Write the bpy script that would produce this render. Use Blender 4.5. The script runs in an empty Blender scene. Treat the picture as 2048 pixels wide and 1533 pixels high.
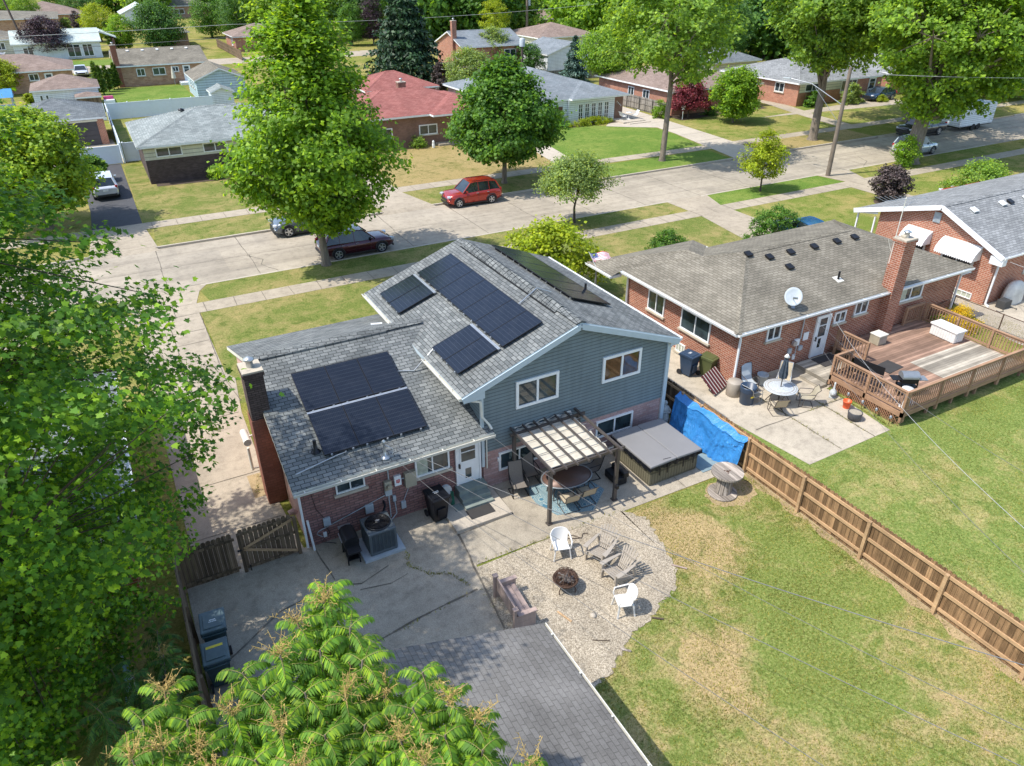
import bpy, bmesh, math, random
import numpy as np
from math import radians, sin, cos, pi, atan2, hypot, sqrt
from mathutils import Vector, Matrix

# ---------------------------------------------------------------- scene, camera, light
SC = bpy.context.scene
COL = SC.collection
PITCH, YAW, ROLL, FPX = radians(30.3024), radians(28.4547), radians(-0.1405), 1464.35
CAMP = Vector((0, 0, 16.0))
_fw = Vector((sin(YAW)*cos(PITCH), cos(YAW)*cos(PITCH), -sin(PITCH)))
_r0 = Vector((cos(YAW), -sin(YAW), 0)); _u0 = _r0.cross(_fw)
_r = _r0*cos(ROLL)+_u0*sin(ROLL); _u = -_r0*sin(ROLL)+_u0*cos(ROLL)
cam = bpy.data.cameras.new('camera'); cam_ob = bpy.data.objects.new('camera', cam); COL.objects.link(cam_ob)
cam.sensor_width = 36; cam.sensor_fit = 'HORIZONTAL'; cam.lens = 36*FPX/2048
cam.clip_start = 0.2; cam.clip_end = 3000
cam_ob.matrix_world = Matrix(((_r.x, _u.x, -_fw.x, CAMP.x), (_r.y, _u.y, -_fw.y, CAMP.y), (_r.z, _u.z, -_fw.z, CAMP.z), (0, 0, 0, 1)))
SC.camera = cam_ob

SUN_DIR = Vector((-0.63, 0.12, 1.0)).normalized()
elev = math.asin(SUN_DIR.z); azim = atan2(SUN_DIR.x, SUN_DIR.y)
w = bpy.data.worlds.new('World'); SC.world = w; w.use_nodes = True
nt = w.node_tree; bg = nt.nodes['Background']; bg.inputs[1].default_value = 0.15
sky = nt.nodes.new('ShaderNodeTexSky'); sky.sky_type = 'NISHITA'; sky.sun_disc = False
sky.sun_elevation = elev; sky.sun_rotation = azim; sky.air_density = 1.0; sky.dust_density = 1.0
nt.links.new(sky.outputs[0], bg.inputs[0])
sl = bpy.data.lights.new('sun', 'SUN'); sl.energy = 2.8; sl.angle = radians(0.5); sl.color = (1.0, 0.955, 0.88)
so = bpy.data.objects.new('sun', sl); COL.objects.link(so); so.rotation_euler = SUN_DIR.to_track_quat('Z', 'Y').to_euler()
SC.view_settings.view_transform = 'Standard'; SC.view_settings.look = 'None'
SC.view_settings.exposure = 0.96; SC.view_settings.gamma = 1.0
SC.render.engine = 'CYCLES'
SC.cycles.max_bounces = 6; SC.cycles.transparent_max_bounces = 6; SC.cycles.diffuse_bounces = 3; SC.cycles.glossy_bounces = 3; SC.cycles.transmission_bounces = 3
R = random.Random(7)

def ray(px, py): return _r*((px-1024)/FPX) - _u*((py-766.5)/FPX) + _fw
def P(px, py, z=0.0):
    d = ray(px, py); return CAMP + d*((z-16)/d.z)
def ray_height(x, y, px, py):       # height at which the sight line passes over the spot x, y
    d = ray(px, py); t = (d.x*x+d.y*y)/(d.x*d.x+d.y*d.y); return 16+d.z*t
def depth(x, y, z=3): return (Vector((x, y, z))-CAMP).dot(_fw)

# ---------------------------------------------------------------- object helpers
def tag(o, label=None, cat=None, group=None, kind=None):
    if label: o['label'] = label
    if cat: o['category'] = cat
    if group: o['group'] = group
    if kind: o['kind'] = kind
    return o
def empty(name, loc, label, cat, group=None, rz=0.0):
    o = bpy.data.objects.new(name, None); COL.objects.link(o); o.empty_display_size = 0.2
    o.location = loc; o.rotation_euler = (0, 0, rz); return tag(o, label, cat, group)
def children(o): return [c for c in bpy.data.objects if c.parent == o]
def copy_tree(o, parent=None, name=None):
    c = o.copy(); COL.objects.link(c); c.parent = parent
    for ch in KIDS.get(o.name, []): copy_tree(ch, c)
    return c
KIDS = {}
def setparent(o, p):
    o.parent = p; KIDS.setdefault(p.name, []).append(o)
def dup(o, loc, rz, label, group=None):
    c = copy_tree_k(o); c.location = loc; c.rotation_euler = (0, 0, rz); c['label'] = label
    if group: c['group'] = group
    return c
def copy_tree_k(o, parent=None):
    c = o.copy(); COL.objects.link(c); c.parent = parent
    if parent is not None: KIDS.setdefault(parent.name, []).append(c)
    for ch in list(KIDS.get(o.name, [])): copy_tree_k(ch, c)
    return c

class MB:
    """collects shapes and links them as one mesh object"""
    def __init__(s): s.v = []; s.f = []; s.m = []; s.sm = []
    def add(s, verts, faces, m=0, smooth=False):
        n = len(s.v); s.v.extend([tuple(v) for v in verts])
        for f in faces: s.f.append([n+i for i in f]); s.m.append(m); s.sm.append(smooth)
    def box(s, x0, x1, y0, y1, z0, z1, m=0):
        s.add([(x0,y0,z0),(x1,y0,z0),(x1,y1,z0),(x0,y1,z0),(x0,y0,z1),(x1,y0,z1),(x1,y1,z1),(x0,y1,z1)],
              [(0,3,2,1),(4,5,6,7),(0,1,5,4),(1,2,6,5),(2,3,7,6),(3,0,4,7)], m)
    def cbox(s, c, sx, sy, sz, m=0, rz=0.0, rx=0.0, ry=0.0, bev=0.0):
        M = Matrix.Translation(c) @ Matrix.Rotation(rz, 4, 'Z') @ Matrix.Rotation(ry, 4, 'Y') @ Matrix.Rotation(rx, 4, 'X')
        x, y, z = sx/2, sy/2, sz/2
        if bev > 0:
            b = bev; vs = []; fs = []
            bm = bmesh.new(); bmesh.ops.create_cube(bm, size=1.0)
            for v in bm.verts: v.co = Vector((v.co.x*sx, v.co.y*sy, v.co.z*sz))
            bmesh.ops.bevel(bm, geom=list(bm.edges), offset=b, segments=2, affect='EDGES', profile=0.6)
            vs = [M @ v.co for v in bm.verts]; fs = [[v.index for v in f.verts] for f in bm.faces]; bm.free()
            s.add(vs, fs, m, False); return
        vs = [M @ Vector(p) for p in ((-x,-y,-z),(x,-y,-z),(x,y,-z),(-x,y,-z),(-x,-y,z),(x,-y,z),(x,y,z),(-x,y,z))]
        s.add(vs, [(0,3,2,1),(4,5,6,7),(0,1,5,4),(1,2,6,5),(2,3,7,6),(3,0,4,7)], m)
    def bar(s, a, b, wd, ht, m=0, up=(0,0,1)):
        a = Vector(a); b = Vector(b); d = (b-a); L = d.length
        if L < 1e-6: return
        d.normalize(); u = Vector(up); sd = d.cross(u)
        if sd.length < 1e-4: sd = d.cross(Vector((1,0,0)))
        sd.normalize(); u = sd.cross(d)
        vs = []
        for p in (a, b):
            for i, j in ((-1,-1),(1,-1),(1,1),(-1,1)): vs.append(p+sd*(i*wd/2)+u*(j*ht/2))
        s.add(vs, [(3,2,1,0),(4,5,6,7),(0,1,5,4),(1,2,6,5),(2,3,7,6),(3,0,4,7)], m)
    def tube(s, pts, r, n=8, m=0, cap=True, smooth=True):
        pts = [Vector(p) for p in pts]; k = len(pts); rs = r if isinstance(r, (list, tuple)) else [r]*k
        vs = []; pn = None
        for i, p in enumerate(pts):
            t = (pts[min(i+1, k-1)]-pts[max(i-1, 0)]); t.normalize()
            if pn is None:
                pn = t.orthogonal().normalized()
            else:
                pn = (pn - t*pn.dot(t));
                if pn.length < 1e-5: pn = t.orthogonal()
                pn.normalize()
            b = t.cross(pn)
            for j in range(n):
                a = 2*pi*j/n; vs.append(p + (pn*cos(a)+b*sin(a))*rs[i])
        fs = []
        for i in range(k-1):
            for j in range(n): fs.append((i*n+j, i*n+(j+1)%n, (i+1)*n+(j+1)%n, (i+1)*n+j))
        s.add(vs, fs, m, smooth)
        if cap:
            s.add([vs[j] for j in range(n)], [tuple(range(n-1, -1, -1))], m)
            s.add([vs[(k-1)*n+j] for j in range(n)], [tuple(range(n))], m)
    def lathe(s, prof, c=(0,0,0), n=20, m=0, sx=1.0, sy=1.0, smooth=True, cap=True, rz=0.0):
        k = len(prof); vs = []
        for r_, z in prof:
            for j in range(n):
                a = 2*pi*j/n + rz; vs.append((c[0]+r_*cos(a)*sx, c[1]+r_*sin(a)*sy, c[2]+z))
        fs = []
        for i in range(k-1):
            for j in range(n): fs.append((i*n+j, i*n+(j+1)%n, (i+1)*n+(j+1)%n, (i+1)*n+j))
        s.add(vs, fs, m, smooth)
        if cap:
            if prof[0][0] > 1e-4: s.add(vs[:n], [tuple(range(n-1, -1, -1))], m)
            if prof[-1][0] > 1e-4: s.add(vs[(k-1)*n:], [tuple(range(n))], m)
    def prism(s, poly, z0, z1, m=0, mt=None):
        n = len(poly)
        ar = sum(poly[i][0]*poly[(i+1)%n][1]-poly[(i+1)%n][0]*poly[i][1] for i in range(n))
        if ar < 0: poly = poly[::-1]
        s.add([(p[0], p[1], z1) for p in poly], [tuple(range(n))], m if mt is None else mt)
        s.add([(p[0], p[1], z0) for p in poly], [tuple(range(n-1, -1, -1))], m)
        vs = [(p[0], p[1], z0) for p in poly]+[(p[0], p[1], z1) for p in poly]
        s.add(vs, [(i, (i+1)%n, n+(i+1)%n, n+i) for i in range(n)], m)
    def sheet(s, poly, z, m=0):
        n = len(poly)
        ar = sum(poly[i][0]*poly[(i+1)%n][1]-poly[(i+1)%n][0]*poly[i][1] for i in range(n))
        if ar < 0: poly = poly[::-1]
        s.add([(p[0], p[1], z) for p in poly], [tuple(range(n))], m)
    def poly3(s, pts, m=0): s.add(pts, [tuple(range(len(pts)))], m)
    def slab(s, pts, th, m=0, mside=None, mbot=None):
        """plate with its top face on pts (counter-clockwise from above), th thick straight down"""
        pts = [Vector(p) for p in pts]; n = len(pts); low = [p-Vector((0,0,th)) for p in pts]
        s.add(pts, [tuple(range(n))], m); s.add(low, [tuple(range(n-1, -1, -1))], m if mbot is None else mbot)
        s.add(low+pts, [(i, (i+1)%n, n+(i+1)%n, n+i) for i in range(n)], m if mside is None else mside)
    def build(s, name, mats, parent=None, local=True, uv=True):
        me = bpy.data.meshes.new(name)
        off = Vector((0,0,0)) if (local or parent is None) else Vector(parent.location)
        V = np.array(s.v, dtype=np.float64).reshape(-1, 3)
        me.from_pydata([tuple(v) for v in (V-np.array(off))], [], s.f)
        if not isinstance(mats, (list, tuple)): mats = [mats]
        for m_ in mats: me.materials.append(m_)
        me.polygons.foreach_set('material_index', s.m); me.polygons.foreach_set('use_smooth', s.sm)
        if uv and len(s.f) < 60000:
            ul = me.uv_layers.new(name='UVMap'); uvs = np.zeros((len(me.loops), 2)); k = 0
            for f in s.f:
                a, b, c = V[f[0]], V[f[1]], V[f[2]]; nx, ny, nz = np.cross(b-a, c-a)
                if len(f) > 3 and (nx*nx+ny*ny+nz*nz) < 1e-14:
                    nx, ny, nz = np.cross(c-a, V[f[3]]-a)
                h = hypot(nx, ny); l = sqrt(h*h+nz*nz) or 1.0
                if h < 1e-4*l:
                    for i in f: uvs[k] = V[i][0], V[i][1]; k += 1
                else:
                    t = np.array((-ny/h, nx/h, 0)); nn = np.array((nx, ny, nz))/l; bb = np.cross(nn, t)
                    for i in f: uvs[k] = V[i] @ t, V[i] @ bb; k += 1
            ul.data.foreach_set('uv', uvs.ravel())
        me.update(); o = bpy.data.objects.new(name, me); COL.objects.link(o)
        if parent is not None: setparent(o, parent)
        return o

def thing1(mb, name, mats, loc, label, cat, group=None, rz=0.0, **k):
    """a thing that is a single mesh"""
    o = mb.build(name, mats, **k); o.location = loc; o.rotation_euler = (0,0,rz); return tag(o, label, cat, group)

# ---------------------------------------------------------------- materials
MATS = {}
class NT:
    def __init__(s, name, rough=0.8, metal=0.0, spec=0.5):
        s.m = bpy.data.materials.new(name); s.m.use_nodes = True; s.t = s.m.node_tree; s.b = s.t.nodes['Principled BSDF']
        s.b.inputs['Roughness'].default_value = rough; s.b.inputs['Metallic'].default_value = metal
        s.b.inputs['Specular IOR Level'].default_value = spec; MATS[name] = s.m
        s.tc = s.n('ShaderNodeTexCoord')
    def n(s, t, **k):
        x = s.t.nodes.new(t)
        for a, b in k.items(): setattr(x, a, b)
        return x
    def l(s, a, b): s.t.links.new(a, b)
    def noise(s, scale, detail=4.0, rough=0.6, co='Object', vec=None, dist=0.0):
        x = s.n('ShaderNodeTexNoise'); x.inputs['Scale'].default_value = scale; x.inputs['Detail'].default_value = detail
        x.inputs['Roughness'].default_value = rough; x.inputs['Distortion'].default_value = dist
        s.l(vec if vec is not None else s.tc.outputs[co], x.inputs['Vector']); return x.outputs['Fac']
    def map(s, scale, co='UV'):
        x = s.n('ShaderNodeMapping'); x.inputs['Scale'].default_value = scale; s.l(s.tc.outputs[co], x.inputs['Vector']); return x.outputs[0]
    def ramp(s, fac, stops, interp='LINEAR'):
        x = s.n('ShaderNodeValToRGB'); cr = x.color_ramp; cr.interpolation = interp
        while len(cr.elements) < len(stops): cr.elements.new(0.5)
        for e, (p, c) in zip(cr.elements, stops): e.position = p; e.color = (c, c, c, 1) if isinstance(c, (int, float)) else (*c, 1)
        s.l(fac, x.inputs[0]); return x.outputs[0]
    def mix(s, fac, a, b, mode='MIX'):
        x = s.n('ShaderNodeMix', data_type='RGBA', blend_type=mode)
        for sock, v in ((x.inputs[0], fac), (x.inputs[6], a), (x.inputs[7], b)):
            if isinstance(v, (int, float)): sock.default_value = v
            elif isinstance(v, tuple): sock.default_value = (*v, 1)
            else: s.l(v, sock)
        return x.outputs[2]
    def math(s, op, a, b=0.0):
        x = s.n('ShaderNodeMath', operation=op)
        for sock, v in ((x.inputs[0], a), (x.inputs[1], b)):
            if isinstance(v, (int, float)): sock.default_value = v
            else: s.l(v, sock)
        return x.outputs[0]
    def bump(s, h, strength=0.3, dist=0.02):
        x = s.n('ShaderNodeBump'); x.inputs['Strength'].default_value = strength; x.inputs['Distance'].default_value = dist
        s.l(h, x.inputs['Height']); s.l(x.outputs[0], s.b.inputs['Normal'])
    def col(s, c):
        if isinstance(c, tuple): s.b.inputs['Base Color'].default_value = (*c, 1)
        else: s.l(c, s.b.inputs['Base Color'])
        return s.m

def sc(c, k): return tuple(min(1.0, x*k) for x in c)
def plain(name, c, rough=0.6, metal=0.0, var=0.12, scale=3.0, spec=0.5):
    if name in MATS: return MATS[name]
    t = NT(name, rough, metal, spec); f = t.noise(scale, 5)
    t.col(t.ramp(f, [(0.3, sc(c, 1-var)), (0.7, sc(c, 1+var))])); return t.m
def shingle(name, c1, c2, line=0.25, bw=0.32, rh=0.145, patch=0.15):
    t = NT(name, 0.95, spec=0.2); b = t.n('ShaderNodeTexBrick'); b.offset = 0.5; b.offset_frequency = 2; b.squash = 1.0
    b.inputs['Scale'].default_value = 1.0; b.inputs['Brick Width'].default_value = bw; b.inputs['Row Height'].default_value = rh
    b.inputs['Mortar Size'].default_value = 0.012; b.inputs['Mortar Smooth'].default_value = 0.3; b.inputs['Bias'].default_value = 0.0
    b.inputs['Color1'].default_value = (*c1, 1); b.inputs['Color2'].default_value = (*c2, 1); b.inputs['Mortar'].default_value = (*sc(c1, line), 1)
    wob = t.noise(1.2, 2, co='UV')
    v = t.n('ShaderNodeVectorMath', operation='MULTIPLY_ADD'); t.l(t.tc.outputs['UV'], v.inputs[0]); v.inputs[1].default_value = (1,1,1)
    cmb = t.n('ShaderNodeCombineXYZ'); t.l(t.math('MULTIPLY', t.math('SUBTRACT', wob, 0.5), 0.05), cmb.inputs[1]); t.l(cmb.outputs[0], v.inputs[2])
    t.l(v.outputs[0], b.inputs['Vector'])
    n1 = t.noise(0.7, 4); n2 = t.noise(40, 3)
    c = t.mix(1.0, b.outputs['Color'], t.ramp(n1, [(0.3, 1-patch), (0.7, 1+patch)]), 'MULTIPLY')
    c = t.mix(1.0, c, t.ramp(n2, [(0.25, 0.78), (0.75, 1.18)]), 'MULTIPLY')
    t.bump(b.outputs['Fac'], -0.5, 0.02); return t.col(c)
def brick(name, c1, c2, mortar, bw=0.215, rh=0.075, ms=0.011):
    t = NT(name, 0.9, spec=0.25); b = t.n('ShaderNodeTexBrick')
    b.inputs['Scale'].default_value = 1.0; b.inputs['Brick Width'].default_value = bw; b.inputs['Row Height'].default_value = rh
    b.inputs['Mortar Size'].default_value = ms; b.inputs['Mortar Smooth'].default_value = 0.1; b.inputs['Bias'].default_value = 0.0
    b.inputs['Color1'].default_value = (*c1, 1); b.inputs['Color2'].default_value = (*c2, 1); b.inputs['Mortar'].default_value = (*mortar, 1)
    t.l(t.tc.outputs['UV'], b.inputs['Vector'])
    n1 = t.noise(1.5, 4); n2 = t.noise(30, 3)
    c = t.mix(1.0, b.outputs['Color'], t.ramp(n1, [(0.3, 0.85), (0.7, 1.15)]), 'MULTIPLY')
    c = t.mix(1.0, c, t.ramp(n2, [(0.25, 0.8), (0.75, 1.15)]), 'MULTIPLY')
    t.bump(b.outputs['Fac'], -0.6, 0.012); return t.col(c)
def siding(name, c, pitch=0.13, depth_=0.5):
    t = NT(name, 0.55, spec=0.35); sx = t.n('ShaderNodeSeparateXYZ'); t.l(t.tc.outputs['UV'], sx.inputs[0])
    f = t.math('FRACT', t.math('DIVIDE', sx.outputs[1], pitch))
    n1 = t.noise(1.0, 3)
    cc = t.mix(t.ramp(f, [(0.0, 1.0), (0.16, 0.7), (0.26, 0.0)]), c, sc(c, 0.42))
    cc = t.mix(1.0, cc, t.ramp(n1, [(0.3, 0.93), (0.7, 1.07)]), 'MULTIPLY')
    jn = t.noise(0.8, 5, 0.7, vec=t.map((6, .5, 1))); cc = t.mix(1.0, cc, t.ramp(jn, [(.3, .86), (.6, 1.04)]), 'MULTIPLY')
    t.bump(t.math('SUBTRACT', 1.0, f), depth_, 0.02); return t.col(cc)
def concrete(name, c, warm=0.0, stain=0.25, grit=0.2, streak=False):
    t = NT(name, 0.92, spec=0.2); n1 = t.noise(0.35, 6, 0.65); n2 = t.noise(2.6, 6, 0.7); n3 = t.noise(45, 3)
    cc = t.ramp(n1, [(0.3, sc(c, 1-stain*0.6)), (0.55, c), (0.75, sc(c, 1+stain*0.35))])
    cc = t.mix(1.0, cc, t.ramp(n2, [(0.32, 1-stain*0.7), (0.5, 1.0), (0.7, 1+stain*0.2)]), 'MULTIPLY')
    cc = t.mix(1.0, cc, t.ramp(n3, [(0.3, 1-grit), (0.7, 1+grit)]), 'MULTIPLY')
    if streak:      # tyre wear along the street and patched slabs
        mv = t.map((0.035, 0.9, 1), 'Object'); n5 = t.noise(1.0, 5, 0.6, vec=mv); cc = t.mix(1.0, cc, t.ramp(n5, [(0.32, 0.78), (0.5, 1.0), (0.7, 1.08)]), 'MULTIPLY')
        ck = t.n('ShaderNodeTexBrick'); ck.inputs['Scale'].default_value = 1; ck.inputs['Brick Width'].default_value = 4.8; ck.inputs['Row Height'].default_value = 4.0; ck.inputs['Mortar Size'].default_value = 0
        ck.inputs['Color1'].default_value = (.90,.90,.90,1); ck.inputs['Color2'].default_value = (1.05,1.04,1.02,1); t.l(t.tc.outputs['Object'], ck.inputs['Vector']); cc = t.mix(1.0, cc, ck.outputs['Color'], 'MULTIPLY')
    sp = t.noise(9, 2, 0.5); cc = t.mix(t.ramp(sp, [(0.72, 0.0), (0.78, 0.5)]), cc, sc(c, 0.45))
    t.bump(n3, 0.25, 0.01); return t.col(cc)
def grass(name, green, dry, amount=0.5, scale=0.35, dark=0.6, seed=0.0, dryspots=(), greenspots=()):
    t = NT(name, 1.0, spec=0.05); mp = t.n('ShaderNodeMapping'); mp.inputs['Location'].default_value = (seed, seed*0.7, 0); t.l(t.tc.outputs['Object'], mp.inputs['Vector']); v = mp.outputs[0]
    n1 = t.noise(scale, 6, 0.62, vec=v, dist=0.4); n2 = t.noise(scale*5, 5, 0.7, vec=v, dist=0.8); n3 = t.noise(11, 4, 0.75, vec=v); n4 = t.noise(60, 2, 0.6, vec=v)
    f = t.math('ADD', t.math('MULTIPLY', n1, 0.55), t.math('MULTIPLY', n2, 0.45))
    lo = 0.62-amount*0.24
    for sp, sg in ((dryspots, 0.16), (greenspots, -0.13)):
        for (x_, y_, r_) in sp:
            vd = t.n('ShaderNodeVectorMath', operation='DISTANCE'); t.l(t.tc.outputs['Object'], vd.inputs[0]); vd.inputs[1].default_value = (x_, y_, 0)
            f = t.math('ADD', f, t.ramp(t.math('DIVIDE', vd.outputs['Value'], r_*2), [(0.15, 1.0), (0.6, 0.0)]) if False else t.math('MULTIPLY', t.ramp(t.math('DIVIDE', vd.outputs['Value'], r_*2), [(0.1, 1.0), (0.6, 0.0)]), sg))
    cc = t.mix(t.ramp(f, [(lo-0.07, 0.0), (lo+0.09, 1.0)]), green, dry)
    cc = t.mix(t.ramp(n3, [(0.42, 0.0), (0.62, 0.55)]), cc, t.mix(0.5, cc, dry))
    cc = t.mix(t.ramp(n2, [(0.30, 0.65), (0.45, 0.0)]), cc, sc(green, dark))
    cc = t.mix(1.0, cc, t.ramp(n3, [(0.3, 0.62), (0.7, 1.28)]), 'MULTIPLY')
    cc = t.mix(1.0, cc, t.ramp(n4, [(0.3, 0.62), (0.7, 1.32)]), 'MULTIPLY')
    t.bump(t.math('ADD', n4, n3), 0.4, 0.04); return t.col(cc)
def foliage(name, c, var=0.35, trans=0.35, hue=(1.5, 1.15, 0.6), rough=0.55):
    t = NT(name, rough, spec=0.35); out = t.t.nodes['Material Output']
    gm = t.n('ShaderNodeNewGeometry'); rnd = gm.outputs['Random Per Island']
    n1 = t.noise(0.9, 2, 0.5)
    lo = sc(c, 1-var); hi = tuple(min(1, c[i]*(1+var)*hue[i]) for i in range(3))
    cc = t.ramp(rnd, [(0.0, lo), (0.55, c), (1.0, hi)])
    cc = t.mix(1.0, cc, t.ramp(n1, [(0.3, 0.8), (0.7, 1.25)]), 'MULTIPLY')
    t.col(cc)
    tr = t.n('ShaderNodeBsdfTranslucent'); t.l(t.mix(1.0, cc, (1.7, 1.5, 0.55), 'MULTIPLY'), tr.inputs[0])
    mx = t.n('ShaderNodeMixShader'); mx.inputs[0].default_value = trans
    t.l(t.b.outputs[0], mx.inputs[1]); t.l(tr.outputs[0], mx.inputs[2]); t.l(mx.outputs[0], out.inputs[0]); return t.m
def wood(name, c, gap=None, axis=0, rough=0.85, var=0.3, grain=14.0):
    """boards run along the other UV axis; gap = board width"""
    t = NT(name, rough, spec=0.2)
    mp = t.map((grain, 1.2, 1) if axis == 0 else (1.2, grain, 1)); n1 = t.noise(1.0, 5, 0.65, vec=mp); n2 = t.noise(1.1, 4)
    cc = t.ramp(n1, [(0.25, sc(c, 1-var)), (0.75, sc(c, 1+var))])
    cc = t.mix(1.0, cc, t.ramp(n2, [(0.3, 0.8), (0.7, 1.18)]), 'MULTIPLY')
    if gap:
        sx = t.n('ShaderNodeSeparateXYZ'); t.l(t.tc.outputs['UV'], sx.inputs[0]); u = t.math('DIVIDE', sx.outputs[axis], gap)
        f = t.math('FRACT', u); wn = t.n('ShaderNodeTexWhiteNoise', noise_dimensions='1D'); t.l(t.math('FLOOR', u), wn.inputs['W'])
        cc = t.mix(1.0, cc, t.ramp(wn.outputs[0], [(0.0, 0.58), (1.0, 1.38)]), 'MULTIPLY')
        cc = t.mix(t.ramp(f, [(0.0, 0.9), (0.05, 0.0), (0.95, 0.0), (1.0, 0.9)]), cc, sc(c, 0.12))
    return t.col(cc)
def gravel(name):
    t = NT(name, 0.95, spec=0.2); vo = t.n('ShaderNodeTexVoronoi'); vo.inputs['Scale'].default_value = 34; t.l(t.tc.outputs['Object'], vo.inputs['Vector'])
    sx = t.n('ShaderNodeSeparateColor'); t.l(vo.outputs['Color'], sx.inputs[0])
    c = t.ramp(sx.outputs[0], [(0.0, (0.26, 0.215, 0.155)), (0.4, (0.39, 0.33, 0.245)), (1.0, (0.54, 0.465, 0.355))])
    c = t.mix(1.0, c, t.ramp(vo.outputs['Distance'], [(0.0, 1.1), (0.45, 1.0), (0.75, 0.6)]), 'MULTIPLY')
    n1 = t.noise(1.2, 5); c = t.mix(1.0, c, t.ramp(n1, [(0.35, 0.82), (0.65, 1.12)]), 'MULTIPLY')
    t.bump(vo.outputs['Distance'], -0.9, 0.03); return t.col(c)
def glass(name, c=(0.03, 0.045, 0.05), rough=0.04):
    t = NT(name, rough, spec=0.9); return t.col(t.ramp(t.noise(1.5, 2), [(0.35, sc(c, 0.6)), (0.65, sc(c, 1.6))]))
def paint(name, c, rough=0.25, metal=0.3):
    if name in MATS: return MATS[name]
    t = NT(name, rough, metal, 0.6); t.b.inputs['Coat Weight'].default_value = 0.7; t.b.inputs['Coat Roughness'].default_value = 0.05
    n = t.noise(2.0, 3); return t.col(t.ramp(n, [(0.3, sc(c, 0.92)), (0.7, sc(c, 1.06))]))
def bark(name, c):
    t = NT(name, 0.95, spec=0.15); mp = t.map((9, 9, 1.6), 'Object'); n1 = t.noise(1.0, 6, 0.7, vec=mp)
    t.bump(n1, 0.8, 0.04); return t.col(t.ramp(n1, [(0.3, sc(c, 0.55)), (0.7, sc(c, 1.35))]))

M = {}
M['sh_main'] = shingle('shingles_slate_grey', (0.125, 0.135, 0.135), (0.225, 0.235, 0.228), line=.3, bw=.28, rh=.14, patch=0.22)
M['sh_gar'] = shingle('shingles_weathered_grey', (0.185, 0.173, 0.157), (0.22, 0.207, 0.19), line=0.75, bw=0.24, rh=0.14, patch=0.3)
M['sh_tan'] = shingle('shingles_tan', (0.175, 0.157, 0.122), (0.24, 0.216, 0.17), line=0.5, bw=0.3, rh=0.14, patch=0.25)
M['sh_n2'] = shingle('shingles_pale_grey', (0.20, 0.205, 0.205), (0.30, 0.305, 0.30), line=0.5, bw=0.3, rh=0.15)
M['sh_pale'] = shingle('shingles_light_green_grey', (0.195, 0.22, 0.213), (0.30, 0.325, 0.31), line=0.7, bw=0.35, rh=0.2)
M['sh_red'] = shingle('shingles_red', (0.26, 0.095, 0.08), (0.33, 0.135, 0.115), line=0.7, bw=0.35, rh=0.2)
M['sh_blue'] = shingle('shingles_blue_grey', (0.17, 0.195, 0.21), (0.23, 0.25, 0.265), line=0.7, bw=0.35, rh=0.2)
M['sh_brown'] = shingle('shingles_brown', (0.21, 0.155, 0.125), (0.29, 0.22, 0.185), line=0.7, bw=0.35, rh=0.2)
M['sh_mint'] = shingle('shingles_pale_mint', (0.44, 0.50, 0.46), (0.52, 0.58, 0.54), line=0.8, bw=0.35, rh=0.2)
M['sh_dgrey'] = shingle('shingles_dark_grey', (0.12, 0.135, 0.14), (0.19, 0.205, 0.21), line=0.7, bw=0.35, rh=0.2)
M['br_rear'] = brick('brick_pink_brown', (0.24, 0.115, 0.10), (0.36, 0.20, 0.175), (0.13, 0.09, 0.085), rh=0.1, bw=0.3, ms=0.013)
M['br_pale'] = brick('brick_faded_pink', (0.36, 0.21, 0.19), (0.46, 0.32, 0.30), (0.30, 0.22, 0.21), rh=0.1, bw=0.3)
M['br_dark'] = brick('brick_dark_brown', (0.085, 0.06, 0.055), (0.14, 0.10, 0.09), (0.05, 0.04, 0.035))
M['br_red'] = brick('brick_red', (0.25, 0.072, 0.038), (0.36, 0.125, 0.07), (0.44, 0.34, 0.265), bw=.27, rh=.095, ms=.012)
M['br_red2'] = brick('brick_orange_red', (0.32, 0.10, 0.055), (0.42, 0.155, 0.09), (0.50, 0.39, 0.30), bw=.27, rh=.095, ms=.012)
M['br_brown'] = brick('brick_brown', (0.20, 0.10, 0.07), (0.28, 0.15, 0.105), (0.22, 0.16, 0.13))
M['br_tan'] = brick('brick_tan_mix', (0.36, 0.19, 0.11), (0.50, 0.31, 0.20), (0.40, 0.31, 0.24), bw=0.4, rh=0.15)
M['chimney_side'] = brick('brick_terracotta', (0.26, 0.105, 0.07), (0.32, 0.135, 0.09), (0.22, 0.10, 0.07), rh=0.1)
M['pink'] = brick('wall_painted_pink', (0.56, 0.36, 0.30), (0.60, 0.39, 0.33), (0.50, 0.31, 0.26), rh=0.1, ms=0.006)
M['teal'] = siding('siding_teal_grey', (0.165, 0.212, 0.228))
M['whitesid'] = siding('siding_white', (0.72, 0.76, 0.78), 0.2, 0.3)
M['bluesid'] = siding('siding_pale_blue', (0.45, 0.56, 0.62), 0.3, 0.5)
M['cream'] = siding('siding_cream', (0.62, 0.60, 0.48), 0.3, 0.2)
M['white'] = plain('white_trim', (0.78, 0.79, 0.78), 0.45, var=0.05)
M['trimblue'] = plain('pale_blue_trim', (0.46, 0.54, 0.58), 0.5, var=0.06)
M['gutter'] = plain('cream_gutter', (0.66, 0.64, 0.56), 0.5, var=0.12, scale=1.5)
M['sill'] = plain('limestone_sill', (0.48, 0.42, 0.33), 0.9)
M['glass'] = glass('window_glass')
M['glass_b'] = glass('window_glass_brown', (0.09, 0.05, 0.025))
M['curtain'] = plain('pale_curtain', (0.42, 0.45, 0.36), 0.6, var=0.25, scale=6)
M['blackmetal'] = plain('black_metal', (0.025, 0.025, 0.028), 0.4, 0.5)
M['darkplastic'] = plain('black_plastic', (0.008, 0.009, 0.013), 0.45, var=0.3, spec=.3)
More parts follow.
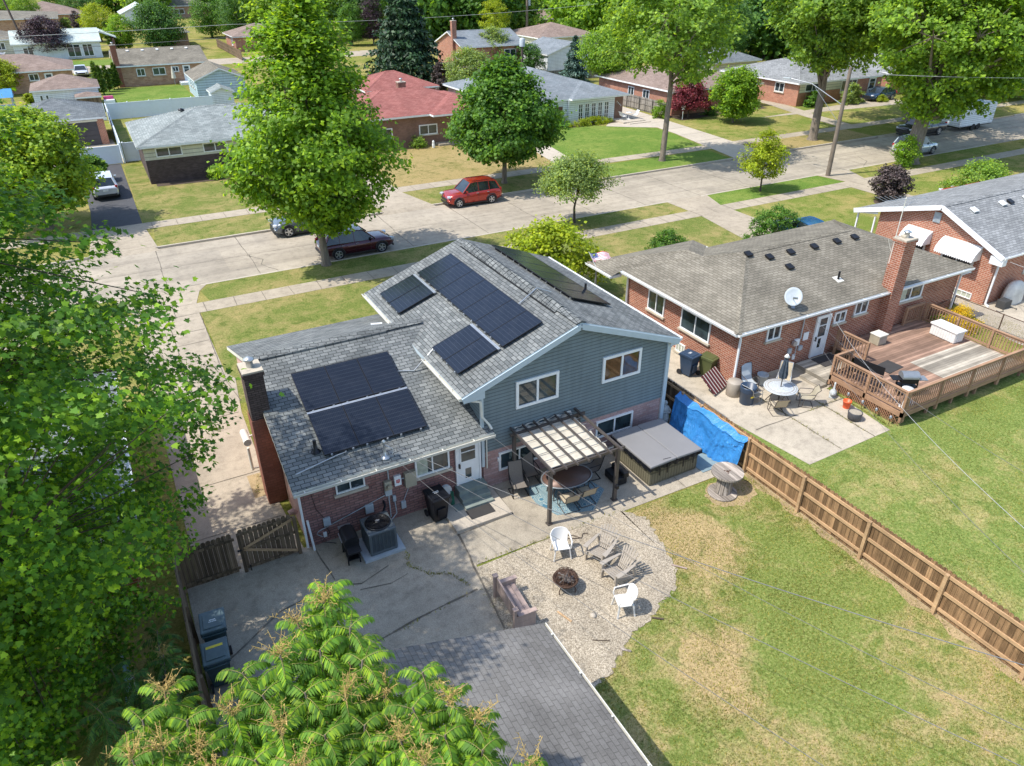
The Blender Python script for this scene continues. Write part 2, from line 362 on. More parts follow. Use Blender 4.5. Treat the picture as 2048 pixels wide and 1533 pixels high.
M['tealpale'] = plain('sunlit_tone_teal_lid', (0.085, 0.125, 0.135), 0.45, var=0.2)  # sunlit look of the cart lids put into a paler teal
M['tealplastic'] = plain('dark_teal_plastic', (0.035, 0.07, 0.08), 0.35, var=0.25)
M['greymetal'] = plain('grey_metal', (0.34, 0.36, 0.37), 0.4, 0.6)
M['greybox'] = plain('pale_grey_box_paint', (0.42, 0.46, 0.48), 0.5)
M['tanbox'] = plain('tan_box_paint', (0.38, 0.34, 0.25), 0.5)
M['acmetal'] = plain('grey_condenser_paint', (0.10, 0.12, 0.13), 0.5, 0.2)
M['bronze'] = plain('dark_bronze_metal', (0.095, 0.082, 0.075), 0.4, 0.2)
M['galv'] = plain('galvanised', (0.5, 0.52, 0.53), 0.35, 0.7)
M['asph'] = concrete('asphalt', (0.085, 0.085, 0.09))
M['conc_road'] = concrete('concrete_road', (0.385, 0.335, 0.265), stain=0.30, grit=0.14, streak=True)
M['conc_drive'] = concrete('concrete_drive', (0.395, 0.335, 0.255), stain=0.34)
M['conc_light'] = concrete('concrete_light', (0.475, 0.415, 0.335), stain=0.2)
M['conc_pad'] = concrete('concrete_pad', (0.385, 0.335, 0.26), stain=0.38, grit=0.3)
M['conc_n1'] = concrete('concrete_bleached', (0.465, 0.405, 0.315), stain=0.35)
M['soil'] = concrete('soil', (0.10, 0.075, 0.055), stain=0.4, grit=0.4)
M['straw'] = concrete('dry_straw', (0.36, 0.27, 0.15), stain=0.4, grit=0.4)
M['gravel'] = gravel('pea_gravel')
G1, D1 = (0.095, 0.135, 0.022), (0.36, 0.27, 0.115)
M['g_base'] = grass('grass_base', (0.15, 0.19, 0.03), (0.34, 0.28, 0.10), 0.5, 0.12)
M['g_yard'] = grass('grass_backyard', (0.165, 0.225, 0.048), (0.42, 0.315, 0.155), 0.36, 0.33, seed=3.1, dryspots=((12.9,13.2,1.5),(12.8,11.8,1.4),(10.4,8.6,1.4),(9.4,5.5,1.3),(14.2,12.2,.8)), greenspots=((14.2,8.6,1.6),(12.6,7.2,1.6),(15.8,11.0,1.2),(14.3,14.2,.8)))
M['g_n1'] = grass('grass_side_yard', (0.16, 0.23, 0.05), (0.40, 0.33, 0.14), 0.30, 0.3, seed=9.4, greenspots=((25.5,12.9,1.3),(29,12.6,1.4)))
M['g_front'] = grass('grass_front', (0.14, 0.185, 0.04), (0.32, 0.265, 0.105), 0.45, 0.3, seed=5.0)
M['g_dry'] = grass('grass_dry', (0.165, 0.17, 0.045), (0.36, 0.275, 0.12), 0.8, 0.3, seed=12.0)
M['g_green'] = grass('grass_lush', (0.12, 0.205, 0.035), (0.21, 0.26, 0.06), 0.4, 0.3, seed=7.7)
M['g_mid'] = grass('grass_mid', (0.145, 0.20, 0.036), (0.33, 0.28, 0.10), 0.45, 0.25, seed=21.7)
M['fence'] = wood('fence_board_wood', (0.25, 0.152, 0.078), 0.145, 0, var=0.5)
M['fence_rail'] = wood('fence_rail_wood', (0.46, 0.30, 0.165), None, 1)
M['fence_dark'] = wood('old_fence_wood', (0.17, 0.12, 0.075), 0.14, 0)
M['fence_grey'] = wood('grey_fence_wood', (0.26, 0.235, 0.20), 0.15, 0)
M['deck'] = wood('deck_boards_brown', (0.30, 0.19, 0.135), 0.14, 1, grain=18)
M['deck_grey'] = wood('deck_boards_grey', (0.36, 0.32, 0.255), 0.14, 1, grain=18)
M['rail'] = wood('deck_rail_wood', (0.34, 0.205, 0.125), None, 1)
M['lattice'] = wood('lattice_wood', (0.36, 0.19, 0.11), None, 1)
M['greywood'] = wood('weathered_wood', (0.36, 0.31, 0.26), 0.13, 0, var=0.75, grain=22)
M['benchwood'] = wood('faded_bench_wood', (0.40, 0.30, 0.255), None, 0, var=0.15)
M['pole'] = wood('utility_pole_wood', (0.20, 0.16, 0.125), None, 0)
M['fabric'] = plain('taupe_sling', (0.19, 0.165, 0.14), 0.9, scale=30)
M['fabric_tan'] = plain('tan_sling', (0.44, 0.37, 0.26), 0.9, scale=30)
M['canopy'] = plain('cream_canvas', (0.56, 0.52, 0.43), 0.9, var=0.14)
M['vinylcover'] = plain('grey_spa_cover', (0.22, 0.215, 0.215), 0.6, var=0.05, scale=1)
M['spaside'] = siding('spa_side_panel', (0.16, 0.145, 0.095), 0.5, 0.0)
M['whiteplastic'] = plain('white_plastic', (0.74, 0.72, 0.68), 0.5, var=0.05)
M['taupeplastic'] = plain('taupe_plastic', (0.36, 0.315, 0.26), 0.6, var=0.1)
M['rust'] = plain('rusty_steel', (0.11, 0.065, 0.045), 0.85, 0.3, var=0.5, scale=12)
M['ash'] = plain('ash_and_logs', (0.16, 0.14, 0.125), 0.95, var=0.6, scale=9)
M['tyre'] = plain('tyre_rubber', (0.02, 0.02, 0.022), 0.85)
M['rim'] = plain('alloy_rim', (0.55, 0.56, 0.57), 0.3, 0.8)
M['carglass'] = glass('car_glass', (0.02, 0.028, 0.032), 0.03)
M['carblack'] = plain('car_black_trim', (0.02, 0.02, 0.02), 0.5)
M['head'] = glass('headlight_lens', (0.5, 0.52, 0.55), 0.1)
M['tail'] = plain('tail_lens_red', (0.45, 0.01, 0.01), 0.2)
M['orange'] = plain('orange_plastic', (0.80, 0.11, 0.03), 0.45)
M['bluebin'] = plain('dark_blue_plastic', (0.03, 0.055, 0.10), 0.4)
M['olive'] = plain('olive_plastic', (0.085, 0.10, 0.035), 0.5)
M['yellow'] = plain('yellow_sticker', (0.80, 0.60, 0.05), 0.6)
M['mat'] = plain('dark_doormat', (0.045, 0.042, 0.04), 1.0)
M['step'] = plain('painted_step_grey_green', (0.20, 0.235, 0.21), 0.85, var=0.15)
M['bark'] = bark('bark_grey_brown', (0.20, 0.165, 0.13)); M['bark_d'] = bark('bark_dark', (0.10, 0.08, 0.065))
M['stone'] = plain('statue_stone', (0.42, 0.44, 0.43), 0.9, var=0.25, scale=12)
M['joint'] = plain('joint_dirt', (0.15, 0.13, 0.10), 1.0, var=0.4)
M['weed'] = foliage('weed_leaf', (0.10, 0.13, 0.03))
M['cable'] = plain('cable_grey', (0.16, 0.16, 0.16), 0.6); M['cable_l'] = plain('cable_pale', (0.45, 0.45, 0.44), 0.6)
# foliage
M['f_maple'] = foliage('leaf_maple_deep', (0.095, 0.235, 0.022), .48, .45, (2.2, 1.45, .8))
M['f_street'] = foliage('leaf_street_maple', (0.17, 0.32, 0.034), .36, .5, (1.5,1.2,.7))
M['f_round'] = foliage('leaf_dark_maple', (0.09, 0.21, 0.03), 0.38, 0.42, (1.5, 1.2, 0.7))
M['f_silver'] = foliage('leaf_silver_maple', (0.20, 0.345, 0.065), .38, .5, (1.4, 1.15, .7))
M['f_lime'] = foliage('leaf_lime', (0.27, 0.36, 0.025), 0.3, 0.45, (1.3, 1.1, 0.7))
M['f_kerb'] = foliage('leaf_kerb_maple', (0.185, 0.33, 0.045), .38, .5, (1.4, 1.15, .7))
M['f_pale'] = foliage('leaf_pale_willow', (0.21, 0.31, 0.095), 0.35, 0.42, (1.4, 1.15, 0.7))
M['f_deep'] = foliage('leaf_deep_green', (0.07, 0.17, 0.036), 0.4, 0.38, (1.5, 1.2, 0.7))
M['f_spruce'] = foliage('needle_spruce', (0.022, 0.055, 0.022), 0.45, 0.12, (1.3, 1.3, 1.0))
M['f_bluespruce'] = foliage('needle_blue_spruce', (0.07, 0.125, 0.10), 0.4, 0.12, (1.2, 1.2, 1.1))
M['f_purple'] = foliage('leaf_purple', (0.045, 0.028, 0.035), 0.45, 0.15, (1.5, 1.2, 1.4))
M['f_plum'] = foliage('leaf_dusky_plum', (0.075, 0.058, 0.055), 0.5, 0.15, (1.4, 1.3, 1.3))
M['f_red'] = foliage('leaf_red', (0.17, 0.03, 0.042), 0.45, 0.3, (1.5, 1.6, 1.5))
M['f_arb'] = foliage('leaf_arborvitae', (0.10, 0.19, 0.025), 0.45, 0.25)
M['f_ail'] = foliage('leaf_tree_of_heaven', (0.15, 0.31, 0.04), 0.4, 0.45, (1.7, 1.2, 0.6))
M['petiole'] = plain('leaf_stalk', (0.30, 0.27, 0.08), 0.8)
M['f_hedge'] = foliage('leaf_hedge', (0.085, 0.2, 0.03), 0.4, 0.4, (1.5, 1.2, 0.7))
M['f_flower'] = foliage('yellow_flower', (0.62, 0.46, 0.02), 0.3, 0.3, (1.2, 1.1, 1.0))
M['seed'] = plain('dry_seed_cluster', (0.44, 0.31, 0.10), 0.95, var=0.4, scale=20)
# ---------------------------------------------------------------- the setting
def struct(name, mb, m, **k): return tag(mb.build(name, m, **k), kind='structure')
RN, RF = 42.05, 50.1            # near and far edge of the street
mb = MB(); mb.sheet([(-500,-60),(900,-60),(900,RN),(-500,RN)], 0); mb.sheet([(-500,RF),(900,RF),(900,1500),(-500,1500)], 0); mb.sheet([(-500,RN),(900,RN),(900,RF),(-500,RF)], -0.16)
struct('ground', mb, M['g_base'])
mb = MB(); mb.sheet([(-500,RN),(900,RN),(900,RF),(-500,RF)], -0.12); struct('street', mb, M['conc_road'])
mb = MB(); mb.sheet([(-300,142.6),(600,142.6),(600,151),(-300,151)], 0.012); struct('street', mb, M['conc_drive'])
for y0, y1, nm in ((RN-0.02, RN+0.14, 'kerb'), (RF-0.14, RF+0.02, 'kerb')):
    mb = MB(); x = -60.0
    gaps = ((-1.6, 2.9), (36.6, 39.4), (53.6, 55.6), (75, 79.5)) if y0 < 45 else ((-2.2, 1.3), (16.6, 20.4), (50.1, 54.2), (69.5, 73.0), (89,93))
    edges = [-60.0]
    for a, b in gaps: edges += [a, b]
    edges.append(140.0)
    for a, b in zip(edges[::2], edges[1::2]): mb.box(a, b, y0, y1, -0.15, 0.012)
    struct(nm, mb, M['conc_light'])
# lawns: each plot has its own grass, laid 4 mm above the base
def lawn(pts, m, z=0.004):
    mb = MB(); mb.sheet(pts, z); struct('lawn', mb, m)
lawn([(6.9,-10),(17.25,-10),(17.25,14.75),(6.9,14.75)], M['g_yard'])
lawn([(17.5,-10),(48,-10),(48,13.75),(33.5,13.75),(33.5,18.6),(17.5,18.6)], M['g_n1'])
lawn([(2.35,28),(12,28),(22,28),(36,28),(36,38.2),(2.35,38.2)], M['g_front'])
lawn([(3.0,39.55),(34.0,39.55),(36.4,41.0),(36.0,RN-0.02),(3.4,RN-0.02),(2.75,41.2)], M['g_front'], 0.005)
lawn([(39.0,39.6),(52.3,39.6),(51.8,RN-0.02),(39.8,RN-0.02)], M['g_green'])
lawn([(54.6,39.6),(75,39.6),(75,RN-0.02),(55.6,RN-0.02)], M['g_mid'])
lawn([(39,28),(51.4,28),(51.4,38.2),(39,38.2)], M['g_mid'])
lawn([(53.6,28),(75,28),(75,38.2),(53.6,38.2)], M['g_mid'])
lawn([(1.1,55.6),(15.9,55.6),(15.9,66),(1.1,74)], M['g_front'])
lawn([(1.4,RF+0.03),(16.5,RF+0.03),(15.5,54.1),(1.6,54.1)], M['g_front'])
lawn([(19.9,55.7),(34.6,55.7),(36.4,63.5),(36.4,69),(19.9,69)], M['g_dry'])
lawn([(20.0,RF+0.03),(38.5,RF+0.03),(38.5,54.1),(19.4,54.1)], M['g_front'])
lawn([(36.8,55.3),(51.0,55.3),(52.2,61.0),(52.4,64.2),(48.2,67.6),(44.5,71.5),(38.0,71.5)], M['g_green'])
lawn([(36.0,RF+0.03),(49.8,RF+0.03),(50.3,53.7),(36.5,53.7)], M['g_green'], 0.008)
lawn([(54.9,55.4),(69.4,55.4),(71.4,66.0),(69,69),(57.5,68),(55.9,64.5)], M['g_mid'])
lawn([(54.0,RF+0.03),(69.2,RF+0.03),(69.4,53.9),(54.8,54.0)], M['g_dry'])
lawn([(72.3,55.0),(88,55.0),(88,66),(74.3,66)], M['g_mid'])
lawn([(1.6,75.2),(13,75.2),(13,97.4),(1.6,97.4)], M['g_mid'])
lawn([(1.6,98.2),(12,98.2),(12.0,121.5),(4,122.6),(1.6,121.8)], M['g_green'])
lawn([(-3,151.4),(6,151.4),(6,160),(-3,160)], M['g_green'], 0.013)
# pavements
def pave(name, pts, m, z=0.010): mb = MB(); mb.sheet(pts, z); return struct(name, mb, m)
pave('sidewalk', [(-60,38.2),(150,38.2),(150,39.55),(-60,39.55)], M['conc_drive'], 0.012)
pave('sidewalk', [(-60,54.15),(36.0,54.15),(49,53.85),(150,53.85),(150,55.25),(49,55.3),(36.0,55.65),(-60,55.65)], M['conc_drive'], 0.012)
pave('driveway', [(-0.65,18.2),(2.45,18.2),(2.2,22.5),(2.3,27.3),(2.6,30.25),(2.3,31.0),(2.25,38.2),(2.3,39.5),(2.7,41.2),(3.2,RN-0.02),(-1.7,RN-0.02),(-0.7,39.5),(-0.7,27.0)], M['conc_drive'], 0.016)
mb = MB(); mb.poly3([(-1.7,RN-0.02,0.016),(3.2,RN-0.02,0.016),(3.4,RN+0.5,-0.116),(-1.9,RN+0.5,-0.116)][::1]); mb.poly3([(36.4,RN-0.02,0.016),(39.8,RN-0.02,0.016),(40.2,RN+0.5,-0.116),(36.0,RN+0.5,-0.116)])
mb.poly3([(52.0,RN-0.02,0.016),(55.6,RN-0.02,0.016),(55.9,RN+0.5,-0.116),(51.7,RN+0.5,-0.116)])
for a, b in ((-2.2,1.3),(16.6,20.4),(50.1,54.2),(69.5,73.0)): mb.poly3([(b,RF+0.02,0.016),(a,RF+0.02,0.016),(a-0.3,RF-0.5,-0.116),(b+0.3,RF-0.5,-0.116)])
struct('driveway', mb, M['conc_drive'])
pave('driveway', [(36.0,RN-0.02),(39.9,RN-0.02),(39.0,39.5),(39.0,28),(36.0,24),(33.6,24),(36.0,38.2)], M['conc_drive'], 0.017)
pave('driveway', [(51.9,RN-0.02),(55.7,RN-0.02),(54.6,39.5),(53.6,38.2),(53.6,32),(51.4,32),(51.4,38.2),(52.4,39.5)], M['conc_drive'], 0.017)
pave('driveway', [(-2.2,RF+0.02),(1.3,RF+0.02),(1.05,54.2),(0.95,75),(-2.4,75),(-2.0,60)], M['asph'], 0.017)
pave('driveway', [(-2.45,RF+0.01),(1.45,RF+0.01),(1.05,55.6),(-2.1,55.6)], M['conc_drive'], 0.021)
pave('driveway', [(-4.5,75.4),(1.5,75.4),(0.9,86.6),(-4.5,86.6)], M['conc_n1'], 0.017)
pave('driveway', [(16.6,RF+0.02),(20.4,RF+0.02),(19.6,54.2),(19.8,72),(16.4,72),(16.0,55)], M['conc_drive'], 0.017)
pave('path', [(34.7,55.5),(36.8,55.6),(38.0,62.4),(38.0,68.6),(36.2,68.6),(35.9,62.6)], M['conc_light'], 0.017)
pave('driveway', [(50.2,RF+0.02),(54.2,RF+0.02),(54.9,55.3),(55.8,64.5),(57.0,78),(53.2,78),(52.6,71),(50.4,70.2),(49.3,68.6),(48.2,67.5),(50.0,66.0),(52.6,64.3),(52.3,60.9),(51.2,55.3)], M['conc_light'], 0.017)
pave('path', [(69.6,53.9),(71.8,53.6),(72.9,60),(75.1,67.5),(74.9,80),(73.6,80),(73.5,69.5),(71.4,62)], M['conc_drive'], 0.019)
pave('path', [(66,62.9),(90,60.8),(90,63.5),(86.2,64.8)], M['conc_drive'], 0.016)
pave('patio', [(-1.0,6.0),(6.4,6.0),(6.45,12.4),(6.85,14.95),(8.9,14.95),(11.5,14.85),(16.5,14.8),(17.25,14.8),(17.25,21),(17.0,30),(16.3,30),(16.3,18.2),(-1.0,18.2)], M['conc_pad'], 0.016)
pave('patio', [(19.7,13.7),(24.2,13.8),(24.6,17.2),(26.8,17.4),(26.8,19.3),(21.1,19.3),(21.1,28),(19.0,28),(18.6,24),(19.0,18.8)], M['conc_n1'], 0.016)
pave('path', [(35.9,13.0),(52,13.0),(52,19.3),(38.6,19.3),(38.6,29),(37.6,29),(37.6,20.2),(35.9,16.2)], M['conc_n1'], 0.016)
gb = [(6.42,12.45),(6.75,14.85),(9.0,14.9),(12.2,14.85),(12.7,14.3),(12.55,13.5),(12.35,12.9),(12.1,12.0),(11.6,11.3),(10.9,11.1),(10.3,10.8),(9.6,10.6),(8.9,10.3),(8.3,9.85),(7.6,9.7),(7.0,9.2),(6.4,9.0)]
gq = random.Random(21); ge = gb[:4]
for (xa,ya),(xb,yb) in zip(gb[3:], gb[4:]):
    for i in range(7): ge.append((xa+(xb-xa)*i/7+gq.uniform(-.08,.08), ya+(yb-ya)*i/7+gq.uniform(-.08,.08)))
pave('gravel', ge+[(6.4,9.0)], M['gravel'], 0.022)
mb = MB()          # loose pebbles over the gravel bed
rg = random.Random(4)
poly = [(6.5,12.4),(6.8,14.8),(12.1,14.75),(12.6,14.2),(12.2,12.3),(11.4,11.2),(9.5,10.5),(8.2,9.8),(6.6,9.3)]
def inside(x, y, poly):
    c = False; n = len(poly)
    for i in range(n):
        x1, y1 = poly[i]; x2, y2 = poly[(i+1)%n]
        if (y1 > y) != (y2 > y) and x < (x2-x1)*(y-y1)/(y2-y1)+x1: c = not c
    return c
for _ in range(14000):
    x, y = rg.uniform(6.4,12.7), rg.uniform(9.2,14.8)
    if not inside(x, y, poly): continue
    s = rg.uniform(0.007, 0.019); a = rg.uniform(0, 6.3); ca, sa = cos(a)*s, sin(a)*s
    mb.add([(x-ca,y-sa,0.02),(x+sa*.8,y-ca*.8,0.02),(x+ca,y+sa,0.02),(x-sa*.8,y+ca*.8,0.02),(x+rg.uniform(-.3,.3)*s,y,0.022+s*.8)], [(0,1,4),(1,2,4),(2,3,4),(3,0,4)], rg.randrange(3))
tag(mb.build('loose_gravel', [plain('pebble_light', (0.52,0.45,0.35), 0.95), plain('pebble_mid', (0.39,0.33,0.25), 0.95), plain('pebble_dark', (0.28,0.23,0.17), 0.95)], uv=False), 'loose tan pebbles over the gravel fire pit area', 'gravel', kind='stuff')
# mulch and dirt beds
def blob(cx, cy, rx, ry, n=14, j=0.18, seed=0):
    q = random.Random(seed); return [(cx+cos(2*pi*i/n)*rx*(1+q.uniform(-j,j)), cy+sin(2*pi*i/n)*ry*(1+q.uniform(-j,j))) for i in range(n)]
pave('bed', blob(16.1,13.9,0.95,0.7,46,.10,seed=3), M['straw'], 0.009)
pave('bed', [(3.0,65.2),(13,64.4),(13,66.6),(3.0,66.6)], M['soil'], 0.02); pave('bed', [(38,68.6),(51.4,68.6),(51.4,71.5),(38,71.5)], M['soil'], 0.02)
pave('bed', [(57.5,66.0),(71.5,67.0),(71.5,69.5),(57.5,70)], M['soil'], 0.02); pave('bed', blob(14.0,16.0,2.0,0.5,seed=9) , M['conc_pad'], 0.018)
pave('bed', [(1.62,21.4),(2.12,21.4),(2.12,22.8),(1.62,22.8)], M['straw'], 0.024)
pave('bed', [(33.4,17.2),(35.6,17.6),(35.6,19.2),(33.4,19.2)], M['soil'], 0.009); pave('bed', blob(50.3,34.3,0.9,0.7,seed=2), M['soil'], 0.009)
pave('bed', [(17.22+.10*sin(i*1.7)+.05*sin(i*4.1)-.1,14.8-i*.4) for i in range(58)]+[(17.4,-8),(17.4,14.8)], M['straw'], 0.009)
# cracks and joints in the paving
def strip(mb, pts, wd, z, jit=0.0, seed=0):
    q = random.Random(seed); pp = []
    for (x0,y0),(x1,y1) in zip(pts, pts[1:]):
        n = max(1, int(hypot(x1-x0, y1-y0)/0.5)) if jit else 1
        for i in range(n): pp.append((x0+(x1-x0)*i/n+q.uniform(-jit,jit), y0+(y1-y0)*i/n+q.uniform(-jit,jit)))
    pp.append(pts[-1])
    for i in range(len(pp)-1):
        (ax,ay),(bx,by) = pp[i], pp[i+1]; L = hypot(bx-ax, by-ay) or 1; wa = wd*(q.uniform(.6,1.3) if jit else 1)
        nx, ny = -(by-ay)/L*wa/2, (bx-ax)/L*wa/2
        mb.add([(ax-nx,ay-ny,z),(bx-nx,by-ny,z),(bx+nx,by+ny,z),(ax+nx,ay+ny,z)], [(0,1,2,3)])
mb = MB(); zr = -0.116
strip(mb, [(-60,46.1),(120,46.1)], 0.035, zr, 0.012, 1)
x = -9.0; q = random.Random(11)
while x < 115:
    strip(mb, [(x,RN+0.15),(x+q.uniform(-.1,.1),46.1)], 0.05, zr, 0.02, int(x*7)+90); strip(mb, [(x,46.1),(x+q.uniform(-.1,.1),RF-0.15)], 0.05, zr, 0.02, int(x*7)+91); x += q.uniform(4.3, 5.4)
strip(mb, [(6.2,46.0),(6.9,44.9),(6.7,44.0),(7.4,RN+.2)], 0.05, zr, 0.07, 3); strip(mb, [(46,RN+.2),(45,43.5),(45.5,44.6),(44.7,46)], 0.05, zr, 0.07, 4); strip(mb, [(58,RN+.3),(60,43.6),(61,45.4)], 0.05, zr, 0.08, 5)
strip(mb, [(-1.5,RN+0.52),(3.2,RN+0.52)], 0.05, zr, 0.01, 6)
struct('street_joints', mb, M['joint'], uv=False)
mb = MB(); z = 0.028
for yy, x0 in ((38.2, 39.55),): pass
x = -8.0
while x < 60: strip(mb, [(x,38.2),(x+q.uniform(-.05,.05),39.55)], 0.03, z); x += 1.52
x = -8.0
while x < 70:
    if not (-2.4 < x < 1.4): strip(mb, [(x,54.2),(x,55.5)], 0.03, z)
    x += 1.6
for y in (20.1, 22.9, 27.35, 30.3, 31.7, 33.1, 34.6, 36.1, 38.15, 39.55): strip(mb, [(-0.64,y+q.uniform(-.03,.03)),(2.2,y+q.uniform(-.05,.1))], 0.022, z, 0.012, int(y))
strip(mb, [(0.75,30.3),(0.72,38.2)], 0.03, z, 0.015, 8); strip(mb, [(0.4,27.4),(0.9,26.6),(1.3,26.2)], 0.015, z, 0.05, 9)
strip(mb, [(2.45,28.2),(2.2,30.2),(2.28,38.2)], 0.03, z, 0.01, 31)
strip(mb, [(6.46,12.4),(6.95,16.45)], 0.06, z, 0.02, 10); strip(mb, [(3.0,13.6),(4.4,13.85),(6.45,14.05)], 0.05, z, 0.02, 11); strip(mb, [(2.9,16.4),(2.75,18)], 0.04, z, 0.02, 12)
strip(mb, [(-0.8,14.6),(1.2,16.0),(2.6,16.2),(3.6,15.9),(4.5,16.2)], 0.04, z, 0.05, 13); strip(mb, [(6.9,16.4),(8.9,16.5)], 0.03, z, 0.01, 14)
strip(mb, [(3.4,15.7),(4.3,15.5),(4.9,15.6)], 0.025, z, 0.04, 15); strip(mb, [(8.95,16.4),(9.0,17.9)], 0.03, z, 0.01, 16)
strip(mb, [(14.9,14.8),(14.9,18)], 0.02, z)
for a, b in (((21.5,13.8),(21.5,19.2)),((23.3,13.8),(23.4,17.1)),((19.6,16.3),(24.5,16.3))): strip(mb, [a, b], 0.04, z, 0.02, int(a[0]*3))
for yy in (57, 60, 63, 66.4, 70): strip(mb, [(51.7+0.18*(yy-57),yy),(55.2+0.12*(yy-57),yy)], 0.04, z)
for xx in (40.4, 42.6, 44.8): strip(mb, [(xx,13.2),(xx,19.2)], 0.03, z)
struct('paving_joints', mb, M['joint'], uv=False)
mb = MB()          # paving edge skirts seen as a real step at the patio edge
mb.box(-1.0,6.4,5.9,6.0,-0.1,0.012); struct('patio_edge', mb, M['conc_pad'])
# grass blades and weeds
def blades(name, n, region, hmin, hmax, m, label, seed, wd=0.012, clump=None):
    q = np.random.default_rng(seed); xs = []; 
    x0, x1, y0, y1 = region[:4]
    X = q.uniform(x0, x1, n*2); Y = q.uniform(y0, y1, n*2)
    dens = 0.5+0.5*np.sin(X*1.3+2*np.sin(Y*0.9))*np.sin(Y*1.7+1.5*np.sin(X*0.7+1))
    keep = q.random(n*2) < (0.25+0.75*dens); X = X[keep][:n]; Y = Y[keep][:n]
    if len(region) > 4:
        k2 = np.array([region[4](a, b) for a, b in zip(X, Y)], bool); X = X[k2]; Y = Y[k2]
    n = len(X); a = q.uniform(0, 2*pi, n); h = q.uniform(hmin, hmax, n); ln = q.uniform(-1, 1, (n, 2))*h[:, None]*0.8
    dx = np.cos(a)*wd; dy = np.sin(a)*wd; Z = np.full(n, 0.004)
    V = np.stack([np.stack([X-dx, Y-dy, Z], 1), np.stack([X+dx, Y+dy, Z], 1), np.stack([X+ln[:, 0], Y+ln[:, 1], Z+h], 1)], 1).reshape(-1, 3)
    me = bpy.data.meshes.new(name); me.vertices.add(3*n); me.vertices.foreach_set('co', V.ravel()); me.loops.add(3*n); me.loops.foreach_set('vertex_index', np.arange(3*n)); me.polygons.add(n)
    me.polygons.foreach_set('loop_start', np.arange(n)*3); me.polygons.foreach_set('loop_total', np.full(n, 3)); me.update(calc_edges=True); me.materials.append(m)
    o = bpy.data.objects.new(name, me); COL.objects.link(o); return tag(o, label, 'grass', kind='stuff')
M['blade'] = foliage('grass_blade', (0.225, 0.25, 0.06), 0.35, 0.25, (1.35, 1.0, 0.85))
blades('grass', 90000, (6.5,17.3,2.2,14.8, lambda x, y: not inside(x, y, poly) and not (x < 12.3 and y > 14)), 0.015, 0.055, M['blade'], 'short dry and green grass of the fenced back yard', 5)
blades('grass', 80000, (17.5,38,6,18.5, lambda x, y: not (x < 24.8 and y > 13.6) and not (24.3 < x < 33.4 and y > 13.6)), 0.015, 0.055, M['blade'], 'patchy grass of the neighbouring yard beyond the wooden fence', 6)
mb = MB(); q = random.Random(3)
for line, cnt in ((((11.1,14.0),(12.7,13.4)),0),(((5.2,16.5),(5.05,15.9),(5.45,15.3),(6.0,15.0),(6.3,14.3)),260),(((21.5,13.9),(21.5,18.6)),150),(((23.3,14.2),(23.4,17.0)),120),(((22.5,16.3),(24.4,16.35)),90),(((24.4,13.9),(24.6,17.2)),320),(((3.0,13.6),(6.4,14.05)),60),(((16.9,9.5),(17.2,14)),200),(((-0.75,31),(-0.75,38)),300),(((6.9,15.0),(12.3,14.9)),160),(((1.7,21.5),(2.0,22.7)),60)):
    for _ in range(cnt):
        i = q.randrange(len(line)-1); t_ = q.random(); x = line[i][0]+(line[i+1][0]-line[i][0])*t_+q.gauss(0,.035); y = line[i][1]+(line[i+1][1]-line[i][1])*t_+q.gauss(0,.035); h = q.uniform(.02,.09)
        a = q.uniform(0,6.3); mb.add([(x-cos(a)*.014,y-sin(a)*.014,.016),(x+cos(a)*.014,y+sin(a)*.014,.016),(x+q.uniform(-1,1)*h,y+q.uniform(-1,1)*h,.016+h)], [(0,1,2)])
tag(mb.build('weeds', M['blade'], uv=False), 'weeds growing in the cracks of the paving', 'weeds', kind='stuff')
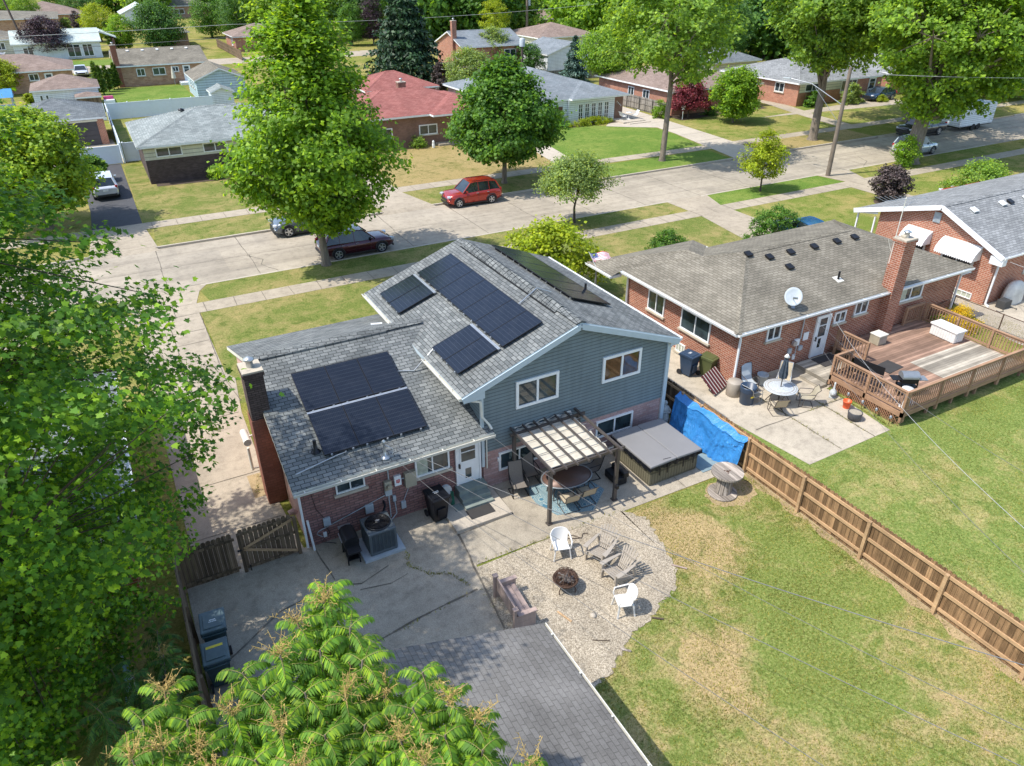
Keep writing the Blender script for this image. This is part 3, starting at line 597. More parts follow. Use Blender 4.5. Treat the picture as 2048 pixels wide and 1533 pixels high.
# ---------------------------------------------------------------- buildings: builders
def frm(side, w):
    """maps (u along the wall, d outward, z) to the world for walls facing S (-y), W (-x), E (+x)"""
    if side == 'S': return lambda u, d, z: (u, w-d, z)
    if side == 'N': return lambda u, d, z: (-u, w+d, z)
    if side == 'W': return lambda u, d, z: (w-d, -u, z)
    return lambda u, d, z: (w+d, u, z)
def wbox(mb, F, u0, u1, d0, d1, z0, z1, m=0):
    c = [F(u0,d0,z0),F(u1,d0,z0),F(u1,d1,z0),F(u0,d1,z0),F(u0,d0,z1),F(u1,d0,z1),F(u1,d1,z1),F(u0,d1,z1)]
    mb.add(c, [(0,1,2,3),(4,7,6,5),(0,4,5,1),(1,5,6,2),(2,6,7,3),(3,7,4,0)], m)
def window(root, side, wp, a, b, z0, z1, split=2, fw=0.06, sill=True, mat='white', gl='glass', curtain=None, cross=0):
    """a..b run along the wall: x for S walls, y for W and E walls"""
    if side == 'W': a, b = -max(a,b), -min(a,b)
    F = frm(side, wp); mb = MB()
    wbox(mb, F, a, b, 0.0, 0.06, z0, z0+fw); wbox(mb, F, a, b, 0.0, 0.06, z1-fw, z1)
    wbox(mb, F, a, a+fw, 0.0, 0.057, z0+fw, z1-fw); wbox(mb, F, b-fw, b, 0.0, 0.057, z0+fw, z1-fw)
    for i in range(1, split):
        u = a+(b-a)*i/split; wbox(mb, F, u-fw*.4, u+fw*.4, 0.0, 0.05, z0+fw, z1-fw)
    for i in range(1, cross+1):
        zz = z0+(z1-z0)*i/(cross+1); wbox(mb, F, a+fw, b-fw, 0.0, 0.045, zz-.018, zz+.018)
    f = mb.build('window', M[mat], root, local=False)
    pb = MB(); c = [F(a+fw,0.02,z0+fw),F(b-fw,0.02,z0+fw),F(b-fw,0.02,z1-fw),F(a+fw,0.02,z1-fw)]; pb.add(c, [(0,1,2,3)])
    p = pb.build('pane', M[gl], f, local=True); shift(p, root); 
    if curtain:
        cb = MB()
        for (u0, u1) in curtain:
            ua = a+fw+(b-a-2*fw)*u0; ub = a+fw+(b-a-2*fw)*u1; cb.add([F(ua,0.026,z0+fw),F(ub,0.026,z0+fw),F(ub,0.026,z1-fw),F(ua,0.026,z1-fw)], [(0,1,2,3)])
        c2 = cb.build('curtain', M['curtain'], f, local=True); shift(c2, root)
    if sill:
        sb = MB(); wbox(sb, F, a-0.08, b+0.08, 0.0, 0.11, z0-0.09, z0-0.003); s2 = sb.build('sill', M['sill'], f, local=True); shift(s2, root)
    return f
def shift(o, root):       # a sub-part's mesh from world to its root's space
    o.data.transform(Matrix.Translation(-Vector(root.location)))
def door(root, side, wp, a, b, z0, z1, mat='white', glass_=(0.45, 0.95), low=None):
    if side == 'W': a, b = -max(a,b), -min(a,b)
    F = frm(side, wp); mb = MB(); wbox(mb, F, a, b, 0, 0.05, z0, z1); wbox(mb, F, a-.06, a, 0, .08, z0, z1+.06); wbox(mb, F, b, b+.06, 0, .08, z0, z1+.06); wbox(mb, F, a, b, 0, .078, z1, z1+.06)
    d = mb.build('door', M[mat], root, local=False); h = z1-z0
    if glass_:
        g_ = MB(); g_.add([F(a+.14,.055,z0+h*glass_[0]),F(b-.14,.055,z0+h*glass_[0]),F(b-.14,.055,z0+h*glass_[1]),F(a+.14,.055,z0+h*glass_[1])], [(0,1,2,3)])
        if low: g2_ = MB(); g2_.add([F(a+.28,.055,z0+h*low[0]),F(b-.3,.055,z0+h*low[0]),F(b-.3,.055,z0+h*low[1]),F(a+.28,.055,z0+h*low[1])], [(0,1,2,3)])
        p = g_.build('pane', M['glass'], d, local=True); shift(p, root)
        if low: p2_ = g2_.build('pet_flap' if low[1] < .4 else 'pane', M['glass'], d, local=True); shift(p2_, root)
        r_ = MB(); wbox(r_, F, a+.12, b-.12, .05, .07, z0+h*.77, z0+h*.79); wbox(r_, F, a+.10, a+.14, .05, .075, z0+h*glass_[0], z0+h*glass_[1]); r2 = r_.build('glazing_bar', M[mat], d, local=True); shift(r2, root)
    hb = MB(); wbox(hb, F, a+.04, a+.09, .05, .11, z0+h*.42, z0+h*.52); h2 = hb.build('handle', M['blackmetal'], d, local=True); shift(h2, root)
    return d
def hip_planes(x0, x1, y0, y1, z, s):
    """top faces of a hip roof, eaves at z, slope s"""
    W = x1-x0; D = y1-y0
    if W >= D:
        h = z+s*D/2; a = (x0+D/2, (y0+y1)/2, h); b = (x1-D/2, (y0+y1)/2, h)
        return [[(x0,y0,z),(x1,y0,z),b,a],[(x1,y1,z),(x0,y1,z),a,b],[(x0,y1,z),(x0,y0,z),a],[(x1,y0,z),(x1,y1,z),b]], (a, b)
    h = z+s*W/2; a = ((x0+x1)/2, y0+W/2, h); b = ((x0+x1)/2, y1-W/2, h)
    return [[(x0,y1,z),(x0,y0,z),a,b],[(x1,y0,z),(x1,y1,z),b,a],[(x0,y0,z),(x1,y0,z),a],[(x1,y1,z),(x0,y1,z),b]], (a, b)
def cap_line(mb, a, b, wd=0.16, m=0):
    a = Vector(a); b = Vector(b); d = (b-a); L = d.length; d.normalize(); sd = Vector((d.y,-d.x,0)).normalized(); n = max(1, int(L/0.32))
    for i in range(n):
        p = a+d*(L*i/n); q_ = a+d*(L*(i+1)/n)+d*0.03; up = Vector((0,0,1))
        vs = [p-sd*wd+up*(-.045), p+up*.03, p+sd*wd+up*(-.045), q_-sd*wd+up*(-.025), q_+up*.052, q_+sd*wd+up*(-.025)]
        mb.add(vs, [(0,1,4,3),(1,2,5,4),(3,4,5),(2,1,0)], m)
def hip_roof(root, x0, x1, y0, y1, z, s, mat, fascia='white', caps=True, gut=None):
    mb = MB(); pl, (a, b) = hip_planes(x0, x1, y0, y1, z, s)
    for p in pl: mb.poly3(p, 0)
    mb.add([(x0,y0,z-.17),(x1,y0,z-.17),(x1,y1,z-.17),(x0,y1,z-.17),(x0,y0,z-.003),(x1,y0,z-.003),(x1,y1,z-.003),(x0,y1,z-.003)], [(3,2,1,0),(0,1,5,4),(1,2,6,5),(2,3,7,6),(3,0,4,7)], 1)
    r = mb.build('roof', [mat, M[fascia]], root, local=False)
    if caps:
        cb = MB(); cap_line(cb, a, b)
        for c in ((x0,y0,z),(x0,y1,z),(x1,y0,z),(x1,y1,z)):
            e = a if (Vector(c)-Vector(a)).length < (Vector(c)-Vector(b)).length else b; cap_line(cb, c, e)
        k = cb.build('ridge_cap', mat, r, local=True); shift(k, root)
    return r
def gable_roof(root, x0, x1, y0, y1, z, s, mat, axis='x', fascia='white', th=0.16, caps=True, ridge=None, name='roof'):
    """ridge runs along axis"""
    mb = MB()
    if axis == 'x':
        ym = (y0+y1)/2 if ridge is None else ridge[0]; h = z+s*(y1-y0)/2 if ridge is None else ridge[1]
        mb.slab([(x0,y0,z),(x1,y0,z),(x1,ym,h),(x0,ym,h)], th, 0, 1, 1); mb.slab([(x0,ym,h),(x1,ym,h),(x1,y1,z),(x0,y1,z)], th, 0, 1, 1); ra, rb = (x0+.05,ym,h), (x1-.05,ym,h)
    else:
        xm = (x0+x1)/2 if ridge is None else ridge[0]; h = z+s*(x1-x0)/2 if ridge is None else ridge[1]
        mb.slab([(x0,y0,z),(xm,y0,h),(xm,y1,h),(x0,y1,z)], th, 0, 1, 1); mb.slab([(xm,y0,h),(x1,y0,z),(x1,y1,z),(xm,y1,h)], th, 0, 1, 1); ra, rb = (xm,y0+.05,h), (xm,y1-.05,h)
    r = mb.build(name, [mat, M[fascia]], root, local=False)
    if caps: cb = MB(); cap_line(cb, ra, rb); k = cb.build('ridge_cap', mat, r, local=True); shift(k, root)
    return r
def gable_walls(mb, x0, x1, y0, y1, z, axis, zr, ym=None, m=0):
    if axis == 'x':
        ym = (y0+y1)/2 if ym is None else ym; pr = [(y0,0),(y1,0),(y1,z),(ym,zr),(y0,z)]
        a = [(x0,p[0],p[1]) for p in pr]; b = [(x1,p[0],p[1]) for p in pr]
        mb.add(a, [(4,3,2,1,0)], m); mb.add(b, [(0,1,2,3,4)], m); mb.add(a+b, [(0,5,9,4),(1,2,7,6),(0,1,6,5)], m)
    else:
        xm = (x0+x1)/2 if ym is None else ym; pr = [(x0,0),(x1,0),(x1,z),(xm,zr),(x0,z)]
        a = [(p[0],y0,p[1]) for p in pr]; b = [(p[0],y1,p[1]) for p in pr]
        mb.add(a, [(0,1,2,3,4)], m); mb.add(b, [(4,3,2,1,0)], m); mb.add(a+b, [(0,4,9,5),(1,6,7,2),(0,5,6,1)], m)
def part_on(name, mb, mats, root, parent):
    o = mb.build(name, mats, parent, local=True); shift(o, root); return o
def gutter(root, roof, a, b, out, mat='gutter', w=0.11, nm='gutter'):
    mb = MB(); a = Vector(a); b = Vector(b); o = Vector(out)*w
    # an open trough
    for p, q_ in ((a, b),):
        up = Vector((0,0,.1)); vs = [p, p+o*.8, p+o+up, p+up*0.0+Vector((0,0,.1)), q_, q_+o*.8, q_+o+up, q_+Vector((0,0,.1))]
        mb.add(vs, [(0,4,5,1),(1,5,6,2),(0,3,7,4),(0,1,2,3),(4,7,6,5)], 0)
        mb.bar(p+o+up, q_+o+up, .022, .022)
    L = (b-a).length; n = int(L/1.2); d = (b-a).normalized()
    for i in range(n+1): c = a+d*(L*(i+.3)/(n+1)); mb.bar(c+Vector((0,0,.11)), c+o+Vector((0,0,.11)), .035, .012)
    return part_on(nm, mb, M[mat], root, roof)
def downspout(root, pts, mat='gutter', w=0.085):
    mb = MB()
    for a, b in zip(pts, pts[1:]): mb.bar(a, b, w, w*.75, up=(1,0,0.01))
    return mb.build('downspout', M[mat], root, local=False)
def chimney(root, x0, x1, y0, y1, z0, z1, mat, flue=True, cap='sill'):
    mb = MB(); mb.box(x0,x1,y0,y1,z0,z1-.12); mb.box(x0-.04,x1+.04,y0-.04,y1+.04,z1-.12,z1)
    c = mb.build('chimney', mat, root, local=False)
    k = MB(); k.box(x0-.03,x1+.03,y0-.03,y1+.03,z1+.003,z1+.06); part_on('crown', k, M[cap], root, c)
    if flue: f = MB(); f.lathe([(.11,0),(.11,.22),(.17,.24),(.17,.28),(.05,.34),(.0,.35)], ((x0+x1)/2,(y0+y1)/2,z1+.06), 12); part_on('flue', f, M['galv'], root, c)
    return c
def roof_vents(root, roof, pts, slope, mat='blackmetal', s=0.38, axis='y'):
    for x, y, z in pts:
        mb = MB(); a = math.atan(slope); mb.cbox((x,y,z+.10), s, s, .09, rx=a if axis == 'y' else 0, ry=0 if axis == 'y' else -a, bev=.02); mb.cbox((x,y,z+.05), s*.6, s*.6, .12, rx=a if axis == 'y' else 0)
        part_on('roof_vent', mb, M[mat], root, roof)

# ---------------------------------------------------------------- the split level house
HO = empty('split_level_house', (9.5,22.5,0), 'split level house with teal gable siding, pink brick low wing and solar roofs', 'house')
EX0, EX1, UX0, UX1 = 2.37, 8.97, 7.92, 16.62       # low roof and upper roof, x
LE, LR, LS = 2.5, 4.42, 0.363; LY0, LYM = 17.78, 23.07; LY1 = 28.36
UE, UR, UXM = 4.06, 5.66, 12.28; UY0, UY1 = 17.9, 27.3
mb = MB(); gable_walls(mb, 2.62, 8.68, 18.15, 28.0, 2.42, 'x', 4.25, 23.07); mb.build('wall', M['br_rear'], HO, local=False)
mb = MB(); mb.poly3([(2.612,27.98,0),(2.612,18.16,0),(2.612,18.16,2.42),(2.612,23.07,4.22),(2.612,27.98,2.42)]); w_ = mb.build('side_wall', M['pink'], HO, local=False); w_['label'] = 'painted pink side wall'
mb = MB(); mb.box(8.72,16.28,18.148,27.0,0,1.52); mb.build('brick_base', M['br_pale'], HO, local=False)
mb = MB(); z0 = 1.523
a = [(8.7,18.12,z0),(16.3,18.12,z0),(16.3,18.12,UE-.1),(UXM,18.12,UR-.16),(8.7,18.12,UE+.12)]; b = [(p[0],27.05,p[2]) for p in a]
mb.add(a, [(0,1,2,3,4)]); mb.add(b, [(4,3,2,1,0)]); mb.add(a+b, [(0,4,9,5),(1,6,7,2),(0,5,6,1)]); mb.build('siding', M['teal'], HO, local=False)
for c_ in ((8.64,8.74,1.0,4.0),(16.24,16.34,.35,4.05)): mb = MB(); mb.box(c_[0],c_[1],18.06,18.16,c_[2],c_[3]); mb.build('corner_trim', M['trimblue'], HO, local=False)
# low roof: two planes whose right end runs into the upper roof
def zl(y): return LE+(LR-LE)*(1-abs(y-LYM)/(LYM-LY0))
def xu(z): return UX0+(z-UE)*(UXM-UX0)/(UR-UE)
mb = MB(); th = .15
yi = LYM-(LR-UE)/((LR-LE)/(LYM-LY0)); yj = 2*LYM-yi; xr = xu(LR)
mb.slab([(EX0,LY0,LE),(EX1,LY0,LE),(EX1,LY0+.9,zl(LY0+.9)),(8.7,LY0+.9,zl(LY0+.9)),(8.7,yi,zl(yi)),(UX0+.02,yi,zl(yi)),(xr,LYM,LR),(EX0,LYM,LR)], th, 0, 1, 1)
mb.slab([(EX0,LYM,LR),(xr,LYM,LR),(UX0+.02,yj,zl(yj)),(8.7,yj,zl(yj)),(8.7,LY1,LE),(EX0,LY1,LE)], th, 0, 1, 1)
RL = mb.build('roof', [M['sh_main'], M['gutter']], HO, local=False)
cb = MB(); cap_line(cb, (EX0+.05,LYM,LR+.03), (xr-.25,LYM,LR+.03), .2); cb.box(EX0+.5,xr-1.6,LYM-.235,LYM-.2,LR-.075,LR-.01,0); part_on('ridge_cap', cb, M['sh_main'], HO, RL)
gutter(HO, RL, (EX0,LY0-.003,LE-.14), (EX1,LY0-.003,LE-.14), (0,-1,0))
# upper roof
mb = MB()
mb.slab([(UX0,UY0,UE),(UXM,UY0,UR),(UXM,UY1,UR),(UX0,UY1,UE)], .16, 0, 1, 1); mb.slab([(UXM,UY0,UR),(UX1,UY0,UE),(UX1,UY1,UE),(UXM,UY1,UR)], .16, 0, 1, 1)
RU = mb.build('roof', [M['sh_main'], M['trimblue']], HO, local=False)
mb = MB()   # rake boards
for x0_, z0_, x1_, z1_ in ((UX0+.02,UE-.14,UXM,UR-.14),(UXM,UR-.14,UX1-.02,UE-.14)): mb.bar((x0_,UY0-.022,z0_),(x1_,UY0-.022,z1_), .04, .2)
for x_, s_ in ((UX0,1),(UX1,-1)): mb.poly3([(x_,UY0-.01,UE-.24),(x_+s_*.8,UY0-.01,UE-.24),(x_+s_*.8,UY0-.01,UE+.12)] if s_ > 0 else [(x_-.42,UY0-.01,UE-.24),(x_,UY0-.01,UE-.24),(x_-.42,UY0-.01,UE+.02)])
part_on('rake_board', mb, M['trimblue'], HO, RU)
cb = MB(); y = UY0+1.4
cap_line(cb, (UXM,UY1-.5,UR+.03), (UXM,UY0,UR+.03), .2)
prof = [(-.27,.0),(-.22,.055),(0,.105),(.22,.055),(.27,.0)]     # the shingled ridge vent with its dark slot
n = 24
for i in range(n):
    y0_ = UY1-.7-(UY1-.7-UY0-1.2)*i/n; y1_ = UY1-.7-(UY1-.7-UY0-1.2)*(i+1)/n+.02
    va = [(UXM+px,y0_,UR-abs(px)*.37+pz+.005) for px, pz in prof]; vb = [(UXM+px,y1_,UR-abs(px)*.37+pz+.02) for px, pz in prof]
    cb.add(va+vb, [(j,j+1,6+j,5+j) for j in range(4)]); cb.add(vb, [(0,1,2,3,4)][::-1])
part_on('ridge_vent', cb, M['sh_main'], HO, RU)
cb = MB()
for s_ in (-1,1): cb.bar((UXM+s_*.28,UY0+1.2,UR-.085),(UXM+s_*.28,UY1-.7,UR-.085), .02, .05)
part_on('vent_slot', cb, M['blackmetal'], HO, RU)
g1 = gutter(HO, RU, (UX0-.003,20.95,UE-.13), (UX0-.003,UY0,UE-.13), (-1,0,0)); gutter(HO, RU, (UX0-.003,UY1,UE-.13), (UX0-.003,23.9,UE-.13), (-1,0,0)); gutter(HO, RU, (UX1+.003,UY0,UE-.13), (UX1+.003,UY1,UE-.13), (1,0,0), 'white')
downspout(HO, [(7.86,18.05,UE-.12),(8.1,18.05,UE-.22),(8.62,18.03,UE-.42),(8.66,18.03,3.05),(8.86,17.93,2.75),(8.9,17.82,2.62)], 'gutter'); downspout(HO, [(16.62,18.05,UE-.1),(16.36,18.1,UE-.4),(16.36,18.1,.1)], 'trimblue')
downspout(HO, [(2.42,17.75,LE-.1),(2.55,18.05,LE-.32),(2.56,18.08,.1)], 'white'); downspout(HO, [(2.72,17.93,.03),(2.68,18.08,1.1)], 'white'); downspout(HO, [(8.82,18.08,2.3),(8.82,18.08,.9)], 'gutter', .05)
mb = MB(); mb.tube([(7.7,24.6,UE-.2),(7.3,24.75,3.85)], .05, 8); mb.build('downspout', M['white'], HO, local=False)
mb = MB(); mb.tube([(15.2,22.0,4.5),(15.2,22.0,4.95)], .05, 8); part_on('vent_pipe', mb, M['blackmetal'], HO, RU)
mb = MB(); mb.lathe([(.16,0),(.12,.05),(.055,.1),(.055,.42)], (3.43,18.92,zl(18.92)), 12); part_on('vent_pipe', mb, M['blackmetal'], HO, RL)
# chimney: dark top half above the roof, terracotta outer face below
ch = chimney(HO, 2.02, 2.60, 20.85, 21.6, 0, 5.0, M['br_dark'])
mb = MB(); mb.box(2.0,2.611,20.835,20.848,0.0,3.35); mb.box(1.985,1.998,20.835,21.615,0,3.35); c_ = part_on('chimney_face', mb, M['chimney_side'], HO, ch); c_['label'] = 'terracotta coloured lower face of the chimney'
mb = MB(); mb.tube([(1.85,22.6,1.3),(1.85,22.6,.35)], .05, 8); mb.tube([(1.85,22.25,1.72),(1.85,23.0,1.72)], .13, 12); mb.bar((1.85,22.6,1.75),(2.6,22.6,1.75), .05, .05); mb.bar((1.85,22.6,.4),(2.6,22.6,.4), .04, .04); mb.build('meter_pipe', M['gutter'], HO, local=False)
mb = MB(); mb.tube([(2.5,18.9,.9),(2.45,18.9,1.0),(2.3,18.9,.95)], .09, 10); mb.build('dryer_vent', M['pink'], HO, local=False)
# windows and doors
window(HO, 'S', 18.148, 3.68, 4.6, 1.72, 2.2, 2, .05); window(HO, 'S', 18.148, 6.27, 7.47, 1.4, 2.2, 2, .06, curtain=[(0,.35)], gl='glass')
door(HO, 'S', 18.148, 7.74, 8.54, .56, 2.2, low=(.12,.36), glass_=(.55,.88))
window(HO, 'S', 18.118, 9.95, 11.6, 2.92, 3.96, 2, .1, sill=False); window(HO, 'S', 18.118, 13.4, 15.06, 2.94, 3.97, 2, .1, sill=False, gl='glass_b')
window(HO, 'S', 18.146, 13.3, 14.95, .58, 1.33, 2, .07, sill=False); window(HO, 'S', 18.146, 9.3, 10.9, .58, 1.33, 2, .07, sill=False)
# boxes on the rear wall
def wallbox(nm, a, b, z0, z1, m, d=.1): mb = MB(); mb.cbox(((a+b)/2,18.15-d/2,(z0+z1)/2), b-a, d, z1-z0, bev=.012); o = mb.build(nm, M[m], HO, local=False); return o
wallbox('junction_box', 5.53,5.76,1.36,1.74,'white',.1); wallbox('electric_panel', 5.87,6.25,1.2,1.77,'tanbox',.16); wallbox('junction_box', 5.19,5.42,1.08,1.34,'greybox',.1)
wallbox('junction_box', 4.5,4.77,.62,.95,'greybox',.08); wallbox('junction_box', 3.15,3.37,.68,.97,'greybox',.09); wallbox('outlet_box', 3.09,3.2,.24,.42,'white',.06); wallbox('junction_box', 5.69,5.85,.36,.64,'greybox',.08); wallbox('outlet_box', 5.43,5.54,.76,.98,'greybox',.07); wallbox('light_box', 9.25,9.38,1.0,1.15,'white',.06)
mb = MB(); mb.cbox((5.3,18.07,1.5), .24, .14, .34, bev=.02); mb.tube([(5.32,18.02,1.5),(5.32,17.9,1.5)], .085, 14); m_ = mb.build('electric_meter', M['tanbox'], HO, local=False)
mb = MB()  # red marks on the white box
for dx, dz, ww, hh in ((0,.06,.12,.03),(-.04,0,.03,.1),(.0,-.02,.03,.08),(.04,0,.03,.1)): mb.box(5.645+dx-ww/2,5.645+dx+ww/2,18.044,18.049,1.53+dz-hh/2,1.53+dz+hh/2)
mb.build('red_label', plain('red_sticker', (0.6,0.03,0.03)), HO, local=False)
mb = MB(); mb.tube([(3.05,18.1,.3),(2.9,18.1,.45),(2.95,18.1,.55),(5.2,18.1,1.12)], .014, 6); mb.tube([(5.35,18.08,1.7),(5.35,18.08,2.3)], .022, 6); mb.tube([(5.3,18.08,1.1),(5.3,18.08,.2)], .02, 6); mb.tube([(5.48,18.08,.78),(5.5,18.05,.3),(5.3,18.0,.15)], .018, 6)
mb.tube([(5.77,18.1,1.55),(5.88,18.1,1.55)], .02, 6); mb.tube([(6.02,18.1,1.2),(5.78,18.1,.64)], .012, 6); mb.build('conduit', M['greybox'], HO, local=False)
mb = MB(); mb.tube([(2.9,18.12,2.3),(3.0,18.12,1.4),(3.2,18.12,.97)], .008, 5); mb.tube([(3.2,18.12,.66),(3.3,18.12,.35),(3.0,18.1,.1),(3.4,17.9,.04)], .012, 5); mb.build('cable', M['blackmetal'], HO, local=False)
# service mast
mb = MB(); mb.lathe([(.15,0),(.1,.05),(.04,.08),(.035,.5),(.06,.52),(.07,.6),(.0,.66)], (5.32,18.05,zl(18.05)), 10); mb.tube([(5.32,18.05,3.05),(5.45,17.95,3.0),(5.6,17.9,2.85),(5.5,17.9,2.75)], .015, 6); part_on('service_mast', mb, M['galv'], HO, RL)
for pts_ in ([(2.62,18.25,2.78),(4.0,18.55,2.83),(4.25,18.55,2.85),(4.35,18.9,2.93)],[(6.75,21.1,3.75),(7.5,20.9,3.68),(8.3,21.0,4.28)]): mb = MB(); mb.tube(pts_, .02, 6); part_on('roof_conduit', mb, M['galv'], HO, RL)
mb = MB(); mb.tube([(11.35,20.6,5.38),(12.28,20.8,5.8),(12.9,20.85,5.5)], .022, 6); part_on('roof_conduit', mb, M['galv'], HO, RU)

# solar panels
def solar_mat():
    t = NT('solar_cells', 0.15, 0.0, 0.4); sx = t.n('ShaderNodeSeparateXYZ'); t.l(t.tc.outputs['Object'], sx.inputs[0])
    fu = t.math('FRACT', t.math('DIVIDE', sx.outputs[0], .0533)); fv = t.math('FRACT', t.math('DIVIDE', sx.outputs[1], .16))
    base = t.ramp(t.noise(1.3, 3), [(0.3, (0.0085,0.012,0.021)), (0.7, (0.0105,0.015,0.026))])
    c = t.mix(t.ramp(fu, [(0.0,.35),(.14,0),(.86,0),(1,.35)]), base, (0.06,0.068,0.08)); c = t.mix(t.ramp(fv, [(0,.55),(.07,0),(.93,0),(1,.55)]), c, (0.06,0.07,0.085))
    dust = t.noise(2.2, 6, 0.7); c = t.mix(t.ramp(dust, [(.5,0.0),(.85,.05)]), c, (0.25,0.24,0.22)); return t.col(c)
M['solar'] = solar_mat()
NEWP = []
def solar(name_label, o, eu, ev, W, H, group, rail=0):
    """o lower-left corner on the roof, eu along the eave, ev up the slope"""
    eu = Vector(eu).normalized(); ev = Vector(ev).normalized(); n = eu.cross(ev)
    root = bpy.data.objects.new('solar_panel', None); COL.objects.link(root); root.empty_display_size = .1
    c = Vector(o)+eu*(W/2)+ev*(H/2)+n*.13
    root.matrix_world = Matrix(((eu.x,ev.x,n.x,c.x),(eu.y,ev.y,n.y,c.y),(eu.z,ev.z,n.z,c.z),(0,0,0,1)))
    tag(root, name_label, 'solar panel', group)
    mb = MB(); w, h, f = W/2-.003, H/2-.003, .016
    mb.box(-w,w,-h,-h+f,-.035,.004); mb.box(-w,w,h-f,h,-.035,.004); mb.box(-w,-w+f,-h+f,h-f,-.035,.004); mb.box(w-f,w,-h+f,h-f,-.035,.004)
    mb.build('panel_frame', M['blackmetal'], root)
    mb = MB(); mb.box(-w+f,w-f,-h+f,h-f,-.03,0.0); mb.build('cells', M['solar'], root)
    mb = MB()
    for sx_ in (-.6,.6): mb.box(sx_*w-.03,sx_*w+.03,-h-.03,-h,-.13,-.01); mb.cbox((sx_*w,h*.9,-.08), .04,.04,.1)
    mb.build('clamp', M['galv'], root)
    if rail: mb = MB(); mb.box(-w-.012,w+.012,h*rail+(.004 if rail > 0 else -.05),h*rail+(.05 if rail > 0 else -.004),-.05,-.012); mb.box(-w-.012,w+.012,h*rail+(.062 if rail > 0 else -.1),h*rail+(.1 if rail > 0 else -.062),-.06,-.025); mb.build('mounting_rail', M['galv'], root)
    return root
lsv = Vector((0, LYM-LY0, LR-LE)).normalized()
def lp(x, y): return (x, y, zl(y))
row = ('front', 'upper')
for r_, (y_, nm) in enumerate(((18.62,'lower'),(20.33,'upper'))):
    for k_, (x_, ps) in enumerate(((3.6,'nearest the chimney'),(4.72,'in the middle'),(5.84,'nearest the teal gable'))):
        solar('black solar panel %s in the %s row of the low roof' % (ps, nm), lp(x_-.02*r_, y_), (1,0,0), lsv, 1.118, 1.70, 'solar panels on the low roof', 1 if r_ == 0 else 0)
usv = Vector((UXM-UX0, 0, UR-UE)).normalized()
def up_(x, y): return (x, y, UE+(x-UX0)*(UR-UE)/(UXM-UX0))
L_ = sqrt(1+((UR-UE)/(UXM-UX0))**2)
for i in range(7):
    y_ = 26.28-i*1.055
    solar('%s solar panel of the long strip on the left gable slope, counted from the street' % ('first','second','third','fourth','fifth','sixth','seventh')[i], up_(9.93, y_), (0,-1,0), usv, 1.053, 1.62, 'solar panels on the left slope of the gable roof')
for i, (y_, nm) in enumerate(((26.34,'street end, outer'),(25.27,'street end, inner'),(21.04,'garden end, inner'),(19.98,'garden end, outer'))):
    solar('black solar panel below the long strip on the left gable slope, '+nm, up_(8.3, y_), (0,-1,0), usv, 1.055, 1.56, 'solar panels on the left slope of the gable roof', 1)
rsv = Vector((-(UX1-UXM), 0, UR-UE)).normalized()
for i in range(6):
    solar('%s solar panel on the far right gable slope, counted from the garden' % ('first','second','third','fourth','fifth','sixth')[i], (15.2, 20.35+i*1.07, UE+(UX1-15.2)*(UR-UE)/(UX1-UXM)), (0,1,0), rsv, 1.06, 1.85, 'solar panels on the right slope of the gable roof')

# ---------------------------------------------------------------- the garage in the foreground
GA = empty('garage', (2.5,5,0), 'garage with weathered grey shingle roof below the camera', 'garage')
mb = MB(); gable_walls(mb, -1.0, 6.05, -4.0, 9.85, 2.42, 'y', 3.55); mb.build('wall', M['whitesid'], GA, local=False)
r_ = gable_roof(GA, -1.3, 6.27, -4.2, 10.1, 2.6, 0.33, M['sh_gar'], 'y', 'gutter', .12); gutter(GA, r_, (6.27,10.1,2.47), (6.27,-4.2,2.47), (1,0,0), w=.075)

# ---------------------------------------------------------------- right neighbour: red brick house with tan hip roof
NB = empty('brick_house', (28,23,0), 'red brick house with tan hip roof, brick chimney and wooden deck', 'house')
mb = MB(); mb.box(21.1,35.45,19.2,27.0,0,2.72); mb.build('wall', M['br_red'], NB, local=False)
mb = MB(); mb.box(21.06,35.5,19.16,27.05,-.02,.2); mb.build('foundation', M['sill'], NB, local=False)
mb = MB(); X0,X1,Y0,Y1,Z,S_ = 20.65,35.95,18.93,27.35,2.78,.325
pl, (ra, rb) = hip_planes(X0,X1,Y0,Y1,Z,S_)
for p in pl: mb.poly3(p, 0)
# porch wing at the street side, its left plane flush with the main one
wx0, wx1, wy1 = 20.05, 26.95, 29.0; xm = 23.5; Zw = Z-S_*.6; wz = Zw+S_*3.45; yh = Y1-(wz-Z)/S_
mb.poly3([(wx0,wy1,Zw),(wx0,26.85,Zw),(X0,26.85,Z),(X0,Y1,Z),(xm,yh,wz),(xm,wy1-3.45,wz)], 0)
mb.poly3([(wx1,Y1+.6,Zw),(wx1,wy1,Zw),(xm,wy1-3.45,wz),(xm,yh,wz)], 0); mb.poly3([(wx1,wy1,Zw),(wx0,wy1,Zw),(xm,wy1-3.45,wz)], 0)
mb.box(X0,X1,Y0,Y1,Z-.17,Z-.003,1); mb.box(wx0,wx1,Y1+.003,wy1,Zw-.13,Zw-.006,1); mb.box(wx0,X0-.003,Y1-.5,Y1+.003,Zw-.13,Zw-.006,1)
NR = mb.build('roof', [M['sh_tan'], M['gutter']], NB, local=False)
cb = MB(); cap_line(cb, ra, rb)
for c, e in (((X0,Y0,Z),ra),((X1,Y0,Z),rb),((X1,Y1,Z),rb),((X0,Y1,Z),ra)): cap_line(cb, c, e)
cap_line(cb, (wx0,wy1,Zw), (xm,wy1-3.45,wz)); cap_line(cb, (xm,yh,wz), (xm,wy1-3.45,wz)); part_on('ridge_cap', cb, M['sh_tan'], NB, NR)
def zn(y): return Z+S_*(y-Y0)
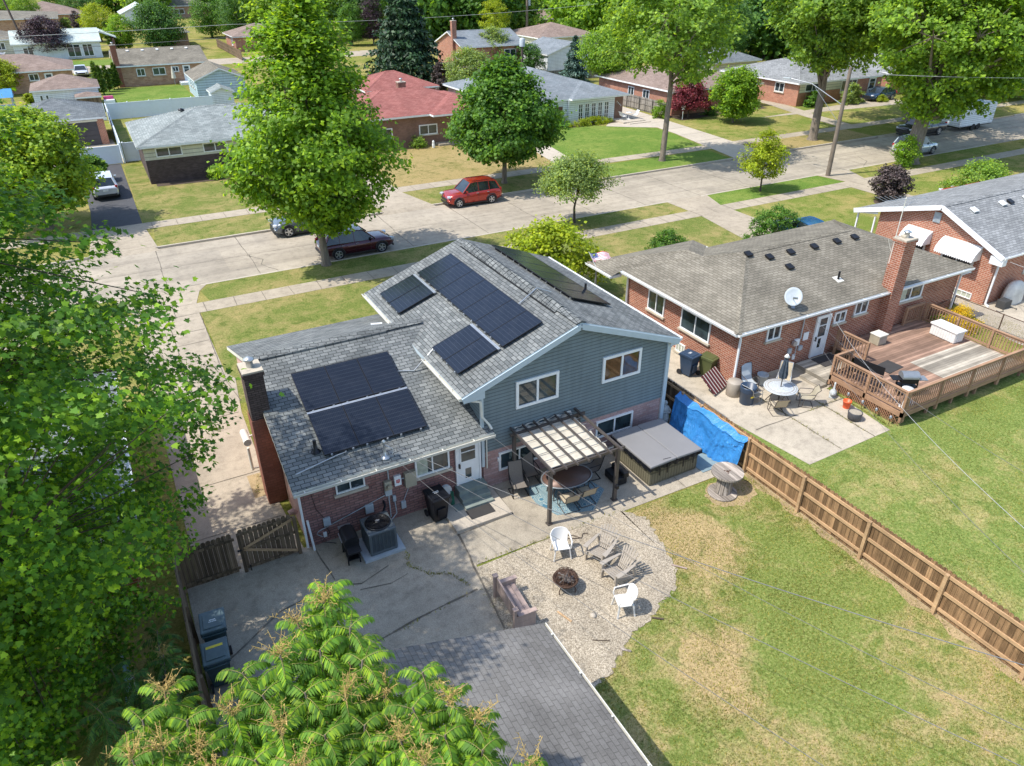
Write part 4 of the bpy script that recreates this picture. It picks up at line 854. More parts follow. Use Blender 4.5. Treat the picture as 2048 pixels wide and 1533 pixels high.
gutter(NB, NR, (X0,Y0-.003,Z-.13), (X1,Y0-.003,Z-.13), (0,-1,0), 'white'); gutter(NB, NR, (X0-.003,Y1-.5,Z-.13), (X0-.003,Y0,Z-.13), (-1,0,0), 'white'); gutter(NB, NR, (wx0-.003,wy1,Zw-.11), (wx0-.003,Y1-.5,Zw-.11), (-1,0,0), 'white')
downspout(NB, [(20.75,18.86,2.6),(21.02,19.1,2.4),(21.04,19.12,.1)], 'white'); downspout(NB, [(20.62,26.9,2.6),(21.0,26.8,2.4),(21.03,26.8,.1)], 'white'); downspout(NB, [(35.75,18.86,2.6),(35.45,19.1,2.4),(35.45,19.12,.1)], 'white')
roof_vents(NB, NR, [(24.75,22.9,zn(22.9)),(25.65,22.45,zn(22.45)),(27.0,22.45,zn(22.45)),(28.55,22.45,zn(22.45)),(30.1,22.45,zn(22.45)),(31.35,22.45,zn(22.45)),(26.1,21.6,zn(21.6))], S_, s=.34)
mb = MB(); mb.cbox((27.9,20.3,zn(20.3)+.012), .4,.4,.012, rx=.31); part_on('flashing', mb, M['gutter'], NB, NR); mb = MB(); mb.tube([(27.9,20.3,zn(20.3)),(27.9,20.3,zn(20.3)+.38)], .05, 8); part_on('vent_pipe', mb, M['blackmetal'], NB, NR)
chn = chimney(NB, 29.75,30.5,18.75,19.35,0.0,5.15,M['br_red'])
window(NB,'S',19.197,22.6,23.4,1.85,2.6,2,.07); window(NB,'S',19.197,26.72,27.45,1.72,2.28,2,.07); window(NB,'S',19.197,28.0,28.85,1.85,2.6,2,.07); window(NB,'S',19.197,31.0,32.7,1.82,2.62,2,.08,curtain=[(.0,.3)])
door(NB,'S',19.197,25.65,26.4,.3,2.28,glass_=(.5,.95),low=(.22,.45))
window(NB,'W',21.097,24.0,25.2,1.35,2.35,2,.06); window(NB,'W',21.097,20.9,22.8,1.35,2.35,2,.06); window(NB,'W',21.097,22.3,22.9,.15,.6,3,.05,gl='curtain')
def nbox(nm, x, z, wd, h, m, d=.09): mb = MB(); mb.cbox((x,19.2-d/2,z), wd, d, h, bev=.015); return mb.build(nm, M[m], NB, local=False)
nbox('junction_box',24.55,1.35,.28,.32,'white'); nbox('junction_box',24.2,1.0,.2,.25,'greybox'); nbox('outlet_box',24.55,.62,.15,.25,'white',.06); nbox('junction_box',24.85,1.0,.22,.22,'greybox'); nbox('cover_plate',25.1,1.5,.32,.38,'white',.03)
mb = MB(); mb.tube([(24.3,19.12,1.4),(24.3,19.0,1.4)], .12, 14); mb.build('electric_meter', M['galv'], NB, local=False)
mb = MB(); mb.tube([(24.55,19.12,1.2),(24.55,19.12,.7)], .02, 6); mb.tube([(24.7,19.12,1.5),(24.7,19.12,2.6)], .03, 6); mb.build('conduit', M['greybox'], NB, local=False)
mb = MB(); mb.box(20.35,20.42,28.6,28.67,0,Z-.16); mb.box(26.5,26.57,28.6,28.67,0,Z-.16); mb.build('porch_post', M['greymetal'], NB, local=False)
mb = MB(); mb.box(24.0,24.004,23.2,23.2,0,0) if False else None
# ---------------------------------------------------------------- far right neighbour: orange brick gable house with awnings
NC = empty('brick_house', (46,23,0), 'orange brick gable house with white window awnings at the right edge', 'house')
mb = MB(); zz = 2.7
pr = [(19.3,0),(26.4,0),(26.4,3.2),(22.7,4.3),(19.3,2.8)]
a = [(38.65,p[0],p[1]) for p in pr]; b = [(56,p[0],p[1]) for p in pr]; mb.add(a, [(4,3,2,1,0)]); mb.add(b, [(0,1,2,3,4)]); mb.add(a+b, [(0,5,9,4),(1,2,7,6)]); mb.build('wall', M['br_red2'], NC, local=False)
mb = MB(); x0, x1 = 38.3, 56.5; yr, zr_ = 22.7, 4.5
mb.slab([(x0,18.85,2.85),(x1,18.85,2.85),(x1,yr,zr_),(x0,yr,zr_)], .17, 0, 1, 1); mb.slab([(x0,yr,zr_),(x1,yr,zr_),(x1,27.9,2.97),(x0,27.9,2.97)], .17, 0, 1, 1)
NCR = mb.build('roof', [M['sh_n2'], M['white']], NC, local=False); cb = MB(); cap_line(cb, (x0+.05,yr,zr_), (x1,yr,zr_)); part_on('ridge_cap', cb, M['sh_n2'], NC, NCR)
mb = MB(); mb.bar((x0-.02,18.85,2.74),(x0-.02,yr,4.39),.04,.26); mb.bar((x0-.02,yr,4.39),(x0-.02,27.9,2.86),.04,.26); mb.box(38.3,38.66,18.83,19.5,2.35,2.75); part_on('rake_board', mb, M['white'], NC, NCR)
gutter(NC, NCR, (x0,18.847,2.74), (x1,18.847,2.74), (0,-1,0), 'white'); downspout(NC, [(38.5,18.8,2.6),(38.75,19.2,2.3),(38.78,19.22,.08),(38.65,18.95,.05)], 'white')
def sn(y): return 2.85+(y-18.85)*(zr_-2.85)/(yr-18.85)
roof_vents(NC, NCR, [(39.9,21.9,sn(21.9)),(42.4,21.9,sn(21.9)),(44.6,21.9,sn(21.9)),(43.5,20.3,sn(20.3))], .43, 'white', .36); roof_vents(NC, NCR, [(43.1,21.9,sn(21.9))], .43, s=.34)
window(NC,'W',38.647,20.4,22.2,1.55,2.25,2,.09); window(NC,'W',38.647,23.2,24.4,1.55,2.25,2,.09); window(NC,'S',19.297,41.5,43,1.3,2.2,2,.09)
window(NC,'W',38.647,19.95,21.3,.08,.42,5,.04,sill=False,gl='curtain'); window(NC,'W',38.647,22.1,23.2,.08,.42,4,.04,sill=False,gl='curtain')
mb = MB(); mb.box(38.6,38.64,22.8,23.2,3.45,4.0); 
for i in range(8): mb.box(38.575,38.6,22.84,23.16,3.5+i*.06,3.53+i*.06)
mb.build('gable_vent', M['greybox'], NC, local=False)
for i, (ya, yb) in enumerate(((20.15,22.3),(23.0,24.5))):
    mb = MB(); pts = []
    for dx_, zz_ in ((0,2.92),(.12,2.88),(.26,2.80),(.40,2.69),(.53,2.55),(.63,2.40),(.68,2.22)): pts.append((38.64-dx_, zz_))
    for k in range(6):
        mb.add([(pts[k][0],ya,pts[k][1]),(pts[k][0],yb,pts[k][1]),(pts[k+1][0],yb,pts[k+1][1]),(pts[k+1][0],ya,pts[k+1][1])], [(0,3,2,1)], 0, False)
    for yy in (ya, yb): mb.add([(38.64,yy,2.95)]+[(p[0],yy,p[1]) for p in pts]+[(38.64,yy,pts[-1][1])], [tuple(range(9))])
    n_ = int((yb-ya)/.12)
    for k in range(n_): yk = ya+(yb-ya)*k/n_; mb.add([(pts[-1][0],yk,pts[-1][1]),(pts[-1][0],yk+.06,pts[-1][1]-.07),(pts[-1][0],yk+.12,pts[-1][1])], [(0,1,2)])
    mb.build('awning', M['white'], NC, local=False)
mb = MB()
for xx, yy in ((38.5,27.7),(38.5,26.55),(43,27.7),(48,27.7)): mb = MB(); mb.bar((xx,yy,0),(xx,yy,2.8),.08,.08); mb.build('porch_post', M['white'], NC, local=False)
mb = MB(); mb.poly3([(38.42,26.4,3.0),(38.42,27.8,2.72),(38.42,27.8,2.84),(38.42,26.4,3.25)][::-1]); mb.build('porch_fascia', M['white'], NC, local=False)

# ---------------------------------------------------------------- left neighbour under the maple
ND = empty('neighbour_house', (-8,23,0), 'house with light grey roof almost hidden under the large maple', 'house')
mb = MB(); mb.box(-13,-2.15,14.5+4,27.6,0,2.6); mb.build('wall', M['br_red'], ND, local=False)
r_ = hip_roof(ND, -13.4,-1.75,18.1,28.1,2.72,.33,M['sh_pale']); gutter(ND, r_, (-1.745,18.1,2.6), (-1.745,28.1,2.6), (1,0,0), 'white')

# ---------------------------------------------------------------- houses across the street and beyond
def simple_hip(label, x0,x1,y0,y1, z, s, roofm, wallm, wins=(), ov=.45, group=None, name='house', cat='house', doors=(), caps=False, chim=None, xt=None, kind='hip', axis='x', zr=None):
    h = empty(name, ((x0+x1)/2,(y0+y1)/2,0), label, cat, group)
    mb = MB()
    if kind == 'hip': mb.box(x0+ov,x1-ov,y0+ov,y1-ov,0,z-.05)
    elif axis == 'x': gable_walls(mb, x0+.3,x1-.3,y0+ov,y1-ov,z-.02,'x',z+s*(y1-y0)/2-.22)
    else: gable_walls(mb, x0+ov,x1-ov,y0+.3,y1-.3,z-.02,'y',z+s*(x1-x0)/2-.22)
    mb.build('wall', M[wallm], h, local=False)
    r = hip_roof(h, x0,x1,y0,y1,z,s,M[roofm],caps=caps) if kind == 'hip' else gable_roof(h, x0,x1,y0,y1,z,s,M[roofm],axis)
    for wd in wins:
        side, a, b, za, zb = wd[:5]; at = (y0+ov-.003) if side == 'S' else (x0+ov-.003 if side == 'W' else x1-ov+.003)
        if kind != 'hip' and side in 'WE': at = x0+.3-.003 if side == 'W' else x1-.3+.003
        if kind != 'hip' and axis == 'y' and side == 'S': at = y0+.3-.003
        if kind != 'hip' and axis == 'y' and side in 'WE': at = x0+ov-.003 if side == 'W' else x1-ov+.003
        window(h, side, at, a, b, za, zb, *(wd[5:] or (2,.09)))
    for (side,a,b,za,zb) in doors: door(h, side, y0+ov-.003 if side == 'S' else x0+ov-.003, a, b, za, zb)
    if chim: chimney(h, chim[0]-.35,chim[0]+.35,chim[1]-.3,chim[1]+.3,0.0,chim[2],M[wallm] if len(chim) < 4 else M[chim[3]])
    return h, r
# brick house with light roof directly across
h, r = simple_hip('low brick house with light green grey hip roof and cream upper band across the street', 2.2,17.0,65.7,77.0,3.05,.31,'sh_pale','br_dark',[('S',3.5,5.5,2.05,2.8,2,.09,False),('S',7.1,9.0,2.05,2.8,2,.09,False),('S',11,12.8,2.05,2.8,2,.09,False)],caps=True)
mb = MB(); mb.box(2.62,16.58,66.136,66.148,1.88,2.95); mb.build('siding_band', M['cream'], h, local=False)
mb = MB(); mb.lathe([(.25,0),(.25,.12),(0,.2)], (6.6,71.9,4.5), 10); mb.build('roof_vent', M['blackmetal'], h, local=False)
mb = MB(); mb.cbox((3.6,66.4,.5),.3,.2,.35,bev=.03); mb.tube([(3.6,66.4,.35),(3.6,66.4,0)],.04,6); mb.build('gas_meter', M['galv'], h, local=False)
# red roofed house
h, r = simple_hip('brick house with red hip roof and white entrance across the street', 19.8,34.8,68.0,79.0,2.95,.30,'sh_red','br_brown',[('S',27.0,28.9,1.0,1.95,2,.1),('S',22.4,24.3,1.0,1.95,2,.1)],caps=True)
mb = MB(); pl, _ = hip_planes(28.0,35.6,67.1,77,2.97,.30)
for p in pl: mb.poly3(p, 0)
mb.box(28.0,35.6,67.1,77,2.8,2.965,1); part_on('entry_roof', mb, [M['sh_red'],M['white']], h, r)
mb = MB(); mb.box(28.5,30.8,68.6,76,0,2.85); mb.build('entry_wall', M['br_brown'], h, local=False); mb = MB(); mb.box(29.7,30.6,68.56,68.6,.3,2.4); mb.build('panel', plain('dark_red_panel',(0.16,0.02,0.02)), h, local=False)
mb = MB(); mb.box(30.8,33.4,68.9,76,0,2.8); mb.build('entry_bay', M['cream'], h, local=False); window(h,'S',68.897,30.9,33.2,.15,2.5,2,.12,gl='glass_b',sill=False); chimney(h,27.5,28.3,74.6,75.2,0,4.95,M['br_brown'])
mb = MB(); mb.box(28.6,34,67.4,69.2,0,.18); mb.build('step', M['conc_pad'], h, local=False)
simple_hip('red roofed garage behind the red roofed house', 27.5,36.6,85.4,93.5,2.7,.36,'sh_red','br_brown',name='garage',cat='garage',caps=True)
# grey roof house with the white porch front
h, r = simple_hip('grey hip roofed house with white porch front and french windows', 37.5,52.3,70.0,86.5,2.7,.30,'sh_blue','br_pale',[('S',41.2,42.6,1.0,2.0,3,.08),],caps=True)
mb = MB(); mb.box(44.9,50.9,69.9,70.46,.0,2.5); mb.box(40.2,44.88,70.2,70.46,.0,2.5); mb.build('porch_wall', M['whitesid'], h, local=False)
mb = MB(); pl, _ = hip_planes(45.0,52.6,69.4,80,2.72,.30)
for p in pl: mb.poly3(p, 0)
mb.box(45.0,52.6,69.4,80,2.55,2.715,1); part_on('porch_roof', mb, [M['sh_blue'],M['white']], h, r)
for i in range(5): x_ = 46.1+i*.85; window(h,'S',69.9,x_,x_+.62,.35,2.1,2,.07,False,'white','glass',None,3)
mb = MB(); mb.box(43.2,44.3,70.16,70.19,.5,1.95); mb.build('shutter', plain('brown_shutter',(0.12,0.05,0.035)), h, local=False)
mb = MB(); mb.box(51.0,52.1,70.0,70.4,0,2.5); mb.build('entry_pier', M['br_brown'], h, local=False)
mb = MB(); mb.tube([(42.2,73,3.6),(42.2,73,4.1)],.07,8); part_on('vent_pipe', mb, M['blackmetal'], h, r)
mb = MB(); mb.box(50.6,53.6,67.6,70,0,.15); mb.box(51.0,53.9,67.0,67.6,0,.08); mb.build('porch_step', M['conc_light'], h, local=False)
mb = MB()
q = random.Random(2)
for i in range(4):     # house number, four white digits set on a slant
    x_, z_ = 51.25+i*.17, 1.95-i*.14
    mb.box(x_,x_+.11,69.985,69.998,z_,z_+.035); mb.box(x_,x_+.11,69.985,69.998,z_-.10,z_-.07); mb.box(x_+.08,x_+.11,69.986,69.997,z_-.07,z_)
mb.build('house_number', M['white'], h, local=False)
# orange brick house behind the grey fence
h, r = simple_hip('orange brick house with low brown roof behind the grey board fence', 57.7,71.6,68.3,84.0,2.7,.26,'sh_brown','br_red2',[('W',73.0,74.3,1.2,2.2,2,.1),('W',76,77.2,1.2,2.2,2,.1),('S',68.6,70.2,1.0,2.1,2,.1)],caps=True)
h, r = simple_hip('brick house with light grey hip roof behind the leaning utility pole', 74.7,90.5,65.6,79.5,2.7,.30,'sh_n2','br_red2',[('W',68.3,69.8,1.3,2.4,2,.1),('S',76.2,78.6,1.6,2.5,2,.1),('S',82.5,85.3,1.0,2.5,3,.1)],doors=[('S',87.6,88.8,.2,2.4)],caps=True)
mb = MB(); mb.box(75.3,84.9,66.036,66.048,1.5,2.62); mb.build('siding_band', M['cream'], h, local=False); mb = MB(); mb.box(85.3,90,64.6,66,0,.2); mb.build('porch_slab', M['conc_light'], h, local=False)
simple_hip('grey roofed garage behind the light grey roofed house', 79.5,89,86,95,2.6,.36,'sh_dgrey','cream',name='garage',cat='garage')
simple_hip('brick house partly hidden behind the large street tree at right', 92,106,66,78,2.7,.3,'sh_n2','br_red2',[('S',94,96,1,2.2,2,.1)])
# left side of the picture
h, r = simple_hip('brick garage with dark grey hip roof and dark door', -7.6,0.9,84.0,92.4,2.6,.33,'sh_dgrey','br_red2',name='garage',cat='garage',caps=True,ov=.3)
mb = MB(); mb.box(-6.4,-.05,84.26,84.3,0,2.2)
for i in range(5): mb.box(-6.4,-.05,84.235,84.26,.1+i*.44,.46+i*.44)
mb.build('garage_door', plain('dark_garage_door',(0.05,0.045,0.05)), h, local=False); mb = MB(); mb.box(-6.6,.05,84.20,84.30,2.2,2.36); mb.build('door_header', M['cream'], h, local=False)
simple_hip('white garage with brown hip roof left of the arborvitae', -6.1,1.3,106.3,113.3,2.45,.36,'sh_brown','whitesid',[('S',-5.2,-4.9,.9,1.9,1,.05),('S',-4.6,-4.3,.9,1.9,1,.05)],name='garage',cat='garage',ov=.25)
simple_hip('small brown roofed lean to shed against the white garage', -1.6,1.2,103.6,106.2,1.8,.3,'sh_brown','fence_dark',name='shed',cat='shed',ov=.12)
simple_hip('tan brick house with wide brown roof at the left edge', -17,-1.0,123.3,134.5,2.75,.30,'sh_brown','br_tan',[('S',-6.6,-5.4,1.5,2.4,2,.1),('S',-12,-10.6,1.5,2.4,2,.1)],doors=[('S',-4.7,-3.8,.2,2.3)])
h, r = simple_hip('long tan brick house with grey tan gable roof, seen from the rear garden', 4.0,16.4,122.8,135.2,2.75,.26,'sh_tan','br_tan',[('S',6.6,7.7,1.3,2.3,2,.09),('S',8.7,10.4,1.3,2.3,2,.09),('S',11.3,12.2,1.6,2.3,2,.09)],doors=[('S',12.8,13.7,.2,2.35)],kind='gable',ov=.35,chim=(4.35,123.3,5.4,'chimney_side'))
roof_vents(h, r, [(6.3+i*2.0,128.0,4.1) for i in range(5)], .26, 'white', .35)
mb = MB(); mb.box(11.9,14,121.0,123.1,0,.35); mb.build('porch_slab', M['white'], h, local=False)
simple_hip('pale blue gable garage with tan roof beside the rear lawn', 11.9,18.4,105.6,114.5,2.45,.40,'sh_tan','bluesid',[('W',108,108.5,1.2,1.9,1,.06),('W',109.6,110.1,1.2,1.9,1,.06),('W',111.2,111.7,1.2,1.9,1,.06)],name='garage',cat='garage',kind='gable',axis='y',ov=.25)
simple_hip('small white shed at the end of the white vinyl fence', 12.6,15.4,98.3,101.2,2.0,.4,'sh_pale','whitesid',name='shed',cat='shed',kind='gable',axis='y',ov=.15)
h, r = simple_hip('white house with pale mint roof beyond the dark purple tree', -10,4.2,163.5,174,2.8,.34,'sh_mint','whitesid',[('S',-8.4,-6.8,.9,2.2,2,.12),('S',-1.6,.6,.3,2.4,2,.12),('S',.9,2.6,.3,2.4,2,.12)],kind='gable')
gable_roof(h, 2.0,7.0,168.5,176,2.9,.4,M['sh_mint'],'y',name='carport_roof'); mb = MB(); mb.box(6.2,6.6,169,175.5,0,2.7); mb.build('carport_wall', M['br_brown'], h, local=False)
simple_hip('large flat tan roofed building at the far left edge', -32,-2.0,208,232,4.2,.10,'sh_tan','br_tan')
simple_hip('small tan house cut off by the left edge of the photo', -22,-9.6,176,190,2.7,.3,'sh_tan','cream',[('S',-13,-11.6,.9,2.2,2,.12)])
simple_hip('brown hip roofed house at the top left corner', -14,4.0,243,262,3,.3,'sh_brown','br_tan',[('S',-6,-4,1,2.2,2,.12)])
simple_hip('white gabled house at the top left behind the lime green tree', 12,22,235,247,3,.45,'sh_mint','whitesid',kind='gable',axis='y')
simple_hip('tan roofed house at the top left beyond the lime green tree', 24,40,262,275,3.2,.3,'sh_tan','br_tan',[('S',28,31,1,2.4,2,.12)])
simple_hip('small brown roofed house beside the long white driveway', 26.5,38,160,171,2.7,.34,'sh_brown','br_red2',[('W',163,164.5,.9,2.2,2,.12)])
simple_hip('low house with tan roof beyond the deep green maple at left', 14.5,21.0,176,186,2.7,.3,'sh_tan','br_tan',name='garage',cat='garage')
# top middle
h, r = simple_hip('two storey brick house with green grey gable roof and tall chimney', 49.2,60.0,106.0,116,4.4,.36,'sh_blue','br_red2',[('W',107.5,108.5,2.6,3.6,2,.09),('S',56.5,58.5,2.7,3.8,2,.09)],kind='gable',chim=(49.4,109.0,7.7))
simple_hip('brown roofed garage in front of the two storey brick house', 44,52,99,105,2.4,.3,'sh_brown','br_red2',name='garage',cat='garage')
simple_hip('brick house with grey gable roof at the top centre', 76.5,88,165,176,3.3,.4,'sh_blue','br_red2',kind='gable')
simple_hip('long brown roofed house behind the wooden utility pole', 72.8,86.5,124.3,138,3.2,.28,'sh_brown','cream',[('S',76.4,78.5,1.2,2.4,2,.1),('S',82.6,84,.4,2.6,2,.1)])
simple_hip('white garage with grey green roof below the brown roofed house', 63.5,73.0,105.5,115,2.7,.34,'sh_blue','whitesid',name='garage',cat='garage',kind='gable',axis='y',ov=.25)
simple_hip('brown roofed house beyond the utility pole at the top', 98,112,165,178,3,.3,'sh_brown','br_brown',[('S',101,103,1,2.4,2,.1)])
simple_hip('dark brown roofed house between trees at the top right', 104,116,130,142,3,.3,'sh_brown','br_red2')
simple_hip('white walled house glimpsed between the trees top right of centre', 128,140,160,172,3,.3,'sh_tan','whitesid')
simple_hip('tan roofed house at the top edge above the red roofed house', 52,64,232,244,3,.3,'sh_brown','br_tan')
simple_hip('far brown roofed house at the top edge between two trees', 36,48,205,216,3,.3,'sh_brown','br_red2')
# ---------------------------------------------------------------- fences
def board_fence(name, label, A, B, h, side, mats, post_step=2.47, bw=0.14, posts_h=0.0, dog=True, rails=(0.22, 0.82, 1.40), group=None, rw=.09, gap=.006):
    """boards between A and B; rails and posts on `side` (+1 = left of the direction A to B)"""
    A = Vector((*A, 0)); B = Vector((*B, 0)); d = (B-A); L = d.length; d.normalize(); n = Vector((-d.y, d.x, 0))*side
    root = empty(name, A, label, 'fence', group); q = random.Random(int(L*10))
    mb = MB(); k = int(L/bw)
    for i in range(k):
        a = A+d*(i*bw+gap/2); b = A+d*((i+1)*bw-gap/2); hh = h+q.uniform(-.012,.012); off = n*q.uniform(-.004,.004); t = n*(-.018)
        pr = [(a,0.03),(b,0.03),(b,hh-.045 if dog else hh),(b-d*.035,hh),(a+d*.035,hh),(a,hh-.045 if dog else hh)]
        f = [p+off+Vector((0,0,z)) for p, z in pr]; bk = [p+off+t+Vector((0,0,z)) for p, z in pr]
        mb.add(f+bk, [(0,1,2,3,4,5),(11,10,9,8,7,6)]+[(j,j+6,(j+1)%6+6,(j+1)%6) for j in range(6)])
    mb.build('boards', mats[0], root, local=False)
    for z in rails:
        if z < h: mb = MB(); mb.bar(A+n*.028+Vector((0,0,z)), B+n*.028+Vector((0,0,z)), .045, rw); mb.build('rail', mats[1], root, local=False)
    if post_step:
        m = int(L/post_step+.01)
        for i in range(m+1):
            p = A+d*min(L, i*post_step)+n*.075; mb = MB(); mb.box(p.x-.05,p.x+.05,p.y-.05,p.y+.05,-.05,h-.08+posts_h); mb.build('post', mats[1], root, local=False)
    return root
fm = (M['fence'], M['fence_rail'])
board_fence('wooden_fence', 'long stained wooden fence between the two back yards, rails facing the fire pit lawn', (17.36,17.0), (17.36,-6.0), 1.56, -1, fm, rw=.1)
board_fence('wooden_fence', 'short dark piece of wooden fence beside the house corner and the blue tarp', (17.36,23.0), (17.36,17.12), 1.56, -1, (M['fence_dark'], M['fence_rail']))
board_fence('wooden_fence', 'old grey brown wooden fence beside the trash carts at left', (-1.1,11.0), (-1.1,18.0), 1.5, -1, (M['fence_dark'], M['fence_dark']))
board_fence('wooden_fence', 'wooden fence panel beside the gate, half under the maple', (-1.05,18.1), (.55,18.1), 1.5, -1, (M['fence_dark'], M['fence_dark']), rails=(.2,1.3))
g_ = board_fence('fence_gate', 'wooden board gate with diagonal brace across the driveway beside the house corner', (.68,18.1), (2.3,18.1), 1.55, -1, (M['fence_dark'], M['fence_dark']), post_step=1.62, rails=(.12,.85,1.42), gap=.014); g_['category'] = 'gate'
mb = MB(); mb.bar((.75,18.06-.03,.85),(2.25,18.06-.03,.16),.03,.08); mb.bar((.75,18.06-.03,.88),(2.25,18.06-.03,1.40),.03,.08); mb.build('brace', M['fence_rail'], g_, local=False)
mb = MB(); mb.cbox((.82,18.0,.08),.03,.03,.3); mb.cbox((.62,17.98,.9),.12,.03,.06); mb.build('latch', M['blackmetal'], g_, local=False)
board_fence('wooden_fence', 'grey weathered board fence beside the long white driveway', (57.1,68.5), (57.1,90), 1.55, 1, (M['fence_grey'], M['fence_grey']), dog=False, bw=.16)
board_fence('wooden_fence', 'grey brown fence behind the grey hip roofed house', (44,98), (72,98), 1.5, 1, (M['fence_grey'], M['fence_grey']), dog=False, bw=.3, post_step=0)
board_fence('wooden_fence', 'brown fence along the far driveway at the top', (25.2,146), (25.2,172), 1.6, 1, (M['fence_dark'], M['fence_dark']), dog=False, bw=.3, post_step=0)
def vinyl(label, A, B, h=1.75):
    A = Vector((*A,0)); B = Vector((*B,0)); d = B-A; L = d.length; d.normalize(); root = empty('vinyl_fence', A, label, 'fence', 'white vinyl fence runs')
    mb = MB(); mb.bar(A+Vector((0,0,h/2)), B+Vector((0,0,h/2)), .05, h-.1); mb.bar(A+Vector((0,0,h-.06)), B+Vector((0,0,h-.06)), .09, .1); mb.bar(A+Vector((0,0,.1)), B+Vector((0,0,.1)), .09, .12); mb.build('panel', M['vinyl'], root, local=False)
    n = max(1, round(L/2.35))
    for i in range(n+1): p = A+d*(L*i/n); mb = MB(); mb.cbox((p.x,p.y,h/2),.13,.13,h+.02); mb.lathe([(.1,0),(0,.1)],(p.x,p.y,h+.01),4,rz=pi/4); mb.build('post', M['vinyl'], root, local=False)
M['vinyl'] = plain('white_vinyl', (0.70,0.76,0.80), 0.4, var=0.03)
vinyl('white vinyl fence running along the far end of the garden', (1.25,97.7), (12.6,97.7)); vinyl('white vinyl fence running beside the driveway away from the street', (1.3,75.0), (1.25,97.4)); vinyl('white vinyl gate run across the driveway', (-3.6,75.0), (1.1,75.0), 1.6); vinyl('short white vinyl fence joining the low brick house', (1.5,75.3), (2.7,75.3), 1.7); vinyl('short white vinyl fence behind the dark roofed garage', (-.4,97.7), (1.0,97.7))
# chain link fence beside the yellow bush
root = empty('chain_link_fence', (35.95,14,0), 'thin chain link fence beside the yellow flowering bush', 'fence')
mb = MB(); A = Vector((35.95,19.3,0)); B = Vector((35.95,2,0))
for i in range(8): p = A+(B-A)*(i/7); mb.tube([p, p+Vector((0,0,1.1))], .03, 6)
p = Vector((33.7,19.0,0)); mb.tube([p, p+Vector((0,0,1.1))], .03, 6); mb.tube([A+Vector((0,0,1.08)), B+Vector((0,0,1.08))], .022, 6); mb.tube([p+Vector((0,0,1.08)), A+Vector((0,0,1.08))], .022, 6)
mb.build('frame', M['rust'], root, local=False)
mb = MB()
for i in range(0, 330):
    y = 19.3-i*.052
    mb.add([(35.95,y,.05),(35.95,y-.006,.05),(35.95,y-.5,1.05),(35.95,y-.494,1.05)], [(0,1,2,3)]); mb.add([(35.95,y,1.05),(35.95,y-.006,1.05),(35.95,y-.5,.05),(35.95,y-.494,.05)], [(0,1,2,3)])
for i in range(0, 40):
    x = 33.7+i*.055; mb.add([(x,19.1,.05),(x+.006,19.1,.05),(x+.2,19.2,1.05),(x+.194,19.2,1.05)], [(0,1,2,3)]); mb.add([(x,19.1,1.05),(x+.006,19.1,1.05),(x+.2,19.2,.05),(x+.194,19.2,.05)], [(0,1,2,3)])
mb.build('mesh', M['rust'], root, local=False, uv=False)

# ---------------------------------------------------------------- the neighbour's deck
DK = empty('wooden_deck', (29,16,0), 'raised brown wooden deck with railings and lattice skirt behind the red brick house', 'deck')
DX0, DX1, DY0, DY1, DZ = 24.75, 32.95, 13.85, 19.12, .62
mb = MB(); mb.box(DX0,DX1,DY0,17.3,DZ-.05,DZ); mb.box(26.9,DX1,17.3,DY1,DZ-.05,DZ); mb.build('floor', M['deck'], DK, local=False)
mb = MB(); mb.box(28.6,DX1-.1,DY0+.15,16.35,DZ+.004,DZ+.012); o_ = mb.build('grey_boards', M['deck_grey'], DK, local=False); o_['label'] = 'unstained grey section of the deck floor'
mb = MB(); mb.box(DX0-.02,DX1+.02,DY0-.05,DY0-.01,DZ-.22,DZ-.002); mb.box(DX0-.05,DX0-.01,DY0-.05,17.3,DZ-.22,DZ-.002); mb.box(DX1+.01,DX1+.05,DY0-.05,DY1,DZ-.22,DZ-.002); mb.build('rim_board', M['rail'], DK, local=False)
def rail(A, B, h=.92, ps=1.9):
    A = Vector((*A, DZ)); B = Vector((*B, DZ)); d = B-A; L = d.length; d.normalize()
    mb = MB(); mb.bar(A+Vector((0,0,h)), B+Vector((0,0,h)), .12, .035); mb.bar(A+Vector((0,0,h-.07)), B+Vector((0,0,h-.07)), .04, .09); mb.bar(A+Vector((0,0,.1)), B+Vector((0,0,.1)), .04, .09); mb.build('handrail', M['rail'], DK, local=False)
    mb = MB(); n = int(L/.135)
    for i in range(n+1): p = A+d*(L*i/n); mb.bar(p+Vector((0,0,.05)), p+Vector((0,0,h-.03)), .035, .035, up=(1,0,0))
    mb.build('balusters', M['rail'], DK, local=False); n = max(1, round(L/ps))
    for i in range(n+1): p = A+d*(L*i/n); mb = MB(); mb.bar(p-Vector((0,0,.45)), p+Vector((0,0,h+.02)), .1, .1, up=(1,0,0)); mb.build('rail_post', M['rail'], DK, local=False)
rail((DX0,17.25), (DX0,DY0)); rail((DX0+.1,DY0-.02), (DX1,DY0-.02)); rail((DX1,DY0+.1), (DX1,DY1-.3)); rail((DX0+.1,17.25), (25.75,17.25)); rail((26.9,17.35), (26.9,18.9), ps=1.5); rail((32.85,DY1-.25),(31.3,DY1+.0), ps=1.5) if False else rail((31.6,18.95),(32.8,18.95))
mb = MB(); zb, zt = .03, DZ-.23
L_ = 17.3-DY0; n = int((L_+zt)/.13)
